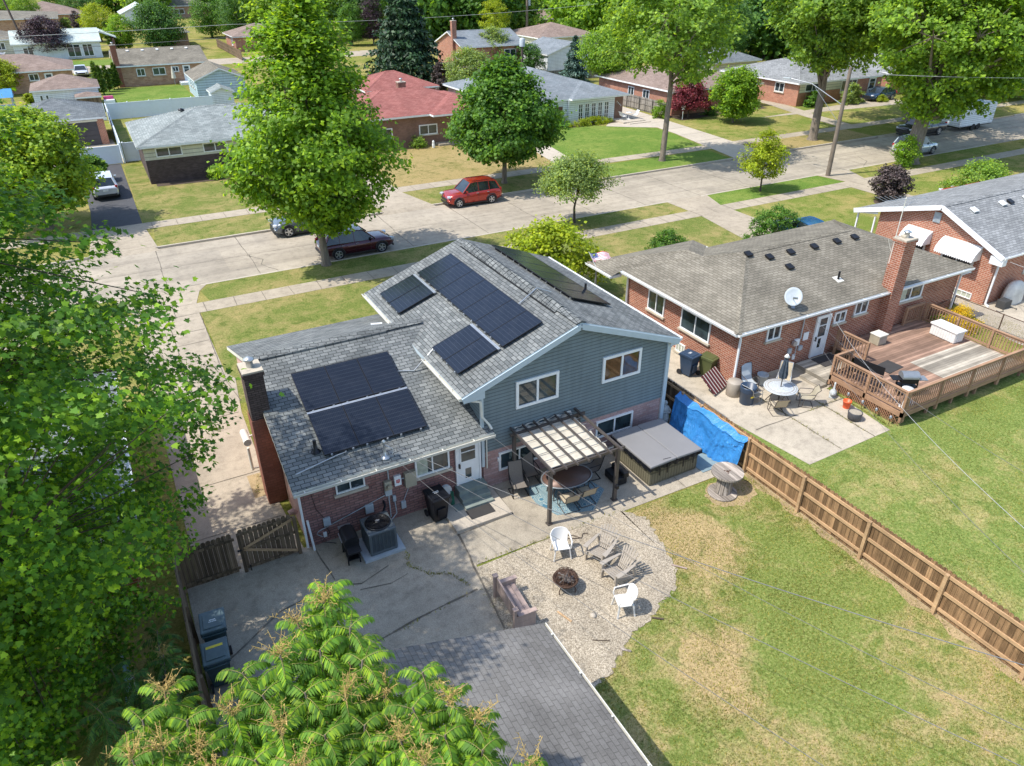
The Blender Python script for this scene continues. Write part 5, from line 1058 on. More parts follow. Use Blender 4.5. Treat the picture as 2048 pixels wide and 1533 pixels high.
for i in range(n):
    for s_ in (1,-1):
        y0_ = DY0+i*.13-(0 if s_ > 0 else zt); y1_ = y0_+(zt-zb); za, zb_ = (zb,zt) if s_ > 0 else (zt,zb)
        y0_, y1_ = y0_-(zt if s_ > 0 else 0), y1_-(zt if s_ > 0 else 0)
        if y0_ < DY0 or y1_ > 17.3: continue
        mb.bar((DX0-.02-(.012 if s_ > 0 else 0),y0_,za), (DX0-.02-(.012 if s_ > 0 else 0),y1_,zb_), .01, .035, up=(1,0,0))
mb.build('lattice', M['lattice'], DK, local=False, uv=False)
for i in range(6): x_ = DX0+.2+i*1.58; mb = MB(); mb.bar((x_,DY0+.1,0),(x_,DY0+.1,DZ-.05),.09,.09,up=(1,0,0)); mb.build('support_post', M['rail'], DK, local=False)
mb = MB(); mb.box(DX0+.1,DX1-.1,DY0+1.6,17.2,0.0,DZ-.06); mb.build('deck_shade_fill', M['soil'], DK, local=False)  # added dark block standing in for the shade below the open deck
mb = MB(); mb.box(24.7,26.88,17.36,19.1,0,.3); mb.box(24.25,24.68,17.3,18.4,0,.15); o_ = mb.build('landing', M['deck_grey'], DK, local=False)
mb = MB(); mb.box(25.55,26.75,18.2,19.0,.31,.325); thing1(mb, 'doormat', M['mat'], (0,0,0), 'black doormat on the landing below the white back door', 'doormat')
# on the deck
def deck_box():
    r = empty('deck_box', (32.2,17.15,DZ), 'white plastic deck storage box standing against the far railing', 'storage box'); mb = MB(); mb.cbox((0,0,.27),.62,1.25,.5,bev=.02)
    for i in range(9): mb.box(-.325,-.312,-.58+i*.13,-.52+i*.13,.05,.48)
    for i in range(4): mb.box(-.26+i*.14,-.2+i*.14,-.638,-.626,.05,.48)
    mb.build('body', M['whiteplastic'], r); mb = MB(); mb.cbox((0,0,.55),.72,1.38,.09,bev=.03); mb.build('lid', M['whiteplastic'], r); r.rotation_euler = (0,0,-.05)
deck_box()
def cabinet(loc, label):
    r = empty('storage_cube', loc, label, 'storage box'); mb = MB(); mb.cbox((0,0,.23),.55,.5,.44,bev=.02); mb.build('body', M['tanbox'], r); mb = MB(); mb.cbox((0,0,.47),.6,.55,.05,bev=.015); mb.build('lid', M['gutter'], r); mb = MB(); mb.box(-.2,.2,-.262,-.25,.1,.36); mb.build('front_panel', M['taupeplastic'], r)
cabinet((28.95,18.3,DZ), 'small beige storage cube on the deck beside the brick chimney')
mb = MB(); mb.box(0,1.05,0,.75,0,.012); thing1(mb, 'rug', M['mat'], (26.95,16.1,DZ+.012), 'dark rectangular mat lying on the brown deck boards', 'mat', rz=.1)
def gas_grill(loc, rz, label, open_=False):
    r = empty('gas_grill', loc, label, 'grill', rz=rz)
    mb = MB(); mb.cbox((0,0,.4),.7,.42,.06); 
    for x in (-.32,.32):
        for y in (-.18,.18): mb.bar((x,y,0),(x,y,.6),.04,.04,up=(1,0,0))
    mb.cbox((0,0,.16),.64,.36,.03); mb.build('cart', M['blackmetal'], r)
    mb = MB(); mb.cbox((0,0,.68),.66,.44,.2,bev=.03); mb.build('firebox', M['blackmetal'], r)
    mb = MB(); pr = [(-.23,0),(-.23,.1),(-.15,.2),(.0,.24),(.15,.2),(.23,.1),(.23,0)]
    a = [(-.33,p[0],.79+p[1]) for p in pr]; b = [(.33,p[0],.79+p[1]) for p in pr]; mb.add(a, [tuple(range(6,-1,-1))]); mb.add(b, [tuple(range(7))]); mb.add(a+b, [(i,i+7,i+8,i+1)[::-1] for i in range(6)], 0, True); mb.build('hood', M['greymetal'] if open_ else M['blackmetal'], r)
    mb = MB(); mb.bar((-.22,-.27,.86),(.22,-.27,.86),.025,.025); mb.build('handle', M['galv'], r)
    for s in (-1,1): mb = MB(); mb.cbox((s*.52,0,.74),.34,.4,.03,bev=.01); mb.build('side_shelf', M['greymetal'] if s < 0 else M['blackmetal'], r)
    return r
gas_grill((26.05,14.75,DZ), 2.6, 'grey hooded barbecue grill at the corner of the deck railing', True); 
# long black bar cart and folding table on the deck
def trolley(loc, rz, label, m='blackmetal'):
    r = empty('metal_bench', loc, label, 'bench', rz=rz); mb = MB(); mb.cbox((0,0,.42),1.3,.42,.035); mb.build('seat', M[m], r); mb = MB()
    for x in (-.58,.58):
        for y in (-.17,.17): mb.bar((x,y,0),(x,y,.41),.035,.035,up=(1,0,0))
    mb.build('leg', M['blackmetal'], r); mb = MB(); mb.cbox((0,.22,.66),1.3,.03,.36); mb.build('backrest', M[m], r)
trolley((25.4,16.2,DZ), -1.35, 'black metal garden bench on the deck inside the railing')
mb = MB(); mb.tube([(0,0,0),(0,0,.9)], .05, 8); mb.lathe([(.02,.9),(.22,.86),(.24,.8)], (0,0,0), 14); mb.lathe([(.16,0),(.16,.06),(0,.07)], (0,0,0), 14); thing1(mb, 'bird_feeder', M['whiteplastic'], (25.1,14.1,DZ), 'white post feeder standing inside the deck corner', 'feeder')
mb = MB(); mb.lathe([(.14,0),(.17,.18),(.16,.18),(.0,.16)], (0,0,0), 14); thing1(mb, 'flower_pot', M['whiteplastic'], (25.4,14.05,DZ), 'small white pot beside the feeder in the deck corner', 'pot')

# ---------------------------------------------------------------- the neighbour's patio
def sling_chair(loc, rz, label, m='fabric_tan', frame='bronze', high=False, group=None):
    r = empty('patio_chair', loc, label, 'chair', group, rz); hb = 1.05 if high else .86
    mb = MB(); n = 7; pr = [(.27,.40),(.0,.36),(-.2,.385),(-.28,.5),(-.34,.72),(-.42,hb-.06),(-.47,hb)]
    for w_, nm in ((.235,'sling'),):
        a = [(-w_,p[0],p[1]) for p in pr]; b = [(w_,p[0],p[1]) for p in pr]; a2 = [(x,y-.008,z-.012) for x,y,z in a]; b2 = [(x,y-.008,z-.012) for x,y,z in b]
        mb.add(a+b, [(i,i+7,i+8,i+1)[::-1] for i in range(6)], 0, True); mb.add(a2+b2, [(i,i+7,i+8,i+1) for i in range(6)], 0, True)
    mb.build('sling', M[m], r)
    mb = MB()
    for s in (-1,1):
        x = s*.25; mb.tube([(x,p[0],p[1]) for p in pr], .016, 6); mb.tube([(x,-.30,.62),(x*1.1,-.1,.62),(x*1.12,.22,.60),(x*1.12,.26,.5),(x*1.1,.28,.03),(x*1.1,-.3,.02)], .016, 6); mb.tube([(x,.1,.37),(x*1.1,.14,.03)], .014, 6)
    mb.tube([(-.275,-.3,.02),(.275,-.3,.02)], .016, 6); mb.tube([(-.25,-.47,hb),(.25,-.47,hb)], .016, 6); mb.tube([(-.25,.27,.40),(.25,.27,.40)], .014, 6)
    mb.build('frame', M[frame], r); return r
# chairs face +y locally
sling_chair((22.95,18.15,0), 2.23, 'high backed beige sling chair behind the round table, backed to the wall', high=True, frame='galv'); sling_chair((21.3,16.85,0), -.42, 'beige sling chair with its back to the blue tarp, in front of the round table', frame='bronze'); sling_chair((21.0,17.95,0), -1.45, 'beige sling chair between the round table and the dark blue barrel', frame='galv'); sling_chair((22.75,16.75,0), .9, 'olive beige sling chair at the lawn side of the round table, right one', m='tanbox'); sling_chair((21.6,18.75,0), 2.9, 'grey blue sling chair against the brick wall beside the downspout', m='greybox', high=True)
r = empty('patio_table', (21.95,17.42,0), 'round mosaic topped patio table with a closed umbrella', 'table')
mb = MB(); mb.lathe([(.0,.69),(.66,.69),(.68,.70),(.68,.725),(.66,.735),(0,.735)], (0,0,0), 36); mb.build('tabletop', plain('mosaic_tabletop', (0.46,0.49,0.50), .5, var=.2, scale=14), r)
mb = MB(); mb.lathe([(.50,.737),(.53,.739),(.53,.742),(.50,.742)], (0,0,0), 36, cap=False); mb.lathe([(.60,.737),(.62,.739),(.62,.742),(.60,.742)], (0,0,0), 36, cap=False); mb.build('ring_inlay', M['taupeplastic'], r)
for i in range(4):
    a = pi/4+i*pi/2; mb = MB(); mb.tube([(.2*cos(a),.2*sin(a),.68),(.25*cos(a),.25*sin(a),.4),(.5*cos(a),.5*sin(a),.02)], .018, 6); mb.build('leg', M['bronze'], r)
r = empty('patio_umbrella', (21.95,17.42,0), 'closed dark blue striped umbrella standing through the round table', 'umbrella')
mb = MB(); mb.tube([(0,0,.05),(0,0,2.15)], .022, 8); mb.build('pole', M['bronze'], r)
mb = MB(); n = 16; prof = [(.05,1.12),(.13,1.16),(.15,1.35),(.11,1.7),(.07,2.0),(.02,2.16)]
vs = []
for rr, z in prof:
    for j in range(n): a = 2*pi*j/n; k = rr*(1.25 if j % 2 else .72); vs.append((k*cos(a), k*sin(a), z))
mb.add(vs, [(i*n+j,i*n+(j+1)%n,(i+1)*n+(j+1)%n,(i+1)*n+j) for i in range(5) for j in range(n)], 0, False); mb.build('canopy', plain('umbrella_blue_grey', (0.055,0.075,0.10), .9, var=.5, scale=8), r)
mb = MB(); mb.lathe([(.09,2.1),(.12,2.12),(.03,2.24),(0,2.25)], (0,0,0), 12); mb.build('cap', M['whiteplastic'], r)
r = empty('barrel', (20.75,18.0,0), 'dark blue plastic barrel with a yellow sticker on the patio', 'barrel')
mb = MB(); mb.lathe([(.26,0),(.28,.05),(.30,.55),(.33,.58),(.31,.62),(.335,.66),(.315,.70),(.34,.75),(.33,.82),(.30,.82),(.28,.3),(0,.3)], (0,0,0), 24); mb.build('body', M['bluebin'], r); mb = MB()
vs = [(.305*cos(a),.305*sin(a),z) for z in (.38,.46) for a in [(-1.9+.1*i) for i in range(8)]]; mb.add(vs, [(i,i+1,i+9,i+8) for i in range(7)]); mb.build('sticker', M['yellow'], r)
mb = MB(); mb.tube([(.05,0,.3),(.02,.1,.9)], .012, 5); mb.tube([(-.1,0,.3),(-.12,.08,.6)], .02, 5); mb.build('stick', M['greymetal'], r)
mb = MB(); mb.lathe([(.3,0),(.32,.02),(.32,.62),(.30,.66),(0,.68)], (0,0,0), 20); thing1(mb, 'round_bin', M['taupeplastic'], (20.75,18.75,0), 'squat taupe lidded bin between the barrel and the downspout', 'bin')
r = empty('flower_pot', (22.45,18.85,0), 'large pale grey pot beside the brick wall behind the round table', 'pot'); mb = MB(); mb.lathe([(.2,0),(.22,.05),(.22,.4),(.25,.42),(.25,.48),(.21,.48),(.2,.2),(0,.2)], (0,0,0), 20); mb.build('body', M['greybox'], r)
mb = MB(); mb.lathe([(.13,0),(.16,.28),(.175,.28),(.175,.33),(.14,.33),(.12,.04),(0,.04)], (0,0,0), 20); thing1(mb, 'bucket', M['orange'], (24.05,15.75,0.016), 'bright orange plastic bucket on the concrete by the lattice', 'bucket')
r = empty('planter', (23.6,15.0,.016), 'dark grey round planter filled with soil on the concrete', 'planter'); mb = MB(); mb.lathe([(.2,0),(.25,.05),(.28,.34),(.26,.36),(.24,.30),(0,.30)], (0,0,0), 24); mb.build('pot', plain('charcoal_planter',(0.06,0.06,0.065)), r); mb = MB(); mb.lathe([(.0,.325),(.245,.32)], (0,0,0), 24, cap=False); mb.build('soil', M['conc_pad'], r)
# goose statue
r = empty('goose_statue', (24.25,16.62,.016), 'white goose statue beside the small wooden landing', 'statue', rz=.6)
mb = MB(); mb.lathe([(0,.05),(.1,.08),(.15,.17),(.13,.27),(.05,.34)], (0,0,0), 14, sx=1.5); mb.tube([(.12,0,.24),(.2,0,.36),(.2,0,.47),(.26,0,.52),(.33,0,.49)], [.06,.04,.034,.045,.012], 8); mb.tube([(-.2,0,.2),(-.32,0,.26)], [.08,.01], 6); mb.build('body', M['stone'], r); mb = MB(); mb.cbox((0,0,.025),.36,.26,.05,bev=.01); mb.build('base', M['stone'], r)
for i, y_ in enumerate((14.1,14.75,15.4,16.1)):       # small lamps along the lattice
    r = empty('garden_light', (24.52,y_,0), ['low solar garden light at the corner end of the lattice','low solar garden light, second from the corner of the lattice','low solar garden light, third from the corner of the lattice','low solar garden light nearest the goose statue'][i], 'garden light', 'garden lights along the deck lattice'); mb = MB(); mb.tube([(0,0,0),(0,0,.3)], .012, 5); mb.build('stake', M['blackmetal'], r); mb = MB(); mb.lathe([(.05,.28),(.06,.38),(.0,.42)], (0,0,0), 10); mb.build('lamp_head', M['greymetal'], r)
# carts and folded chair between the house and the fence
def cart(loc, rz, label, m='darkplastic', lidm=None, h=.98, w=.58, d=.68, text=None, sticker=None, bars=False):
    r = empty('trash_cart', loc, label, 'trash cart', rz=rz)
    mb = MB(); t, b = (w/2, d/2), (w*.38, d*.34)
    a = [(-b[0],-b[1],.06),(b[0],-b[1],.06),(b[0],b[1],.06),(-b[0],b[1],.06)]; c = [(-t[0],-t[1],h),(t[0],-t[1],h),(t[0],t[1],h),(-t[0],t[1],h)]
    mb.add(a+c, [(3,2,1,0),(0,1,5,4),(1,2,6,5),(2,3,7,6),(3,0,4,7),(4,5,6,7)]); mb.cbox((0,0,h-.03),w+.05,d+.05,.05,bev=.01); mb.cbox((0,-t[1]+.02,h*.45),w*.5,.06,h*.35,bev=.01); mb.build('body', M[m], r)
    mb = MB(); mb.cbox((0,-.02,h+.03),w+.06,d+.08,.07,bev=.03); mb.cbox((0,-.02,h+.07),w*.8,d*.78,.03,bev=.012); mb.build('lid', M[lidm or m], r)
    mb = MB(); mb.tube([(-w/2,d/2+.07,h-.04),(w/2,d/2+.07,h-.04)], .02, 8); mb.bar((-w/2+.03,d/2,h-.04),(-w/2+.03,d/2+.07,h-.04),.03,.03); mb.bar((w/2-.03,d/2,h-.04),(w/2-.03,d/2+.07,h-.04),.03,.03); mb.build('handle', M[m], r)
    for s in (-1,1): mb = MB(); mb.tube([(s*(w/2-.05),d/2-.05,.12),(s*(w/2+.0),d/2-.05,.12)], .12, 16); mb.build('wheel', M['tyre'], r)
    if bars:
        mb = MB()
        for i, L_ in enumerate((.2,.16)): 
            for j in range(5): mb.box(-L_/2+j*L_/5,-L_/2+j*L_/5+L_/7,.02-i*.06,.055-i*.06,h+.0855,h+.088)
        mb.box(-.06,.06,-d/2-.012,-d/2-.008+.0,.62,.645) if False else None
        mb.build('lid_lettering', M['white'], r); mb = MB(); mb.box(-.07,.07,-d/2*.86-.032,-d/2*.86-.028,.5,.53); mb.build('front_mark', M['white'], r)
    if sticker: mb = MB(); mb.box(-.2,.2,-.2,-.12,h+.0855,h+.088); mb.build('sticker', M['yellow'], r)
    return r
cart((6.7,17.5,.016), .08, 'black trash cart standing against the rear wall beside the kitchen window', bars=True)
cart((-.52,15.45,.016), 1.57+1.5, 'dark green trash cart with pale lid behind the fence, farther from the camera', 'tealplastic', 'tealpale', bars=True); cart((-.62,14.4,.016), 1.57+1.52, 'dark green trash cart with a yellow strip on its lid, nearer the camera', 'tealplastic', 'tealpale', sticker=True)
cart((20.2,21.0,.016), .2, 'dark blue trash cart between the teal house and the red brick house', 'bluebin', bars=True); cart((20.85,20.5,.016), .25, 'olive green trash cart beside the dark blue cart along the brick wall', 'olive', h=.92)
mb = MB(); mb.cbox((0,0,.45),.9,.04,.78,rx=-.5); mb.build
r = empty('folding_lounger', (20.35,19.5,.0), 'folded lounger with dark red striped webbing leaning at the fence', 'folding chair', rz=.35)
t = NT('red_striped_webbing', .9); sx_ = t.n('ShaderNodeSeparateXYZ'); t.l(t.tc.outputs['UV'], sx_.inputs[0]); f_ = t.math('FRACT', t.math('MULTIPLY', sx_.outputs[0], 5)); t.col(t.ramp(f_, [(0,(0.10,0.015,0.018)),(.55,(0.10,0.015,0.018)),(.58,(.6,.55,.5)),(.78,(.42,.38,.34)),(.82,(0.03,0.01,0.01))], 'CONSTANT'))
mb = MB(); mb.cbox((0,0,.42),1.25,.03,.95,rx=-.85); mb.build('webbing', t.m, r); mb = MB()
for s in (-1,1): mb.tube([(s*.56,-.3,.1),(s*.56,.32,.66)], .018, 6)
mb.tube([(-.56,-.3,.1),(.56,-.3,.1)], .018, 6); mb.tube([(-.56,.32,.66),(.56,.32,.66)], .018, 6); mb.build('frame', M['galv'], r)
# satellite dish
r = empty('satellite_dish', (24.2,19.55,2.97), 'grey satellite dish on the tan roof above the rear wall', 'satellite dish', rz=-.75)
mb = MB(); n = 28
prof = [(0,-.06),(.15,-.05),(.28,-.022),(.36,0.01),(.37,.0),(.28,-.035),(0,-.075)]
b2 = MB(); b2.lathe(prof, (0,0,0), n, sx=1.0, sy=1.1); Rm = Matrix.Translation((0,-.12,.52)) @ Matrix.Rotation(.95, 4, 'X'); mb.add([Rm @ Vector(v) for v in b2.v], b2.f, 0, True); mb.build('reflector', M['greybox'], r)
mb = MB(); mb.tube([(0,0,0),(0,.05,.35),(0,-.05,.5)], .025, 8); mb.tube([(0,-.1,.4),(.02,-.62,.62)], .012, 6); mb.cbox((.02,-.62,.66),.2,.08,.07); mb.cbox((0,0,.0),.3,.2,.03,rx=.31); mb.tube([(.1,.2,.1),(0,.05,.3)], .01, 5); mb.tube([(-.1,.2,.1),(0,.05,.3)], .01, 5); mb.build('mount', M['greymetal'], r)
# tv antenna on the chimney
r = empty('tv_antenna', (29.75,19.3,4.0), 'tall spiky television antenna strapped to the brick chimney', 'antenna')
mb = MB(); mb.tube([(0,0,0),(0,0,3.0)], .022, 6); mb.tube([(.3,.0,0),(.1,.4,1.0)], .012, 5); mb.build('mast', M['gutter'], r); mb = MB(); B0 = Vector((-.9,.35,2.85)); B1 = Vector((.9,-.35,2.95)); mb.tube([B0,B1], .016, 6); s_ = Vector((.35,.9,0)).normalized()
for i in range(11): p = B0+(B1-B0)*(i/10); l_ = .75-.045*i; mb.tube([p-s_*l_, p+s_*l_], .006, 4)
mb.tube([(0,0,2.5),(.5,-.15,2.88)], .01, 4); mb.build('elements', M['galv'], r)
mb = MB(); mb.cbox((0,0,.05),.3,.25,.14,bev=.05); mb.cbox((.22,.1,.04),.2,.2,.1,bev=.04); thing1(mb, 'loose_brick', M['sill'], (30.1,19.1,5.22), 'loose stones holding down the chimney cap under the antenna', 'stones')
# flag on the porch of the brick house
def flag(loc, rz, label, s=1.0):
    r = empty('flag', loc, label, 'flag', rz=rz); W, H = 1.1*s, .62*s
    mb = MB(); mb.tube([(0,0,-.2),(0,0,.05)], .012, 6); mb.tube([(-.02,0,0),(W*.99,0,.32)] if False else [(0,0,.72*s),(0,0,-.4)], .014, 6); mb.build('staff', M['galv'], r)
    wv = lambda u: .07*sin(u*7)*s
    def strip(u0,u1,v0,v1,m,mb,o=0.0):
        n = 8; vs = []
        for i in range(n+1): u = u0+(u1-u0)*i/n; vs += [(u*W,wv(u)-o,v0*H),(u*W,wv(u)-o,v1*H)]
        mb.add(vs, [(2*i,2*i+2,2*i+3,2*i+1) for i in range(n)], m); 
        if o == 0.0: mb.add([(x,y+.008,z) for x,y,z in vs], [(2*i,2*i+1,2*i+3,2*i+2) for i in range(n)], m)
    mb = MB()
    for k in range(13): strip(.0 if k < 6 else .4, 1, k/13, (k+1)/13, 0 if k % 2 == 0 else 1, mb)
    for k in range(6,13): strip(0,.4,k/13,(k+1)/13,2,mb)
    for a in range(5):
        for b in range(4): u = .04+.08*a; v = .52+.12*b; mb.add([((u-.012)*W,wv(u)-.006,v*H),((u+.012)*W,wv(u)-.006,v*H),((u+.012)*W,wv(u)-.006,v*H+.025),((u-.012)*W,wv(u)-.006,v*H+.025)], [(0,1,2,3)], 1)
    mb.build('cloth', [plain('flag_red',(.55,.04,.05)), plain('flag_white',(.8,.8,.8)), plain('flag_blue',(.04,.06,.2))], r); return r
f_ = flag((20.15,28.6,2.75), -.1, 'striped flag hanging flat beside the porch roof corner of the red brick house'); f_.rotation_euler = (-1.15,.1,-.15)
f2 = flag((88.0,66.1,2.1), .3, 'flag by the door of the light grey roofed house', .8) if False else None
# covered grill and black crate by the orange brick house
r = empty('covered_grill', (40.4,18.85,0), 'barbecue under a grey and white cover against the orange brick wall', 'covered grill'); mb = MB(); n = 18; q = random.Random(8)
prof = [(.80,.03),(.78,.35),(.72,.75),(.58,1.02),(.32,1.16),(.0,1.2)]; vs = []
for rr, z in prof:
    for j in range(n): a = 2*pi*j/n; k = rr*(1+.06*sin(j*3.1)+q.uniform(-.03,.03)); vs.append((k*cos(a), k*.48*sin(a), z))
mb.add(vs, [(i*n+j,i*n+(j+1)%n,(i+1)*n+(j+1)%n,(i+1)*n+j) for i in range(5) for j in range(n)], 0, True); mb.build('cover', plain('grill_cover',(0.62,0.60,0.54),.8,var=.25,scale=2), r)
mb = MB(); mb.cbox((0,0,.22),.6,.45,.42,bev=.02); mb.tube([(-.3,-.2,.03),(-.5,-.35,.02),(-.75,-.3,.02),(-.7,-.1,.02)], .018, 6); mb.tube([(.3,-.2,.03),(.45,-.5,.02),(.25,-.55,.02)], .018, 6); thing1(mb, 'crate', plain('charcoal_crate',(0.05,0.05,0.05)), (39.3,18.6,.016), 'charcoal crate with a coiled hose beside the covered grill', 'crate')
# ---------------------------------------------------------------- things behind the teal house
r = empty('back_steps', (8.15,17.85,0), 'grey green concrete steps up to the white back door', 'steps')
mb = MB(); mb.box(7.62,8.66,17.75,18.14,.02,.55); mb.box(7.62,8.66,17.55-.05,17.747,.02,.36); mb.box(7.62,8.66,17.25,17.497,.02,.2); mb.build('treads', M['step'], r, local=False); mb = MB(); mb.box(7.3,7.6,17.35,17.7,.02,.14); mb.build('side_block', M['step'], r, local=False)
mb = MB(); mb.box(6.92,8.92,16.48,18.14,-.02,.12); struct('step_pad', mb, M['conc_light'])
mb = MB(); mb.box(7.58,8.46,16.76,17.24,.121,.134); mb.box(7.58,8.46,16.76,17.24,.121,.134) if False else None; thing1(mb, 'doormat', M['mat'], (0,0,0), 'dark rectangular doormat at the foot of the back steps', 'doormat')
r = empty('hose_reel', (7.15,17.85,0), 'green hose on a white reel between the black cart and the steps', 'hose reel')
mb = MB(); mb.tube([(0,.02,.75),(0,-.08,.75)], .21, 20); mb.build('reel', M['greybox'], r); mb = MB()
for i in range(6): mb.tube([(.14+.015*i,-.05-.02*i,.7),(.2+.01*i,-.12,.35),(.12+.03*i,-.1,.06)], .016, 6)
mb.build('hose', plain('green_hose',(0.02,0.13,0.08),.5), r)
# air conditioner
r = empty('air_conditioner', (4.58,17.14,0), 'grey air conditioning unit with round fan grille beside the rear wall', 'air conditioner')
mb = MB(); mb.box(-.6,.58,-.5,.5,.0,.09); mb.build('pad', M['greybox'], r)
mb = MB(); mb.cbox((0,0,.14),.8,.8,.1,bev=.04); mb.cbox((0,0,.83),.82,.82,.09,bev=.05); mb.cbox((0,0,.46),.70,.70,.62,bev=.03)
for s in (-1,1):
    for k in (-1,1): mb.cbox((s*.36,k*.36,.48),.08,.08,.66,bev=.02)
for i in range(13):
    z = .2+i*.046
    for s in (-1,1): mb.box(-.33,.33,s*.375-.012,s*.375+.012,z,z+.02); mb.box(s*.375-.012,s*.375+.012,-.33,.33,z,z+.02)
for i in range(5):
    u = -.22+i*.11
    for s in (-1,1): mb.box(u-.008,u+.008,s*.385-.012,s*.385+.012,.2,.8); mb.box(s*.385-.012,s*.385+.012,u-.008,u+.008,.2,.8)
mb.build('case', M['acmetal'], r)
mb = MB(); mb.lathe([(.36,.875),(.355,.91),(.32,.925),(.30,.9),(0,.89)], (0,0,0), 32)
for i in range(5): rr = .07+i*.05; mb.lathe([(rr,.945-.003*i),(rr+.008,.95-.003*i),(rr+.016,.945-.003*i)], (0,0,0), 28, cap=False)
for i in range(14): a = 2*pi*i/14; mb.bar((.05*cos(a),.05*sin(a),.95),(.33*cos(a),.33*sin(a),.925),.01,.01)
mb.lathe([(.09,.945),(.07,.965),(0,.967)], (0,0,0), 20); mb.build('fan_guard', M['blackmetal'], r); mb = MB(); mb.lathe([(.055,.969),(0,.97)], (0,0,0), 16, sx=1.2, sy=.7, cap=False); mb.build('badge', M['galv'], r)
mb = MB(); mb.tube([(.2,.4,.5),(.35,.62,.6),(.5,.8,.7),(.5,.95,.8)], .035, 8); mb.build('refrigerant_line', M['darkplastic'], r)
r.scale = (1.1,1.1,1.1)
g2 = gas_grill((3.65,17.1,.016), -1.62, 'black barbecue grill with side shelf between the wall and the air conditioner')
# pergola
PG = empty('pergola', (11.1,16.9,0), 'dark bronze metal pergola with cream sling canopy over the dining table', 'pergola')
PX0, PX1, PY0, PY1, PZ = 9.8, 12.42, 15.5, 18.0, 2.2
for x_ in (PX0-.05, PX1-.1):
    for y_ in (PY0-.02, PY1-.15):
        mb = MB(); mb.box(x_-.055,x_+.055,y_-.055,y_+.055,0.02,PZ-.08); mb.box(x_-.09,x_+.09,y_-.09,y_+.09,0.017,.06); mb.build('post', M['bronze'], PG, local=False)
mb = MB(); mb.box(PX0-.2,PX1+.15,PY0-.05,PY0+.01,PZ-.12,PZ-.03); mb.box(PX0-.2,PX1+.15,PY1-.18,PY1-.12,PZ-.12,PZ-.03)
mb.box(PX0-.08,PX0-.02,PY0-.25,PY1+.18,PZ-.03,PZ+.06); mb.box(PX1-.13,PX1-.07,PY0-.25,PY1+.18,PZ-.03,PZ+.06); mb.build('beam', M['bronze'], PG, local=False)
for i in range(5):
    x_ = PX0+.42+i*.425; mb = MB(); mb.box(x_-.022,x_+.022,PY0-.22,PY1+.3,PZ-.028,PZ+.045); mb.build('rafter', M['bronze'], PG, local=False)
mb = MB(); nx, ny = 22, 26; vs = []     # sling canopy sagging between the cross bars, bunched at the house side
for j in range(ny+1):
    v = j/ny; y_ = PY0+.12+v*(PY1-PY0-.1); ph = (v*6) % 1.0; sag = -.13*sin(pi*ph)**.8*(1 if v < .85 else .4)
    for i in range(nx+1): u = i/nx; vs.append((PX0+.05+u*(PX1-PX0-.32)+.02*sin(v*40+u*3), y_+.015*sin(u*14), PZ-.07+sag+.012*sin(u*9+v*23)))
fs = [(j*(nx+1)+i,j*(nx+1)+i+1,(j+1)*(nx+1)+i+1,(j+1)*(nx+1)+i) for j in range(ny) for i in range(nx)]
mb.add(vs, fs, 0, True); mb.add([(a,b,c-.006) for a,b,c in vs], [f[::-1] for f in fs], 0, True); c_ = mb.build('canopy', M['canopy'], PG, local=False)
mb = MB()
for j in range(7): y_ = PY0+.12+(PY1-PY0-.1)*j/6; mb.tube([(PX0,y_,PZ-.055),(PX1-.18,y_,PZ-.055)], .012, 6)
mb.build('canopy_bar', M['greymetal'], PG, local=False)
mb = MB(); q = random.Random(5)       # gathered valance near the wall
vs = []; n = 40
for i in range(n+1): u = i/n; x_ = PX0+.1+u*(PX1-PX0-.4); y_ = PY1-.02+.05*sin(u*38)+q.uniform(-.01,.01); vs += [(x_,y_,PZ-.02),(x_,y_+.06+.02*sin(u*25),PZ-.3)]
mb.add(vs, [(2*i,2*i+2,2*i+3,2*i+1) for i in range(n)], 0, True)
for j in range(4):
    vs = []
    for i in range(n+1): u = i/n; vs += [(PX0+.08+u*(PX1-PX0-.35), PY1+.04+.06*j, PZ-.02+.035*sin(u*30+j*2)+.02*(j%2)), (PX0+.08+u*(PX1-PX0-.35), PY1+.10+.06*j, PZ-.02+.035*sin(u*27+j*3+1))]
    mb.add(vs, [(2*i,2*i+2,2*i+3,2*i+1)[::-1] for i in range(n)], 0, True)
mb.build('valance', M['canopy'], PG, local=False)
mb = MB(); mb.cbox((12.33,15.38,.62),.1,.1,.14,bev=.02); mb.build('outlet_box', M['blackmetal'], PG, local=False)
# table, chairs, rug
r = empty('dining_table', (11.1,16.6,0), 'oval brown patio dining table under the pergola', 'table', rz=-.12)
t = NT('slatted_brown_top', .45, .2); sx_ = t.n('ShaderNodeSeparateXYZ'); t.l(t.tc.outputs['Object'], sx_.inputs[0]); f_ = t.math('FRACT', t.math('MULTIPLY', sx_.outputs[0], 26)); t.col(t.ramp(f_, [(0,(0.13,0.075,0.055)),(.75,(0.17,0.095,0.07)),(.85,(0.06,0.035,0.03)),(1,(0.06,0.035,0.03))]))
mb = MB(); mb.lathe([(0,.695),(.60,.695),(.60,.72),(0,.722)], (0,0,0), 40, sx=1.45, sy=1.0); mb.build('tabletop', t.m, r)
mb = MB(); mb.lathe([(.60,.69),(.635,.69),(.64,.71),(.63,.73),(.60,.73),(.60,.69)], (0,0,0), 40, sx=1.45, sy=1.0, cap=False); mb.build('rim', M['greymetal'], r)
for a in (.6,2.54,3.74,5.68): mb = MB(); mb.tube([(.55*cos(a),.35*sin(a),.69),(.7*cos(a),.42*sin(a),.35),(.72*cos(a),.5*sin(a),.02)], .022, 6); mb.build('leg', M['bronze'], r)
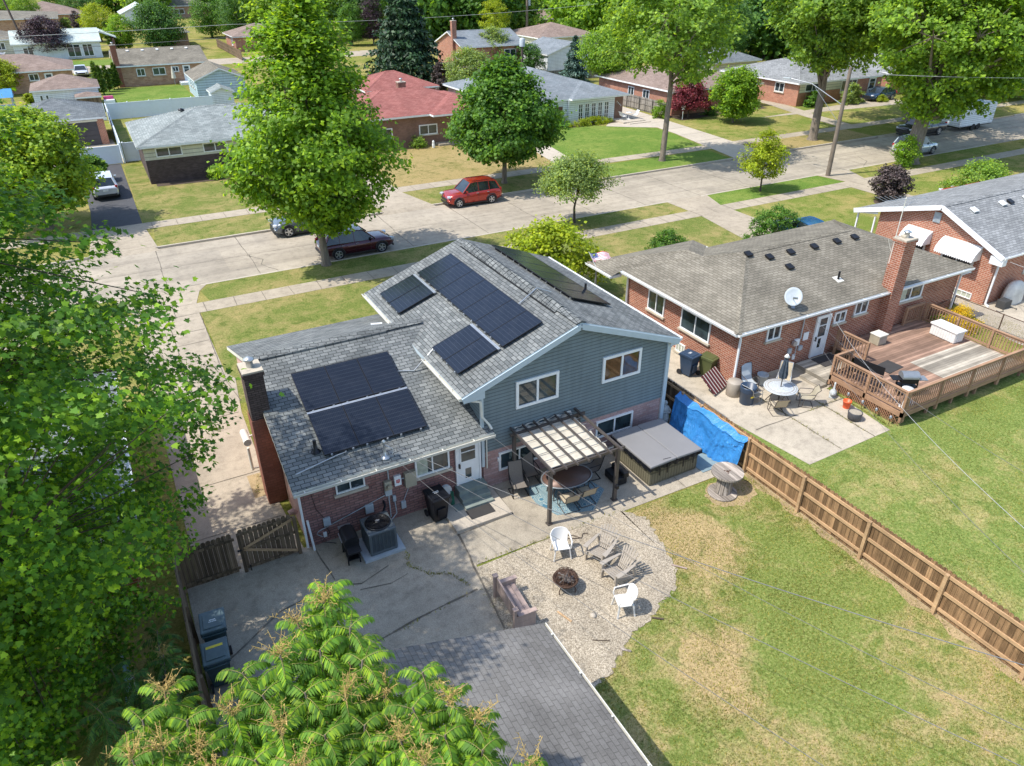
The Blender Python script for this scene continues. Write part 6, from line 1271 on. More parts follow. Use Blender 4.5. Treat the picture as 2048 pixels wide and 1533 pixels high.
r = empty('potted_plant', (10.45,16.75,.73), 'small dark spiky potted plant on the left end of the oval table', 'plant'); mb = MB(); mb.lathe([(.05,0),(.07,.1),(.06,.1),(0,.08)], (0,0,0), 12); mb.build('pot', M['blackmetal'], r); mb = MB(); q = random.Random(4)
for i in range(26): a = q.uniform(0,6.3); l = q.uniform(.1,.2); e = q.uniform(.05,.2); mb.add([(.02*cos(a+1.5),.02*sin(a+1.5),.1),(-.02*cos(a+1.5),-.02*sin(a+1.5),.1),(l*cos(a),l*sin(a),.1+e)], [(0,1,2)])
mb.build('leaves', M['f_purple'], r)
def tall_chair(loc, rz, label, m='fabric'): return sling_chair(loc, rz, label, m=m, high=True, frame='blackmetal', group=None)
tall_chair((9.65,17.35,.016), 2.95, 'taupe sling chair nearest the pink brick wall, left of the oval table'); tall_chair((10.32,17.75,.016), 3.0, 'taupe high backed sling chair between the wall and the oval table'); tall_chair((12.3,16.95,.016), 1.45, 'taupe high backed chair at the right end of the oval table')
sling_chair((10.75,15.88,.016), -.12, 'tan backed sling chair on the garden side of the oval table, left one'); sling_chair((11.4,15.9,.016), -.08, 'tan backed sling chair on the garden side of the oval table, right one')
t = NT('blue_patterned_rug', 1.0); vo = t.n('ShaderNodeTexVoronoi'); vo.inputs['Scale'].default_value = 3.2; t.l(t.tc.outputs['Object'], vo.inputs['Vector']); w1 = t.math('FRACT', t.math('MULTIPLY', vo.outputs['Distance'], 7)); t.col(t.mix(t.ramp(w1, [(0.3,0),(.5,1)]), (0.06,0.17,0.24), (0.30,0.37,0.36)))
mb = MB(); mb.prism([(9.95,17.5),(12.05,17.3),(12.35,16.1),(11.4,15.35),(10.2,15.72),(9.9,16.6)], .018, .026); thing1(mb, 'rug', t.m, (0,0,0), 'faded blue patterned outdoor rug under the dining table', 'rug')
mb = MB(); mb.cbox((0,0,.22),.5,.38,.4,bev=.02); mb.cbox((0,0,.44),.53,.41,.05,bev=.015); thing1(mb, 'cooler', plain('pale_blue_cooler',(0.22,0.38,0.48),.5), (12.0,17.85,.016), 'pale blue cooler behind the oval table near the window', 'cooler', rz=.2)
# spa steps
r = empty('spa_steps', (13.0,16.35,.016), 'black plastic steps leaning at the corner of the hot tub', 'steps'); mb = MB(); mb.cbox((0,0,.17),.45,.75,.3,bev=.05); mb.cbox((.17,0,.38),.24,.75,.22,bev=.04); mb.build('body', M['blackmetal'], r)
# hot tub
HT = empty('hot_tub', (14.85,16.55,.016), 'square hot tub with grey cover and olive brown side panels', 'hot tub', rz=0.01)
mb = MB(); mb.cbox((0,0,.38),2.16,2.16,.76,bev=.09); mb.build('cabinet', M['spaside'], HT)
mb = MB()
for i in range(17):
    u = -.98+i*.1225
    for s in (-1,1): mb.box(u-.006,u+.006,s*1.08-.006,s*1.08+.006,.08,.74); mb.box(s*1.08-.006,s*1.08+.006,u-.006,u+.006,.08,.74)
mb.build('panel_grooves', plain('groove_dark',(0.05,0.045,0.03)), HT)
mb = MB(); mb.cbox((0,0,.78),2.24,2.24,.06,bev=.025); mb.build('rim', M['blackmetal'], HT)
mb = MB(); 
for s in (-1,1): mb.cbox((s*.572,0,.87),1.14,2.3,.11,bev=.045,ry=s*.03)
mb.build('cover', M['vinylcover'], HT)
mb = MB(); q = random.Random(9); n = 50; vs = []
per = [(-1.15,-1.15),(1.15,-1.15),(1.15,1.15),(-1.15,1.15),(-1.15,-1.15)]
for k in range(4):
    a = Vector((*per[k],0)); b = Vector((*per[k+1],0))
    for i in range(n): p = a+(b-a)*i/n; o = Vector((p.x,p.y,0)).normalized()*(.012*sin(i*1.1)+.008); vs += [(p.x+o.x,p.y+o.y,.84),(p.x*1.005+o.x*1.5,p.y*1.005+o.y*1.5,.70+.03*sin(i*.7))]
N_ = len(vs)//2; mb.add(vs, [(2*i,(2*i+2)%(2*N_),(2*i+3)%(2*N_),2*i+1)[::-1] for i in range(N_)], 0, True); mb.build('cover_skirt', M['darkplastic'], HT)
mb = MB()
for x_ in (-.75,-.4,.3,.75): mb.box(x_-.02,x_+.02,-1.19,-1.165,.45,.8)
mb.tube([(-.5,-1.0,.93),(-.2,-1.05,.935)], .012, 5); mb.build('strap', M['blackmetal'], HT)
mb = MB(); mb.cbox((0,0,.012),.9,1.05,.02,bev=.008); thing1(mb, 'side_mat', plain('blue_grey_mat',(0.20,0.27,0.29),.8), (16.42,15.7,.018), 'blue grey mat on the paving right of the hot tub', 'mat')
# tarp over stored things
TP = empty('tarp', (16.9,16.5,0), 'bright blue tarpaulin draped from the wooden fence over stored things', 'tarp')
t = NT('blue_tarpaulin', .38, spec=.5); n1 = t.noise(1.6, 5, .65); mv = t.map((2.2, 9, 5), 'Object'); n2 = t.noise(1.0, 4, .55, vec=mv, dist=1.0); t.bump(n2, .8, .07); t.col(t.ramp(n1, [(.3,(0.03,0.19,0.50)),(.7,(0.05,0.265,0.62))])); M['tarp'] = t.m
mb = MB(); na, nb = 110, 36; vs = []; q = random.Random(12)
from mathutils import noise as mnoise
for j in range(na+1):
    s_ = j/na; y_ = 18.25-3.75*s_                    # along the fence
    for i in range(nb+1):
        k = i/nb                                      # from the fence top down and out
        reach = .95 if s_ < .62 else .95-.95*(s_-.62)**1.0
        reach = .42+.10*sin(s_*5)
        top = 1.44-.04*sin(s_*9)
        # hump profile over boxes
        if k < .35: x_ = 17.30-(k/.35)*.30; z_ = top-(k/.35)*.16
        else: kk = (k-.35)/.65; x_ = 17.04-reach*kk**1.5*.6; z_ = (top-.16)-(top-.18)*kk
        fold = .05*sin(s_*31+k*3+1.5*sin(s_*9))*k+.03*sin(s_*57+k*5)*k
        nn = mnoise.noise(Vector((x_*2.2,y_*1.6,z_*2.5)))*.11+mnoise.noise(Vector((x_*6,y_*5,z_*6)))*.035
        pull = max(0,(s_-.72)/.28)
        z2 = max(.03, z_+nn*.7+(pull*.18 if k > .5 else 0)); vs.append((min(17.30,x_+nn*.7-abs(fold)*.9+.12*pull*k), y_+.25*k*(s_-.5)+nn*.4, max(.02,z2+fold*.5)))
mb.add(vs, [(j*(nb+1)+i,(j+1)*(nb+1)+i,(j+1)*(nb+1)+i+1,j*(nb+1)+i+1)[::-1] for j in range(na) for i in range(nb)], 0, True); mb.build('sheet', M['tarp'], TP, local=False)
mb = MB(); q = random.Random(3)
mb.cbox((17.15,17.2,.45),.25,1.2,.8); mb.cbox((17.15,15.8,.4),.2,.8,.6); mb.build('stored_crates', M['greywood'], TP, local=False)
# statue behind the tub
r = empty('garden_statue', (16.75,18.4,.016), 'pale stone robed figure statue behind the hot tub', 'statue')
mb = MB(); mb.lathe([(.2,0),(.2,.1),(.16,.14),(.20,.2),(.21,.35),(.15,.55),(.17,.7),(.13,.82),(.05,.86),(.045,.89),(.085,.93),(.09,.99),(.05,1.05),(0,1.07)], (0,0,0), 16); mb.tube([(.14,0,.75),(.2,-.12,.6),(.05,-.2,.62)], .045, 8); mb.tube([(-.14,0,.75),(-.2,-.12,.6),(-.03,-.2,.66)], .045, 8); mb.build('figure', M['stone'], r)
# cable spool table
r = empty('cable_spool', (15.95,14.1,0), 'weathered wooden cable spool used as a table beside the fence', 'cable spool')
mb = MB(); mb.lathe([(0,0.01),(.50,0.01),(.50,.06),(0,.06)], (-.15,-.1,0), 32, smooth=False); mb.build('lower_disc', M['greywood'], r); mb = MB(); mb.lathe([(0,.68),(.55,.68),(.55,.74),(0,.74)], (.1,.05,0), 32, smooth=False); mb.build('upper_disc', M['greywood'], r); mb = MB()
for i in range(12): a = 2*pi*i/12; p = Vector((.25*cos(a),.25*sin(a),0)); mb.bar(p+Vector((-.12,-.08,.06)), p+Vector((.08,.04,.68)), .115, .03, up=(cos(a),sin(a),0.01))
mb.build('core', M['greywood'], r); mb = MB(); mb.lathe([(.06,.742),(.03,.75),(0,.75)], (.1,.05,0), 10); 
for i in range(3): a = i*2.1; mb.lathe([(.035,.742),(.0,.755)], (.1+.1*cos(a),.05+.1*sin(a),0), 8)
mb.build('bolts', M['rust'], r)
# fire pit
FP = empty('fire_pit', (8.72,12.86,.02), 'round rusty fire pit with mesh dome full of charred wood', 'fire pit')
mb = MB(); mb.lathe([(.06,.12),(.2,.16),(.31,.27),(.35,.36),(.38,.37),(.37,.39),(.33,.38),(.28,.27),(.0,.18)], (0,0,0), 30); mb.build('bowl', M['rust'], FP)
for i in range(4): a = i*pi/2+.5; mb = MB(); mb.tube([(.26*cos(a),.26*sin(a),.26),(.36*cos(a),.36*sin(a),.14),(.33*cos(a),.33*sin(a),0)], .016, 6); mb.build('leg', M['rust'], FP)
mb = MB()
for k in range(16):
    a = pi*k/16; mb.tube([(.35*cos(a)*cos(t_),.35*sin(a)*cos(t_),.39+.3*sin(t_)) for t_ in [pi*i/14 for i in range(15)]], .0022 if k % 4 else .011, 4, cap=False)
for e in (.15,.35,.55,.75,.95,1.2): rr = .35*cos(e); mb.tube([(rr*cos(2*pi*i/24),rr*sin(2*pi*i/24),.39+.3*sin(e)) for i in range(25)], .0022, 4, cap=False)
mb.tube([(.37*cos(2*pi*i/28),.37*sin(2*pi*i/28),.39) for i in range(29)], .014, 6, cap=False); mb.tube([(-.05,0,.69),(0,0,.74),(.05,0,.69)], .01, 5); mb.build('mesh_dome', M['rust'], FP, uv=False)
mb = MB(); q = random.Random(6)
for i in range(16): a = q.uniform(0,pi); c = Vector((q.uniform(-.1,.1),q.uniform(-.1,.1),.3+q.uniform(0,.16))); d = Vector((cos(a),sin(a),q.uniform(-.3,.3)))*q.uniform(.1,.2); mb.tube([c-d,c+d], q.uniform(.018,.035), 6)
mb.build('logs', M['ash'], FP)
# plastic chairs on the gravel
def plastic_chair(loc, rz, label):
    r = empty('plastic_chair', loc, label, 'chair', rz=rz)
    mb = MB(); mb.cbox((0,0,.40),.46,.45,.03,bev=.012); mb.build('seat', M['whiteplastic'], r)
    mb = MB(); n = 12; vs = []
    for i in range(n+1):
        a = -1.25+2.5*i/n; x = .27*sin(a); y = -.10-.17*cos(a); hh = .82-.10*(abs(a)/1.25)**3*1.2; vs += [(x*.92,y+.02,.41),(x*1.08,y-.06,hh)]
    mb.add(vs, [(2*i,2*i+2,2*i+3,2*i+1) for i in range(n)], 0, True); mb.add([(x*.96,y*.96+.0,z) for x,y,z in vs], [(2*i,2*i+1,2*i+3,2*i+2) for i in range(n)], 0, True)
    mb.tube([v for v in vs[1::2]], .016, 6); mb.build('backrest', M['whiteplastic'], r)
    for s in (-1,1):
        mb = MB(); mb.tube([(s*.29,-.2,.70),(s*.30,0,.66),(s*.29,.2,.64),(s*.26,.24,.5),(s*.26,.22,.41)], .022, 6); mb.build('armrest', M['whiteplastic'], r)
        for k in (-1,1): mb = MB(); mb.bar((s*.22,k*.2,.40),(s*.27,k*.25,0),.045,.03,up=(1,0,0)); mb.build('leg', M['whiteplastic'], r)
    return r
plastic_chair((9.33,14.1,.02), pi-.15-.15, 'white plastic armchair with rounded back nearest the patio edge'); plastic_chair((9.7,11.35,.02), 1.25, 'low white plastic chair alone at the garden end of the gravel')
def adirondack(loc, rz, label):
    r = empty('adirondack_chair', loc, label, 'chair', rz=rz, group='taupe slatted chairs by the fire pit')
    mb = MB()
    for i in range(6): y = .30-i*.095; z = .36-i*.026; mb.cbox((0,y,z),.50,.07,.02,rx=.27,bev=.005)
    mb.build('seat', M['taupeplastic'], r)
    mb = MB()
    for i in range(7):
        u = (i-3); b = Vector((u*.058,-.24,.24)); hh = .92-.035*abs(u)**1.5; tp = Vector((u*.108,-.24-.36,hh)); mid = (b+tp)/2+Vector((0,-.02,0)); mb.bar(b,mid,.046,.016,up=(0,1,.4)); mb.bar(mid,tp,.066,.016,up=(0,1,.4)); mb.lathe([(.036,-.008),(.036,.008)], tuple(tp), 10) if False else None
    mb.bar((-.2,-.30,.36),(.2,-.30,.36),.03,.05); mb.bar((-.25,-.47,.66),(.25,-.47,.66),.025,.05); mb.build('backrest', M['taupeplastic'], r)
    for s in (-1,1):
        mb = MB(); vs = [(s*.26,.34,.525),(s*.40,.36,.525),(s*.41,.2,.53),(s*.36,-.2,.53),(s*.33,-.42,.53),(s*.27,-.42,.53),(s*.27,.1,.53)]; mb.prism([(x,y) for x,y,_ in vs], .515, .54); mb.build('armrest', M['taupeplastic'], r)
        mb = MB(); mb.bar((s*.29,.30,.0),(s*.29,.30,.515),.03,.1,up=(0,1,0)); mb.build('front_leg', M['taupeplastic'], r)
        mb = MB(); mb.bar((s*.26,.36,.33),(s*.27,-.55,.03),.03,.11); mb.bar((s*.30,-.36,.51),(s*.29,-.48,.06),.03,.07,up=(0,1,0)); mb.build('side_rail', M['taupeplastic'], r)
    return r
adirondack((10.3,13.4,.02), 1.99, 'taupe slatted garden chair beside the white armchair, facing the fire pit'); adirondack((10.25,12.45,.02), 1.72, 'taupe slatted garden chair farther right, turned to the fire pit')
# faded wooden bench
r = empty('wooden_bench', (6.85,12.85,0), 'faded pinkish wooden bench on the gravel edge with its back to the concrete', 'bench', rz=-.07)
mb = MB()
for i in range(3): mb.box(.0+i*.15,.14+i*.15,-.62,.62,.37,.40)
mb.build('seat', M['benchwood'], r); mb = MB(); mb.box(-.10,-.06,-.66,.66,.32,.56); mb.box(-.10,-.06,-.66,.66,.57,.80); mb.build('backrest', M['benchwood'], r)
for s in (-1,1):
    mb = MB(); mb.box(-.1,.50,s*.66-.035,s*.66+.035,.02,.28); mb.box(-.1,.50,s*.66-.034,s*.66+.034,.285,.54); mb.build('side', M['benchwood'], r)
    mb = MB(); mb.box(-.04,.53,s*.66-.07,s*.66+.07,.545,.58); mb.build('armrest', M['benchwood'], r)
    mb = MB(); mb.box(-.17,-.105,s*.69-.05,s*.69+.05,0,.82); mb.box(-.19,-.04,s*.69-.07,s*.69+.07,.823,.86); mb.build('post', M['benchwood'], r)
# stray sticks and bits
for i, (pa, pb, w_, m, lb) in enumerate((((8.05,12.2),(8.2,11.7),.05,'fence_rail','pale wooden stake lying on the gravel'),((12.05,12.1),(12.35,11.75),.05,'benchwood','pale strip of wood lying on the dry lawn'),((10.25,10.75),(10.5,10.55),.05,'soil','short dark stick at the lawn edge of the gravel'),((8.35,10.9),(8.75,10.65),.02,'soil','thin bent twig on the gravel by the bench side'),((8.85,10.3),(9.05,10.1),.06,'greywood','short piece of wood at the gravel corner'))):
    mb = MB(); mb.bar((pa[0],pa[1],.035),(pb[0],pb[1],.035),w_,.02); thing1(mb, 'stick', M[m], (0,0,0), lb, 'stick', 'sticks lying about')
mb = MB(); mb.tube([(9.75,14.75,.03),(9.95,14.55,.03),(10.3,14.4,.03),(10.45,14.55,.03),(10.6,14.5,.03)], .02, 6); mb.tube([(10.3,14.4,.03),(10.1,14.65,.04),(9.9,14.75,.03)], .012, 5); thing1(mb, 'branch', M['bark_d'], (0,0,0), 'crooked dark branch on the gravel beside the patio edge', 'branch')
mb = MB(); mb.lathe([(.09,.0),(.1,.03),(.03,.06),(0,.06)], (8.85,11.6,.02), 10); thing1(mb, 'stone', M['conc_light'], (0,0,0), 'flat pale stone on the gravel near the fire pit', 'stone')
mb = MB(); mb.cbox((6.95,11.55,.05),.12,.1,.05,rz=.5,bev=.015); thing1(mb, 'toy', plain('green_toy',(0.05,0.5,0.1)), (0,0,0), 'tiny bright green object at the garage corner', 'toy')
mb = MB(); mb.cbox((0,0,.55),.05,2.2,.7,bev=.01); mb.cbox((0,0,.95),.12,2.3,.06,bev=.01); mb.bar((0,-1.1,0),(0,-1.1,1.0),.1,.1,up=(1,0,0)); mb.bar((0,1.1,0),(0,1.1,1.0),.1,.1,up=(1,0,0)); mb.build
r = empty('garden_slide', (-2.6,14.1,.6), 'pale blue plastic board standing among the plants under the maple', 'board'); mb = MB(); mb.cbox((0,0,.45),.06,1.9,.6,bev=.01); mb.build('panel', plain('pale_blue_board',(0.35,0.50,0.55),.5), r); mb = MB(); mb.bar((0,-.9,-.6),(0,-.9,.8),.09,.09,up=(1,0,0)); mb.bar((0,.9,-.6),(0,.9,.8),.09,.09,up=(1,0,0)); mb.build('post', M['trimblue'], r)

# ---------------------------------------------------------------- cars
def car(loc, rz, label, color, style='suv', L=4.5, W=1.84, H=1.68, wr=.35, metal=.35, rack=False, cat='car', name='parked_car', tailc='tail', roofc=None):
    """front towards +x locally, origin on the ground in the middle"""
    r = empty(name, loc, label, cat, None, rz); pm = paint('car_paint_'+color[0], color[1], .22, metal); hw = W/2
    if style == 'suv': hood, belt = H*.58, H*.62; st = [(0,.52,.62,.80),(.02,.38,.60,.88),(.06,.30,hood*.93,.95),(.12,.22,hood*.98,.985),(.24,.2,hood,1.0),(.30,.2,hood+.02,1.0),(.5,.2,belt,1.0),(.75,.2,belt+.02,1.0),(.88,.22,belt+.03,.99),(.95,.3,belt+.02,.96),(.985,.4,belt-.05,.92),(1,.5,belt-.15,.86)]; cb_ = [(.27,belt-.06,0.0),(.42,H-.06,1.0),(.50,H,1.0),(.75,H-.02,1.0),(.90,H-.10,1.0),(.965,belt,0.0)]
    elif style == 'sedan': hood, belt = H*.6, H*.64; st = [(0,.45,.55,.78),(.02,.32,.58,.86),(.07,.25,hood*.9,.94),(.15,.2,hood*.97,.98),(.30,.2,hood,1.0),(.5,.2,belt,1.0),(.78,.2,belt+.03,1.0),(.9,.24,belt+.02,.97),(.97,.34,belt-.02,.9),(1,.45,belt-.12,.82)]; cb_ = [(.27,belt-.05,0),(.43,H-.06,1),(.52,H,1),(.68,H-.03,1),(.80,H-.14,1),(.92,belt+.0,0)]
    else: hood, belt = H*.6, H*.63; st = [(0,.5,.8,.88),(.02,.4,hood*.93,.95),(.08,.3,hood,.99),(.25,.28,hood+.02,1.0),(.5,.28,belt,1.0),(.58,.28,belt,1.0),(.61,.28,belt-.03,1.0),(.95,.3,belt-.03,1.0),(1,.42,belt-.05,.97)]; cb_ = [(.24,belt-.04,0),(.33,H-.05,1),(.4,H,1),(.52,H-.02,1),(.585,belt,0.0)]
    X = lambda t_: L/2-t_*L
    mb = MB(); vs = []; k = 0
    for t_, zb, zt, wf in st:
        w_ = hw*wf; x = X(t_); zs = zb+(zt-zb)*.55
        ring = [(x,-w_*.80,zb),(x,-w_*.97,zb+.08),(x,-w_,zs),(x,-w_*.965,zt-.05),(x,-w_*.86,zt),(x,-w_*.4,zt+.025),(x,w_*.4,zt+.025),(x,w_*.86,zt),(x,w_*.965,zt-.05),(x,w_,zs),(x,w_*.97,zb+.08),(x,w_*.80,zb)]; vs += ring; k += 1
    n = 12; fs = [(i*n+j,i*n+(j+1)%n,(i+1)*n+(j+1)%n,(i+1)*n+j) for i in range(k-1) for j in range(n)]; mb.add(vs, fs, 0, True); mb.add(vs[:n], [tuple(range(n-1,-1,-1))]); mb.add(vs[-n:], [tuple(range(n))]); body = mb.build('body', pm, r)
    mb = MB(); vs = []; k = 0; n = 6
    for t_, z, f in cb_:
        x = X(t_); wt = hw*(.90 if f == 0 else .72); ring = [(x,-hw*.93,belt-.04),(x,-wt,z),(x,-wt*.5,z+(.015 if f else 0)),(x,wt*.5,z+(.015 if f else 0)),(x,wt,z),(x,hw*.93,belt-.04)]; vs += ring; k += 1
    mb.add(vs, [(i*n+j,i*n+j+1,(i+1)*n+j+1,(i+1)*n+j) for i in range(k-1) for j in range(n-1)], 0, False); mb.build('windows', M['carglass'], r)
    mb = MB(); tops = [c for c in cb_ if c[2] == 1.0]; vs = []     # roof skin and pillars
    for t_, z, f in tops: x = X(t_); wt = hw*.725; vs += [(x,-wt,z+.006),(x,-wt*.5,z+.024),(x,wt*.5,z+.024),(x,wt,z+.006)]
    mb.add(vs, [(i*4+j,i*4+j+1,(i+1)*4+j+1,(i+1)*4+j) for i in range(len(tops)-1) for j in range(3)], 0, True)
    for s in (-1,1):
        pts = [(X(cb_[0][0]),s*hw*.90,cb_[0][1]+.03)]+[(X(c[0]),s*hw*.72,c[1]) for c in tops]+[(X(cb_[-1][0]),s*hw*.90,cb_[-1][1]+.02)]
        for a, b in zip(pts, pts[1:]): mb.bar(a, b, .06, .05)
        mb.bar((X(cb_[-1][0])-.0+.0,s*hw*.90,belt),(X(tops[-1][0])+.02,s*hw*.73,tops[-1][1]-.02),.16 if style == 'suv' else .06,.05)
        for tm in ((.56,.76) if style == 'suv' else (.56,)): mb.bar((X(tm),s*hw*.935,belt-.02),(X(tm-.005),s*hw*.735,H-.03),.045,.03,up=(1,0,0))
    mb.build('roof', pm if roofc is None else M[roofc], r)
    for s in (-1,1):
        for xx in (L*.5-.19*L, -L*.5+.205*L):
            mb = MB(); mb.tube([(xx,s*(hw-.22),wr),(xx,s*(hw-.005),wr)], [wr,wr], 22); mb.tube([(xx,s*(hw-.006),wr),(xx,s*(hw+.008),wr)], [wr,wr*.93], 22); wh = mb.build('wheel', M['tyre'], r)
            mb = MB(); mb.tube([(xx,s*(hw+.009),wr),(xx,s*(hw+.014),wr)], wr*.24, 12)
            for i in range(5):
                a = 2*pi*i/5; c0 = Vector((xx,s*(hw+.012),wr)); d_ = Vector((cos(a),0,sin(a))); mb.bar(c0+d_*wr*.15, c0+d_*wr*.62, wr*.22, .012, up=(0,1,0))
            mb.tube([(xx+wr*.64*cos(2*pi*i/20),s*(hw+.012),wr+wr*.64*sin(2*pi*i/20)) for i in range(21)], .014, 5, cap=False); mb.build('rim', M['rim'], wh)
            mb = MB(); pts = [(xx+(wr+.055)*cos(a),s*(hw-.004),wr+(wr+.055)*sin(a)) for a in [pi*i/12 for i in range(13)]]; mb.tube(pts, .04, 6); mb.build('wheel_arch', M['carblack'] if style != 'sedan' else pm, r)
    mb = MB(); mb.box(-L*.36,L*.36,-hw*.99,hw*.99,.2,.3); mb.build('sill_trim', M['carblack'], r)
    for s in (-1,1):
        mb = MB(); mb.cbox((L/2-.12,s*hw*.74,hood*.82),.26,.30,.14,rz=-s*.35,bev=.04); mb.build('headlight', M['head'], r); mb = MB(); mb.cbox((-L/2+.12,s*hw*.84,belt-.08),.16,.16,.26,bev=.03); mb.build('taillight', M[tailc], r)
        mb = MB(); mb.cbox((X(.33),s*(hw+.06),belt+.06),.12,.2,.12,bev=.03); mb.build('mirror', pm, r)
        for tm in (.53,.73): mb = MB(); mb.cbox((X(tm),s*(hw*.985),belt-.13),.18,.035,.03,bev=.008); mb.build('door_handle', M['galv'] if style != 'pickup' else M['carblack'], r)
        mb = MB()
        for tm in (.34,.55,.745): mb.box(X(tm)-.006,X(tm)+.006,s*hw*.992-.004,s*hw*.992+.008,.32,belt-.1)
        mb.build('door_gap', M['carblack'], r)
    mb = MB(); mb.cbox((L/2-.015,0,.58),.06,hw*1.1,.2,bev=.02); mb.cbox((L/2-.03,0,.32),.08,hw*1.5,.14,bev=.02); mb.build('grille', M['carblack'], r)
    mb = MB(); mb.cbox((-L/2+.01,0,.42),.1,hw*1.6,.16,bev=.03); mb.build('rear_bumper', M['carblack'], r); mb = MB(); mb.cbox((-L/2-.012,0,.78),.02,.36,.12); mb.build('number_plate', M['white'], r)
    if rack:
        mb = MB()
        for s in (-1,1): mb.bar((X(.46),s*hw*.62,H+.045),(X(.88),s*hw*.62,H+.03),.035,.03)
        mb.build('roof_rail', M['blackmetal'], r)
    return r
car((23.35,49.45,-.12), pi-.03, 'red compact suv parked at the far kerb under the round maple', ('red',(0.42,0.035,0.02)), 'suv', 4.35,1.84,1.72, rack=True)
car((10.85,49.0,-.12), pi-.02, 'grey suv parked at the far kerb, half behind the big street tree', ('grey',(0.13,0.15,0.165)), 'suv', 4.75,1.9,1.72, .39)
car((12.35,43.4,-.12), 0.02, 'dark maroon crossover parked at the near kerb behind the tree trunk', ('maroon',(0.075,0.008,0.018)), 'suv', 4.6,1.86,1.6)
car((-.75,64.9,.02), pi/2+.03, 'white suv parked on the dark driveway across the street', ('white',(0.72,0.74,0.76)), 'suv', 4.5,1.82,1.68)
car((66.3,43.5,-.12), .02, 'silver white suv with red taillights parked at the near kerb by the big trunk', ('silver',(0.52,0.57,0.58)), 'suv', 4.6,1.85,1.7)
car((74.2,48.6,-.12), pi, 'dark pickup truck parked at the far kerb behind the big trunk', ('darkgrey',(0.035,0.037,0.04)), 'pickup', 5.6,1.95,1.85,.4)
car((88.0,64.4,.02), pi, 'dark blue sedan on the driveway of the light grey roofed house', ('navy',(0.02,0.05,0.10)), 'sedan', 4.6,1.82,1.5)
car((-.3,139,.016), -pi/2, 'white car parked behind the white garage near the arborvitae', ('white2',(0.75,0.77,0.78)), 'sedan', 4.6,1.9,1.5)
car((7.5,160,.016), 0, 'dark red car in front of the mint roofed carport', ('darkred',(0.10,0.02,0.02)), 'suv', 4.5,1.9,1.6)
car((-14,172,.016), 0, 'silver car at the left edge beside the small tan house', ('silver2',(0.5,0.5,0.52)), 'sedan', 4.6,1.9,1.5)
car((38.2,31.2,.02), 1.5, 'blue car mostly hidden behind the clipped hedge and the tan roof', ('blue',(0.03,0.14,0.32)), 'sedan', 4.5,1.8,1.45)
car((55.0,30.6,.02), pi/2, 'bright red car mostly hidden behind the pale grey roof at right', ('bright_red',(0.6,0.02,0.03)), 'suv', 4.4,1.8,1.6)
r = empty('trailer', (81.6,48.5,-.12), 'white box trailer behind the dark pickup truck', 'trailer'); mb = MB(); mb.cbox((0,0,1.55),5.6,2.1,2.1,bev=.05); mb.build('box', M['whitesid'], r); mb = MB(); mb.box(-2.8,2.8,-1.0,1.0,.42,.5); mb.bar((-2.8,0,.46),(-3.9,0,.46),.1,.1); mb.build('chassis', M['blackmetal'], r)
for s in (-1,1):
    for xx in (-.4,.45): mb = MB(); mb.tube([(xx,s*.85,.33),(xx,s*1.06,.33)], .33, 18); mb.build('wheel', M['tyre'], r)

# ---------------------------------------------------------------- poles and wires
def catenary(a, b, sag, n=24):
    a = Vector(a); b = Vector(b); return [a+(b-a)*(i/n)-Vector((0,0,sag*4*(i/n)*(1-i/n))) for i in range(n+1)]
r = empty('utility_pole', (52.6,41.55,0), 'leaning looking tall wooden utility pole with street light arm at the near kerb', 'utility pole')
mb = MB(); mb.tube([(0,0,-.1),(0,0,8.4)], [.19,.13], 12); mb.build('shaft', M['pole'], r)
mb = MB(); mb.tube([(0,0,5.6),(-1.2,2.4,7.0),(-1.9,4.0,7.25)], .035, 6); mb.tube([(0,0,4.2),(-1.0,2.2,6.75)], .018, 5); mb.build('lamp_arm', M['galv'], r); mb = MB(); mb.cbox((-2.05,4.3,7.25),.22,.6,.1,rz=.4,bev=.03); mb.build('lamp_head', M['greybox'], r)
def wire(a, b, sag, rad, m, label): mb = MB(); mb.tube(catenary(a, b, sag), rad, 5, cap=False); return thing1(mb, 'overhead_wire', M[m], (0,0,0), label, 'wire', None, uv=False)
wire((52.6,41.5,8.0), (95,22,8.5), .8, .018, 'cable_l', 'pale cable running from the leaning pole to the right edge over the lawns')
P0 = (5.33,18.05,zl(18.05)+.6)
def far(px, py, z): v = P(px, py, z); return tuple(v)
wire(P0, far(2120,1352,6.4), .35, .009, 'cable', 'thick service cable from the roof mast of the low wing across the whole back lawn')
wire((5.4,18.05,3.1), far(2100,1560,7.2), .25, .006, 'cable', 'thin cable sagging from the low wing over the fire pit toward the bottom right')
wire((8.8,18.0,2.4), far(2090,1480,6.9), .45, .005, 'cable', 'thin cable crossing the patio step and the dry lawn below the thick one')
wire((5.6,17.9,2.5), far(1750,1600,7.5), .3, .005, 'cable', 'thin cable over the air conditioner and the gravel toward the garage side')
wire((25.8,18.9,2.75), far(2120,1120,6.3), .5, .006, 'cable_l', 'pale service cable from the tan roof crossing the neighbour deck')
wire((24.3,18.9,2.6), far(2160,1250,6.5), .5, .005, 'cable', 'dark thin cable from the red brick wall over the deck corner')
wire((24.9,18.9,2.6), far(2160,1010,6.0), .4, .005, 'cable', 'dark thin cable over the deck and the side yard')
wire((39.0,19.0,2.5), far(2160,560,5.0), .1, .012, 'cable_l', 'pale cable leaving the downspout corner of the orange brick house')
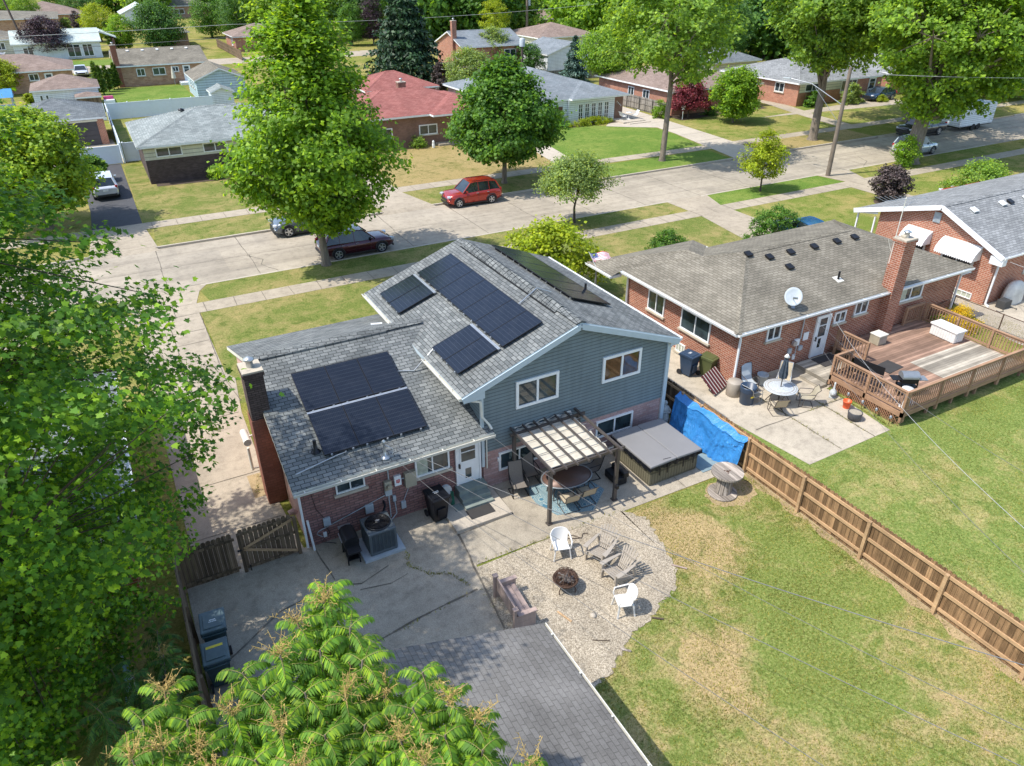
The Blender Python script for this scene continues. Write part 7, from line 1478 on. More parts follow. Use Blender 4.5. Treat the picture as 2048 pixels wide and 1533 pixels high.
r = empty('utility_pole', (83.8,147.7,0), 'grey utility pole with a crossarm beyond the grey hip roofed house', 'utility pole'); mb = MB(); mb.tube([(0,0,0),(0,0,15.5)], [.28,.2], 10); mb.build('shaft', M['pole'], r); mb = MB(); mb.bar((-2.4,1.2,15.1),(2.4,-1.2,15.1),.2,.2); mb.build('crossarm', M['pole'], r); mb = MB(); mb.cbox((0,0,0),.01,.01,.01); mb.tube([(.5,0,7),(.5,0,9.6)], .3, 10); mb.build('transformer', M['greybox'], r)
r = empty('utility_pole', (48.7,87,0), 'short dark pole with a pale transformer behind the grey hip roof', 'utility pole'); mb = MB(); mb.tube([(0,0,0),(0,0,6.6)], .15, 8); mb.build('shaft', M['bark_d'], r); mb = MB(); mb.lathe([(.35,0),(.35,.8),(.25,.95),(0,1)], (0,0,6.2), 14); mb.build('transformer', M['greybox'], r)
r = empty('utility_pole', (-7.5,165,0), 'thin dark pole left of the dark purple tree', 'utility pole'); mb = MB(); mb.tube([(0,0,0),(-3,6,17)], [.2,.14], 8); mb.build('shaft', M['bark_d'], r)
wire((-40,118,7.5), (20,119,7.7), .3, .03, 'cable_l', 'pale overhead wire across the garages at the left'); wire((20,119,7.7), (83,121,8.5), .6, .025, 'cable_l', 'pale overhead wire running behind the big street tree toward the brick chimney')
wire((-40,112,6.4), (20,113,6.6), .3, .03, 'cable', 'dark thin overhead wire just below the pale one at the left'); wire((83.8,147.7,13.5), (118,160,12), 1.0, .05, 'cable', 'far wire from the crossarm pole to the right')
# small furniture and things across the street
r = empty('closed_umbrella', (11.2,122.0,0), 'closed white umbrella on the terrace of the long tan brick house', 'umbrella'); mb = MB(); mb.tube([(0,0,0),(0,0,2.6)], .04, 6); mb.build('pole', M['greymetal'], r); mb = MB(); mb.lathe([(.32,.9),(.22,1.6),(.08,2.4),(0,2.6)], (0,0,0), 12); mb.build('canopy', M['canopy'], r)
r = empty('lawn_table', (52.3,69.0,.15), 'white bistro table on the porch step of the grey hip roofed house', 'table'); mb = MB(); mb.lathe([(0,.7),(.35,.7),(.35,.73),(0,.73)], (0,0,0), 16); mb.build('tabletop', M['white'], r); mb = MB(); mb.tube([(0,0,0),(0,0,.7)], .03, 6); mb.lathe([(.25,0),(.0,.05)], (0,0,0), 10); mb.build('leg', M['white'], r)
for x_, lb, rz_ in ((51.5,'white metal chair left of the bistro table on the porch',-1.5),(53.1,'white metal chair right of the bistro table on the porch',1.5)):
    sling_chair((x_,69.0,.15), rz_, lb, 'white', 'white')
r = empty('street_sign', (57.9,66.5,0), 'white lamp post sign beside the red leaved tree', 'lamp post'); mb = MB(); mb.tube([(0,0,0),(0,0,1.3)], .05, 6); mb.build('post', M['white'], r); mb = MB(); mb.cbox((0,0,1.35),.5,.1,.18); mb.cbox((0,0,1.1),.3,.08,.12); mb.build('panel', M['white'], r)
r = empty('playset', (-8.6,100,0), 'grey plastic playset with blue roof at the far left', 'playset'); mb = MB(); mb.cbox((0,0,1.9),2.4,1.8,.14); mb.bar((1.1,-.8,1.8),(2.6,-2.6,.1),.7,.1)
for s in (-1,1):
    for k in (-1,1): mb.bar((s*1.1,k*.8,0),(s*1.1,k*.8,2.9),.14,.14,up=(1,0,0))
mb.build('frame', M['greybox'], r); mb = MB(); mb.add([(-1.3,-1,2.9),(1.3,-1,2.9),(1.3,1,2.9),(-1.3,1,2.9),(-1.3,0,3.7),(1.3,0,3.7)], [(0,1,5,4),(2,3,4,5),(1,2,5),(3,0,4)]); mb.build('roof', plain('blue_awning',(0.05,0.25,0.5)), r)
r = empty('play_kitchen', (1.9,104.5,0), 'pink and white toy playhouse beside the arborvitae', 'playhouse'); mb = MB(); mb.cbox((0,0,.6),1.2,1,1.2,bev=.05); mb.build('body', M['white'], r); mb = MB(); mb.cbox((0,.4,1.35),1.1,.5,.4,bev=.1); mb.build('top', plain('pink_toy',(0.5,0.06,0.18)), r)
r = empty('gnome_statue', (30.4,66.9,0), 'small white and blue garden ornament beside the red roofed house entry', 'ornament') if False else None
mb = MB(); mb.lathe([(.12,0),(.16,.25),(.1,.5),(.12,.6),(0,.7)], (0,0,0), 12); thing1(mb, 'garden_ornament', M['white'], (27.9,67.2,0), 'small white garden ornament beside the bush at the red roofed house', 'ornament')
# ---------------------------------------------------------------- trees and plants
def mesh_np(name, V, nv, mat, parent=None, n2=None):
    """V: (N, nv, 3) separate faces"""
    N = V.shape[0]; me = bpy.data.meshes.new(name); me.vertices.add(N*nv); me.vertices.foreach_set('co', V.reshape(-1)); me.loops.add(N*nv); me.loops.foreach_set('vertex_index', np.arange(N*nv)); me.polygons.add(N)
    me.polygons.foreach_set('loop_start', np.arange(N)*nv); me.polygons.foreach_set('loop_total', np.full(N, nv)); me.update(calc_edges=True); me.materials.append(mat)
    o = bpy.data.objects.new(name, me); COL.objects.link(o)
    if parent is not None: setparent(o, parent)
    return o
MAPLE = np.array([(0,0),(.30,-.02),(.52,.10),(.36,.30),(.60,.56),(.25,.56),(0,1.0),(-.25,.56),(-.60,.56),(-.36,.30),(-.52,.10),(-.30,-.02)])
MAPLE_S = np.array([(0,0),(.55,.05),(.40,.45),(0,1.0),(-.40,.45),(-.55,.05)])
RHOMB = np.array([(0,0),(.42,.42),(0,1.0),(-.42,.42)])
NARROW = np.array([(0,0),(.16,.4),(0,1.0),(-.16,.4)])
def leaves(q, C, size, shape, outward, droop=.25, flat=.55, curl=.12):
    """C (N,3) leaf bases, outward (N,3)"""
    N = len(C); rnd = q.normal(size=(N,3)); nrm = rnd*flat+outward*.55+np.array([0,0,.75]); nrm /= np.linalg.norm(nrm, axis=1)[:, None]
    d = q.normal(size=(N,3))+outward*.9-np.array([0,0,droop]); d -= nrm*(d*nrm).sum(1)[:, None]; d /= np.linalg.norm(d, axis=1)[:, None]+1e-9; s = np.cross(nrm, d)
    sz = size*q.uniform(.65, 1.25, N)[:, None, None]; k = len(shape); u = shape[:, 0][None, :, None]; v = shape[:, 1][None, :, None]
    return C[:, None, :]+(s[:, None, :]*u+d[:, None, :]*v - nrm[:, None, :]*(v*v+1.2*abs(u))*curl)*sz
def crown_tips(q, n, rx, ry, zb, zt, prof, lump=.18, inner=.35):
    """branch tips inside a crown; prof(t) gives relative radius at height t"""
    P_ = []
    ph = q.uniform(0, 6.3, 6)
    while len(P_) < n:
        m = n*2; t = q.random(m); a = q.uniform(0, 2*pi, m); r = np.sqrt(q.uniform(0, 1, m)*(1-(inner*np.clip((1-t)*1.8, 0, 1))**2)+(inner*np.clip((1-t)*1.8, 0, 1))**2)
        pr = prof(t); keep = q.random(m) < (pr+.12); t, a, r = t[keep], a[keep], r[keep]; pr = pr[keep]
        l = 1+lump*(np.sin(3*a+ph[0]+4*t)+.7*np.sin(5*a+ph[1]-7*t)+.6*np.sin(9*t+ph[2]+2*a))
        R_ = pr*l*r; P_ += list(np.stack([rx*R_*np.cos(a), ry*R_*np.sin(a), zb+(zt-zb)*t], 1))
    return np.array(P_[:n])
PROF = dict(
    round=lambda t: np.sqrt(np.clip(1-(2*t-.95)**2/1.1, 0, 1)),
    egg=lambda t: np.clip(np.sin(pi*np.clip(t, 0, 1)**.62), 0, 1)**.75,
    tall=lambda t: np.clip(1.26*(1-t)**.70*np.clip(t*2.7+.14, 0, 1), 0, 1),
    bigtop=lambda t: np.sqrt(np.clip(1-(2*t-1.02)**2/1.3, 0, 1)),
    vase=lambda t: np.clip(.45+.75*t, 0, 1)*np.sqrt(np.clip(1-((t-.45)/.6)**2, .0, 1)),
    umbrella=lambda t: np.clip(1.0-.65*t, 0, 1)*np.clip(.5+t*2, 0, 1),
    ball=lambda t: np.sqrt(np.clip(1-(2*t-1)**2, 0, 1)),
    dome=lambda t: np.sqrt(np.clip(1-t**2, 0, 1)))
def tree_mesh(root, seed, h, rx, ry, zb, prof, n_tips, per, leaf, shape, fmat, bmat, tr, spread=.45, limbs=9, lump=.18, inner=.35, fork=None, twigs=True, droop=.25, lean=(0,0), tilt=(0,0)):
    q = np.random.default_rng(seed); T = crown_tips(q, n_tips, rx, ry, zb, h, PROF[prof], lump, inner); T[:, 0] += lean[0]+tilt[0]*(T[:, 2]/h)**1.5; T[:, 1] += lean[1]+tilt[1]*(T[:, 2]/h)**1.5
    c0 = np.array([lean[0], lean[1], zb+(h-zb)*.4]); out = T-c0; out /= np.linalg.norm(out, axis=1)[:, None]+1e-9
    idx = np.repeat(np.arange(n_tips), per); C = T[idx]+q.normal(size=(len(idx),3))*np.array([spread,spread,spread*.62]); O = out[idx]
    V = leaves(q, C, leaf, shape, O, droop)
    crown = mesh_np('crown', V, len(shape), fmat, root)
    mb = MB(); fz = zb*.95+.1 if fork is None else fork
    top = h*.72; tp = [(0,0,-.05),(0,0,.25),(lean[0]*.1+.03*h*q.uniform(-1,1)*.3,lean[1]*.1,fz),(lean[0]*.5+q.uniform(-.2,.2),lean[1]*.5+q.uniform(-.2,.2),fz+(top-fz)*.5),(lean[0]*.8,lean[1]*.8,top)]
    mb.tube(tp, [tr*1.45,tr*1.05,tr*.82,tr*.45,tr*.12], 10)
    L_ = q.choice(n_tips, limbs, replace=False); ends = []
    for li in L_:
        e = Vector(T[li]*np.array([.72,.72,.9])+np.array([0,0,-.1*h*0])); s = Vector(tp[2])+(Vector(tp[3])-Vector(tp[2]))*float(q.uniform(0,.9)); mid = s+(e-s)*.5+Vector((0,0,-.06*(e-s).length)); pts = [s, mid, e]; mb.tube(pts, [tr*.42,tr*.24,tr*.07], 7); ends.append(pts)
    if twigs:
        E_ = np.array([list(p[2]) for p in ends]+[list(p[1]) for p in ends]+[list(tp[3]), list(tp[4])])
        for ti in range(0, n_tips, 1 if n_tips < 260 else 2):
            k = int(np.argmin(((E_-T[ti])**2).sum(1))); a = Vector(E_[k]); b = Vector(T[ti]); mb.tube([a, (a+b)/2+Vector((0,0,.05)), b], [tr*.09,tr*.06,.008], 4, cap=False)
    mb.build('trunk', bmat, root, uv=False); return crown
def put_tree(name, label, x, y, cat='tree', group=None, **k):
    r = empty(name, (x,y,0), label, cat, group); tree_mesh(r, **k); return r
CAMV = CAMP
# big street maple between the house and the road
put_tree('maple_tree', 'tall bright green street maple in front of the teal house, over the maroon car', 10.0,41.75, seed=1, h=14.6, rx=4.75, ry=4.75, zb=2.3, prof='tall', n_tips=620, per=80, leaf=.20, shape=MAPLE_S, fmat=M['f_street'], bmat=M['bark'], tr=.24, spread=.38, limbs=14, inner=.25, lump=.10, fork=2.0, lean=(.25,0))
put_tree('maple_tree', 'round dark green maple beside the red suv at the far kerb', 27.9,52.7, seed=2, h=9.3, rx=4.1, ry=4.1, zb=2.1, prof='egg', n_tips=460, per=75, leaf=.23, shape=MAPLE_S, fmat=M['f_round'], bmat=M['bark'], tr=.2, spread=.38, limbs=10, inner=.4, lump=.08, fork=1.8)
put_tree('small_tree', 'small spreading tree at the near kerb opposite the red suv', 27.3,41.3, seed=3, h=4.5, rx=3.1, ry=2.6, zb=2.1, prof='umbrella', n_tips=230, per=80, leaf=.16, shape=NARROW*np.array([1.9,1]), fmat=M['f_pale'], bmat=M['bark_d'], tr=.09, spread=.3, limbs=8, lump=.25, fork=1.1)
put_tree('silver_maple', 'tall pale trunked tree at the far kerb before the bright green lawn', 43.8,52.4, seed=4, h=16.5, rx=5.4, ry=5.0, zb=6.9, prof='round', n_tips=260, per=84, leaf=.24, shape=MAPLE_S, fmat=M['f_silver'], bmat=M['bark'], tr=.26, spread=.40, limbs=14, inner=.3, lump=.2, fork=6.0)
put_tree('silver_maple', 'large multi stemmed tree at the far kerb left of the utility pole', 62.4,52.0, seed=5, h=18.5, rx=8.2, ry=7.0, zb=7.0, prof='vase', n_tips=440, per=88, leaf=.27, shape=MAPLE_S, fmat=M['f_silver'], bmat=M['bark'], tr=.42, spread=.45, limbs=20, inner=.3, lump=.16, fork=4.2)
put_tree('silver_maple', 'huge thick trunked tree at the near kerb over the silver suv', 62.6,41.3, seed=6, h=17.5, rx=8.8, ry=7.6, zb=4.0, prof='vase', n_tips=560, per=95, leaf=.27, shape=MAPLE_S, fmat=M['f_kerb'], bmat=M['bark'], tr=.72, spread=.45, limbs=22, inner=.3, lump=.16, fork=3.2, lean=(2.2,0))
put_tree('silver_maple', 'large tree crown filling the top right corner beyond the truck', 79,53.5, seed=66, h=18.0, rx=9.0, ry=8, zb=5.2, prof='round', n_tips=460, per=66, leaf=.32, shape=MAPLE_S, fmat=M['f_kerb'], bmat=M['bark'], tr=.5, spread=.6, limbs=18, inner=.3, lump=.16, fork=4.2)
put_tree('young_tree', 'young yellow green tree on the kerb strip before the leaning pole', 44.3,40.9, seed=7, h=4.6, rx=1.75, ry=1.6, zb=1.2, prof='egg', n_tips=150, per=45, leaf=.15, shape=RHOMB, fmat=M['f_lime'], bmat=M['bark_d'], tr=.07, spread=.2, limbs=6, lump=.1)
put_tree('ash_tree', 'yellow green tree just behind the ridge of the teal house', 19.6,31.6, seed=8, h=4.0, rx=2.7, ry=2.3, zb=1.1, prof='dome', n_tips=200, per=60, leaf=.19, shape=RHOMB, fmat=M['f_lime'], bmat=M['bark'], tr=.12, spread=.25, limbs=8, lump=.28)
# left edge maples, close to the camera, with lobed leaves
put_tree('maple_tree', 'huge dark green maple filling the whole left edge beside the fence and gate', -5.2,15.7, seed=11, h=15.5, rx=5.05, ry=6.3, zb=1.0, prof='bigtop', n_tips=1150, per=150, leaf=.1, shape=MAPLE, fmat=M['f_maple'], bmat=M['bark_d'], tr=.22, spread=.26, limbs=12, inner=.3, lump=.15, tilt=(.35,0), fork=2.6)
put_tree('maple_tree', 'bright green maple across the street at the left edge, over the white suv driveway', -4.6,57.5, seed=12, h=7.6, rx=3.3, ry=3.4, zb=1.4, prof='round', n_tips=420, per=80, leaf=.2, shape=MAPLE_S, fmat=foliage('leaf_maple_bright', (0.22,0.36,0.035), .35, .45, (1.5,1.15,.7)), bmat=M['bark'], tr=.25, spread=.36, limbs=12, inner=.3, lump=.16, fork=3.0)
# tree of heaven crowns at the bottom edge
def fronds(name, label, base, tips, seed, n_per=26, flen=.62, fmat=None):
    r = empty('tree_of_heaven' if name is None else name, (base[0],base[1],0), label, 'tree', None); q = np.random.default_rng(seed); LV = []; mb = MB(); SCL = []; mp_ = MB()
    off = np.array([base[0],base[1],0])
    for (tx,ty,tz,tr_) in tips:
        t0 = np.array([tx,ty,tz]); b0 = np.array([base[0]+(tx-base[0])*.35, base[1]+(ty-base[1])*.35, max(.3,tz-2.2)]); mb.tube([Vector(b0-off), Vector((b0+t0)/2-off+np.array([0,0,.1])), Vector(t0-off)], [.035,.025,.012], 6)
        for i in range(n_per):
            a = 2*pi*i*.381966+q.uniform(-.3,.3); lvl = (i/n_per); s = t0+np.array([0,0,-.95*lvl*tr_])+(b0-t0)*.12*lvl; L = flen*q.uniform(.75,1.2)*(.6+.55*lvl)*(.8+.4*tr_); up = .75-.95*lvl+q.uniform(-.1,.1)
            d = np.array([cos(a), sin(a), 0]); sd = np.array([-sin(a), cos(a), 0]); m = 14; pts = []
            for k in range(m+1): u = k/m; pts.append(s+d*L*u*(1-.12*u)+np.array([0,0,L*(up*u-.75*u*u)]))
            mp_.tube([Vector(p-off) for p in pts[::3]], [.005,.004,.003,.002,.002][:len(pts[::3])], 4, cap=False)
            for k in range(1, m+1):
                tg = pts[k]-pts[k-1]; tg /= np.linalg.norm(tg)
                for s_ in (-1,1):
                    ll = .12*(1-.45*abs(k/m-.45))*q.uniform(.85,1.15); ld = sd*s_*.88+tg*.42+np.array([0,0,-.6+q.uniform(-.2,.2)]); ld /= np.linalg.norm(ld); wd = tg-ld*(tg@ld); wd /= np.linalg.norm(wd); nn = np.cross(ld, wd)*s_
                    w2 = ll*.13; p0 = pts[k]-off; LV.append([p0, p0+ld*ll*.3+wd*w2+nn*.0, p0+ld*ll*.68+wd*w2*.8-np.array([0,0,ll*.05]), p0+ld*ll-np.array([0,0,ll*.22]), p0+ld*ll*.68-wd*w2*.8-np.array([0,0,ll*.05]), p0+ld*ll*.3-wd*w2])
        if q.random() < .42:      # dry seed clusters
            mc = MB()
            for i in range(int(7+6*tr_)):
                a = q.uniform(0,6.3); e = q.uniform(.25,1.2); l = q.uniform(.16,.36); c = t0-off+np.array([0,0,.02]); dd = np.array([cos(a)*cos(e),sin(a)*cos(e),sin(e)]); mc.tube([Vector(c), Vector(c+dd*l)], .003, 3, cap=False)
                for j in range(9): p = c+dd*l*(.25+.75*j/9); w_ = q.normal(size=3)*.035; mc.tube([Vector(p), Vector(p+w_)], .0032, 3, cap=False); o = p+w_; k = q.normal(size=3)*.013; k2 = q.normal(size=3)*.013; mc.add([tuple(o),tuple(o+k),tuple(o+k2)], [(0,1,2)])
            SCL.append(mc)
    hh_ = min(4.5, max(t_[2] for t_ in tips)-1.6); k_ = hh_/4.5
    mb.tube([Vector((0,0,0)), Vector((0,0,hh_*.6)), Vector((0,0,hh_))], [.14*k_,.11*k_,.07*k_], 8)
    for (tx,ty,tz,tr_) in tips: mb.tube([Vector((0,0,hh_*.9)), Vector(((tx-base[0])*.35,(ty-base[1])*.35,max(.3,tz-2.2)))], [.06*k_,.035*k_], 5)
    mesh_np('crown', np.array(LV), 6, fmat or M['f_ail'], r); mb.build('trunk', M['bark'], r, uv=False); mp_.build('leaf_stalks', M['petiole'], r, uv=False)
    for mc in SCL: mc.build('seed_cluster', M['seed'], r, uv=False)
    return r
def tipset(lst): return [tuple(CAMP+ray(px,py)*D)+(s,) for px,py,D,s in lst]
fronds(None, 'tree of heaven crown with seed clusters rising in front of the concrete yard', (.6,5.6), tipset([(648,1205,9.6,1),(595,1245,9.3,.9),(700,1255,9.4,.9),(560,1310,8.9,1),(640,1300,9.1,1),(725,1320,9.0,.9),(525,1390,8.7,1),(610,1385,8.7,1),(690,1390,8.7,1),(560,1460,8.4,1),(650,1470,8.3,1),(730,1450,8.5,.9),(600,1535,8.1,1),(690,1545,8.1,1),(510,1520,8.2,.9),(770,1385,8.9,.7),(485,1345,9.0,.7),(468,1430,8.7,.8),(655,1180,9.7,.7)]), 21, flen=.54, n_per=29)
fronds(None, 'tree of heaven crown leaning over the weathered garage roof', (2.0,4.6), tipset([(845,1345,8.9,.8),(895,1400,8.6,.9),(950,1440,8.5,.8),(825,1415,8.5,.9),(890,1470,8.3,.9),(965,1500,8.2,.8),(850,1530,8.1,1),(930,1550,8.0,.9),(800,1480,8.3,.9)]), 22, flen=.52, n_per=27)
fronds(None, 'tree of heaven crown at the lower left with a tall dry seed spike', (-1.4,6.0), tipset([(330,1385,8.9,1),(285,1440,8.6,.9),(375,1440,8.6,1),(325,1495,8.3,1),(395,1505,8.4,1),(265,1520,8.2,.9),(350,1550,8.1,1),(430,1545,8.2,.8)]), 23, flen=.5, n_per=27)
fronds(None, 'small tree of heaven top at the bottom left corner', (-2.6,6.4), tipset([(95,1540,8.4,.8),(60,1580,8.2,.9),(140,1575,8.2,.8)]), 24, flen=.5, n_per=16)
fronds(None, 'small tree of heaven sprig at the bottom edge over the garage roof', (2.7,3.9), tipset([(1060,1530,8.1,.6),(1090,1575,8.0,.7)]), 25, flen=.45, n_per=14)
fronds('sapling_thicket', 'dark shaded tree of heaven saplings below the big maple behind the old fence', (-2.1,12.6), [(-1.6,13.6,2.4,1),(-2.2,13.0,2.7,1),(-1.9,12.2,2.6,1),(-2.7,13.9,2.2,1),(-1.6,11.6,2.3,1),(-2.9,12.4,2.8,1),(-2.4,11.2,2.6,1),(-1.7,14.8,2.0,1),(-1.5,12.8,1.9,1)], 26, fmat=M['f_deep'], n_per=30)
def bush(name, label, x, y, rx, ry, h, fmat, seed, n=60, per=60, leaf=.07, shape=RHOMB, prof='dome', spread=.12, cat='shrub', zb=.05, lump=.12, group=None, tr=.04):
    return put_tree(name, label, x, y, cat, group, seed=seed, h=h, rx=rx, ry=ry, zb=zb, prof=prof, n_tips=n, per=per, leaf=leaf, shape=shape, fmat=fmat, bmat=M['bark_d'], tr=tr, spread=spread, limbs=4, inner=.3, lump=lump, twigs=False, fork=.15)
bush('hedge_shrub', 'clipped round hedge shrub behind the tan roof, beside the blue car', 36.4,31.8,2.0,1.7,2.3,M['f_hedge'],31,n=170,per=60,leaf=.1,lump=.05)
bush('hedge_shrub', 'small dark hedge shrub behind the tan roof near the flag', 29.3,33.7,1.3,1.1,1.3,M['f_hedge'],32,n=110,per=55,leaf=.1,lump=.06)
bush('purple_shrub', 'round dark plum coloured shrub ball beside the driveway', 50.6,34.3,1.35,1.3,2.6,M['f_plum'],33,n=170,per=55,leaf=.14,prof='ball',lump=.04,spread=.16,zb=.3)
bush('shrub', 'light green bushy shrub behind the pale grey roof at right', 57.6,31.8,2.3,2.0,2.7,M['f_silver'],34,n=170,per=60,leaf=.14,spread=.22)
bush('flower_shrub', 'yellow flowering bush between the deck and the chain link fence', 34.65,18.1,1.0,.85,1.25,M['f_flower'],35,n=120,per=60,leaf=.05,spread=.12); bush('shrub', 'green leaves under the yellow flowering bush at the deck corner', 33.9,18.5,.75,.6,.75,M['f_silver'],36,n=40,per=50,leaf=.07)
bush('flower_shrub', 'small yellow green bush below the porch post of the orange brick house', 37.6,26.6,.8,.8,.9,M['f_lime'],37,n=50,per=50); 
bush('flowers', 'red flower basket hanging at the porch post of the orange brick house', 38.6,27.2,.3,.3,1.6,plain('red_flower',(.5,.02,.03)),38,n=14,per=40,leaf=.06,zb=1.2,cat='flowers')
bush('shrub', 'bright green sapling bush at the foot of the huge kerb tree', 61.0,40.7,1.0,.9,2.4,M['f_street'],39,n=70,per=50,leaf=.14,prof='ball',spread=.2)
bush('shrub', 'round green bush by the entry of the red roofed house', 26.6,67.8,.8,.7,1.3,M['f_silver'],40,n=50,per=40,leaf=.1)
bush('shrub', 'low green plant in the bed of the low brick house, left one', 7.6,65.5,.7,.5,1.0,M['f_street'],41,n=30,per=35,leaf=.14); bush('shrub', 'rusty red low shrub in the bed of the low brick house', 9.2,65.3,.6,.5,.6,plain('rust_leaf',(.17,.06,.03)),42,n=25,per=35,leaf=.1); bush('shrub', 'green plant in the bed of the low brick house, beside the street maple crown', 10.9,65.6,.8,.6,1.2,M['f_street'],43,n=30,per=35,leaf=.14)
bush('shrub', 'flowering green shrub left of the white porch front', 42.6,69.4,2.2,.7,1.9,M['f_silver'],44,n=90,per=45,leaf=.13); bush('flower_bed', 'low yellow green bed along the white porch front', 47.3,69.0,3.0,.6,.8,M['f_lime'],45,n=120,per=45,leaf=.1,cat='flower bed')
bush('shrub', 'clipped box shrub left of the round young tree', 62.5,67.0,1.1,.7,1.0,M['f_hedge'],46,n=60,per=45,leaf=.1); bush('shrub', 'clipped box shrub right of the round young tree', 70.0,68.0,1.1,.7,1.2,M['f_silver'],47,n=60,per=45,leaf=.1); bush('shrub', 'green hosta clump before the light grey roofed house', 77.2,65.2,1.4,.9,1.7,M['f_round'],48,n=80,per=45,leaf=.18); bush('shrub', 'pinkish green hydrangea before the light grey roofed house', 82.6,64.2,2.0,.9,2.3,M['f_pale'],49,n=100,per=45,leaf=.16)
bush('shrub', 'tall green hedge end beside the grey board fence', 56.2,68.5,.9,.8,2.0,M['f_street'],50,n=60,per=45,leaf=.12); bush('shrub', 'orange green low plant by the blue sedan', 87.0,63.3,1.0,.6,.8,M['f_lime'],51,n=40,per=40,leaf=.12)
put_tree('japanese_maple', 'dark red leaved ornamental maple before the orange brick house', 59.2,67.1, seed=52, h=4.5, rx=2.3, ry=1.5, zb=1.1, prof='dome', n_tips=170, per=50, leaf=.15, shape=MAPLE_S, fmat=M['f_red'], bmat=M['bark_d'], tr=.1, spread=.28, limbs=7, lump=.2)
put_tree('round_tree', 'round mid green tree on the lawn before the orange brick house', 61.6,62.4, seed=53, h=5.6, rx=2.5, ry=2.4, zb=.9, prof='round', n_tips=200, per=66, leaf=.2, shape=MAPLE_S, fmat=M['f_street'], bmat=M['bark'], tr=.12, spread=.32, limbs=8, lump=.08)
# trees fitted to where they stand: foot, top and half width give place, height and radius
def fit(cx, base, top, hw):
    b = P(cx, base, 0); h = ray_height(b.x, b.y, cx, top); return b.x, b.y, h, hw*depth(b.x, b.y, h*.5)/FPX
def conifer(name, label, x, y, h, r_, fmat, seed, n=4500, needle=.35, col=False, cat='tree', group=None, zb=.3):
    r = empty(name, (x,y,0), label, cat, group); q = np.random.default_rng(seed); t = q.random(n)**(.9 if col else .75)
    rad = r_*(np.clip(1.15*(1-t)**.45*np.clip(.55+t*3,0,1),0,1) if col else (1-t)*(1+.28*np.sin(t*h*5.2)))
    ph = q.uniform(0,6.3); a = q.uniform(0,2*pi,n); rad = rad*(1+.13*np.sin(a*7+ph+t*9)+.1*np.sin(a*3+t*21)); k = q.uniform(.45,1.03,n)
    C = np.stack([np.cos(a)*rad*k, np.sin(a)*rad*k, zb+t*(h-zb)-(0 if col else .22*rad*k)], 1); out = np.stack([np.cos(a), np.sin(a), np.full(n, 1.2 if col else -.25)], 1)
    mesh_np('crown', leaves(q, C, needle, NARROW*np.array([1.7,1]), out, droop=(-1.5 if col else .5), flat=.5), 4, fmat, r)
    mb = MB(); mb.tube([(0,0,0),(0,0,h*.95)], [r_*.07+.04,.02], 7); mb.build('trunk', M['bark_d'], r, uv=False); return r
for i, (cx_, b_, t_, w_) in enumerate(((201,190,124,6.5),(209,190,132,6.5),(220,184,132,6.5),(229,180,138,5.5),(237,178,127,6))):
    x_, y_, h_, r_ = fit(cx_, b_, t_, w_)
    conifer('arborvitae', ['tallest narrow arborvitae, nearest the white garage','second narrow arborvitae from the white garage','narrow arborvitae in the middle of the row of five','narrow arborvitae fourth in the row, close to the brick wall','narrow arborvitae at the right end, against the long brick house'][i], x_, y_, h_, r_, M['f_arb'], 60+i, 1500, .33, True, group='arborvitae row')
def fconifer(label, cx, base, top, hw, fm_, seed, n, nd): x_, y_, h_, r_ = fit(cx, base, top, hw); conifer('spruce_tree', label, x_, y_, h_, r_, M[fm_], seed, n, nd)
fconifer('very dark tall spruce behind the red roofs', 815,170,-55,92,'f_spruce',70,20000,.6); fconifer('blue green pointed spruce right of the white garage', 1148,165,74,29,'f_bluespruce',71,9000,.42)
def far_tree(label, x, y, h, r_, zb, prof, fm_, seed, leaf=.38, n=260, per=34, ry=None, spread=.6, tr=.3, name='tree', lump=.15):
    return put_tree(name, label, x, y, seed=seed, h=h, rx=r_, ry=ry or r_, zb=zb, prof=prof, n_tips=n, per=per, leaf=leaf, shape=RHOMB, fmat=M[fm_], bmat=M['bark_d'], tr=tr, spread=spread, limbs=9, lump=lump, twigs=False)
sd = [300]
def ft(label, cx, base, top, hw, fm_, zb=None, prof='round', n=320, per=38, lump=.12):
    x_, y_, h_, r_ = fit(cx, base, top, hw); sd[0] += 1; r_ *= .93
    far_tree(label, x_, y_, h_, r_, h_*.12 if zb is None else h_*zb, prof, fm_, sd[0], leaf=max(.2, r_*.062), n=n, per=per, spread=r_*.095, tr=min(.3, r_*.06), lump=lump)
ft('dark purple leaved tree before the mint roofed house', 103,118,33,46,'f_purple',n=420); ft('lime green round tree behind the mint roofed house', 204,84,8,35,'f_lime'); ft('deep green broad tree above the long tan brick house', 326,100,2,53,'f_deep',n=460,lump=.08)
ft('bright green tree between the lime tree and the deep green tree', 250,102,30,29,'f_street'); ft('narrow green tree close to the left chimney', 222,99,36,7,'f_arb',prof='egg',n=90); ft('brownish tree beside the lime green tree', 158,64,22,13,'f_plum',n=120); ft('grey green small tree right of the dark purple tree', 135,62,36,13,'f_pale',n=120)
ft('yellow green tree at the left edge above the tan brick house roof', 10,190,116,40,'f_lime',n=300); ft('small green tree at the left edge beside the tan flat roofed building', 10,78,49,13,'f_hedge',n=110); ft('low bush left of the white garage wall', 62,206,187,11,'f_lime',zb=.05,n=60); ft('dark olive tree at the left before the dark roofed garage', 58,318,250,32,'f_silver',n=240); ft('small olive tree over the white suv driveway', 186,366,312,32,'f_round',n=240)
ft('dark green trees clump right of the far driveway', 425,76,-12,42,'f_hedge'); ft('dark green tree left of the big street maple top', 480,84,-20,40,'f_deep'); ft('dark purple tree behind the tall spruce', 748,90,-16,30,'f_purple',n=260); ft('mid green tree left of the dark purple tree behind the street maple', 705,92,8,30,'f_hedge')
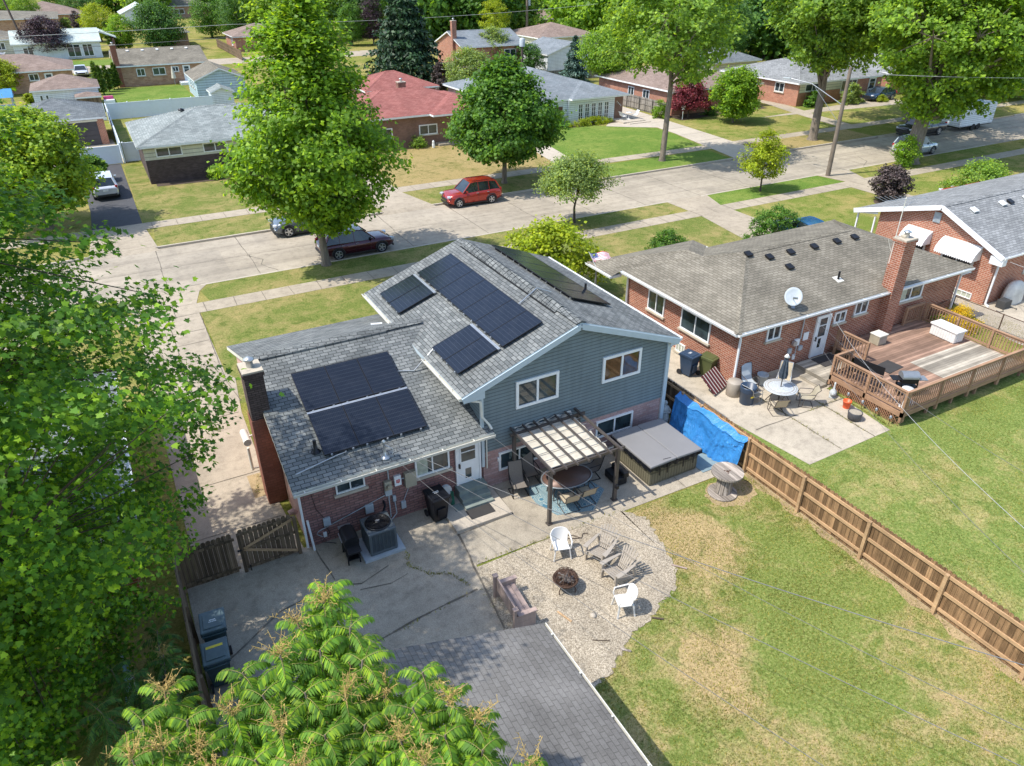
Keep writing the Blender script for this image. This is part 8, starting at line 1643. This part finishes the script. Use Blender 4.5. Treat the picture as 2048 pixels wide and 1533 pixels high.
ft('yellow green tree left of the brick gable house', 890,78,-12,36,'f_lime'); ft('purple leaved bush behind the red garage roof', 884,186,124,18,'f_plum',zb=.05,n=160); ft('pale feathery willow like tree behind the round dark maple', 938,190,98,50,'f_pale',zb=.06,n=420); ft('taller pale tree behind the feathery willow like tree', 986,150,56,38,'f_pale',zb=.06,n=340); ft('yellow green tall tree at the top above the pale trees', 990,104,-8,32,'f_lime',n=260)
ft('deep green large tree behind the grey crossarm pole', 1045,76,-14,42,'f_deep'); ft('green tree in front of the white garage by the short pole', 1053,150,86,33,'f_deep',zb=.05,n=260); ft('deep green cone shaped tree right of the brown roofs', 1190,66,-14,43,'f_deep',prof='egg'); ft('green spreading tree right of the blue green spruce', 1210,192,54,57,'f_street',zb=.34,n=460)
ft('small tree behind the blue green spruce', 1262,140,92,22,'f_pale',n=120); ft('mid green trees at the top edge above the brown roof', 1115,36,-14,30,'f_silver'); ft('dark tree directly behind the tall kerb tree', 1448,138,-10,50,'f_deep',n=380); ft('green tree above the orange brick house roof', 1500,112,6,44,'f_hedge',n=360); ft('dark green tree behind the grey roofed garage', 1560,104,-8,50,'f_round',n=360); ft('dark green tree left of the tall kerb tree at the top', 1300,96,-12,44,'f_round',n=360); ft('bushy dark tree left of the grey roofed garage', 1412,150,84,30,'f_round',zb=.05,n=200)
ft('mid green tree at the top edge above the mint roof', 118,40,-14,30,'f_hedge'); ft('deep green tree at the top edge left of the lime tree', 165,44,-12,34,'f_deep'); ft('grey green tree at the top left corner', 20,58,-12,36,'f_silver'); ft('green tree with bare lower limbs at the top left', 62,62,-14,28,'f_silver',zb=.4)
# rows of trees and roofs far away, four kinds copied
rq = random.Random(77); kinds = []
for i, (fm_, pr_) in enumerate((('f_hedge','round'),('f_deep','round'),('f_silver','round'),('f_street','egg'))):
    kinds.append(fm_)
protos = []
def far_row(label, x, y, s, k, rz):
    if not protos or k >= len(protos): 
        t_ = far_tree(label, x, y, 13, 6.5, 1.2, 'round' if k < 3 else 'egg', kinds[k], 200+k, .75, 220, 26, spread=.8); t_['group'] = 'far background trees'; protos.append(t_); return t_
    c = dup(protos[k], (x,y,0), rz, label, 'far background trees'); c.scale = (s,s,s*rq.uniform(.85,1.15)); return c
names = {'f_hedge':'mid green','f_deep':'deep green','f_silver':'light green','f_street':'bright green'}
spots = []
for k in range(4): spots.append((14+18*k, 285+6*k, 1.0, k))
for i in range(95):
    D = rq.uniform(0,1); y_ = 190+D*210 if rq.random() < .7 else rq.uniform(150,200); ang = rq.uniform(-.12,1.16); x_ = y_*math.tan(ang) if ang < 1.1 else y_*1.9
    if x_ > 330 or x_ < -40: continue
    if y_ < 250 and x_ < 34: continue
    if y_ < 235 and x_ < 60 and rq.random() < .5: continue
    if 140 < y_ < 153: continue
    if x_ > 60 and y_ < 150: continue
    spots.append((x_, y_, rq.uniform(.8,1.35), rq.randrange(4)))
for xx, yy in ((98,112),(108,104),(104,122),(112,104),(118,118),(126,100),(130,124),(110,92),(122,86),(136,92),(143,110),(150,96),(104,86),(116,74),(128,70),(140,78),(152,84),(96,128),(90,136),(113,132),(124,140),(136,138),(148,128),(160,110),(165,95),(118,60),(132,60),(146,66),(158,72),(103,58),(172,84),(64,212),(50,190),(58,178)): spots.append((xx, yy, rq.uniform(.8,1.1), rq.randrange(4)))
def ordn(n): return '%d%s' % (n, 'th' if 10 <= n % 100 <= 20 else {1:'st',2:'nd',3:'rd'}.get(n % 10, 'th'))
vis = []
for x_, y_, s_, k in spots:
    v = Vector((x_,y_,6))-CAMP; vis.append((1024+FPX*v.dot(_r)/v.dot(_fw), x_, y_, s_, k))
vis = [vis[i] for i in (next(i for i, z in enumerate(vis) if z[4] == k) for k in range(4))]+[z for z in vis if z[0] < 2300 and z[0] > -150]
cnt = {}
for z in sorted(set(vis)): cnt[z[4]] = cnt.get(z[4], 0)+1; cnt[z] = cnt[z[4]]
seen_ = set()
for z in vis:
    if z in seen_: continue
    seen_.add(z); far_row('%s from the left of the %s trees in the far background' % (ordn(cnt[z]), names[kinds[z[4]]]), z[1], z[2], z[3], z[4], rq.uniform(0,6.3))
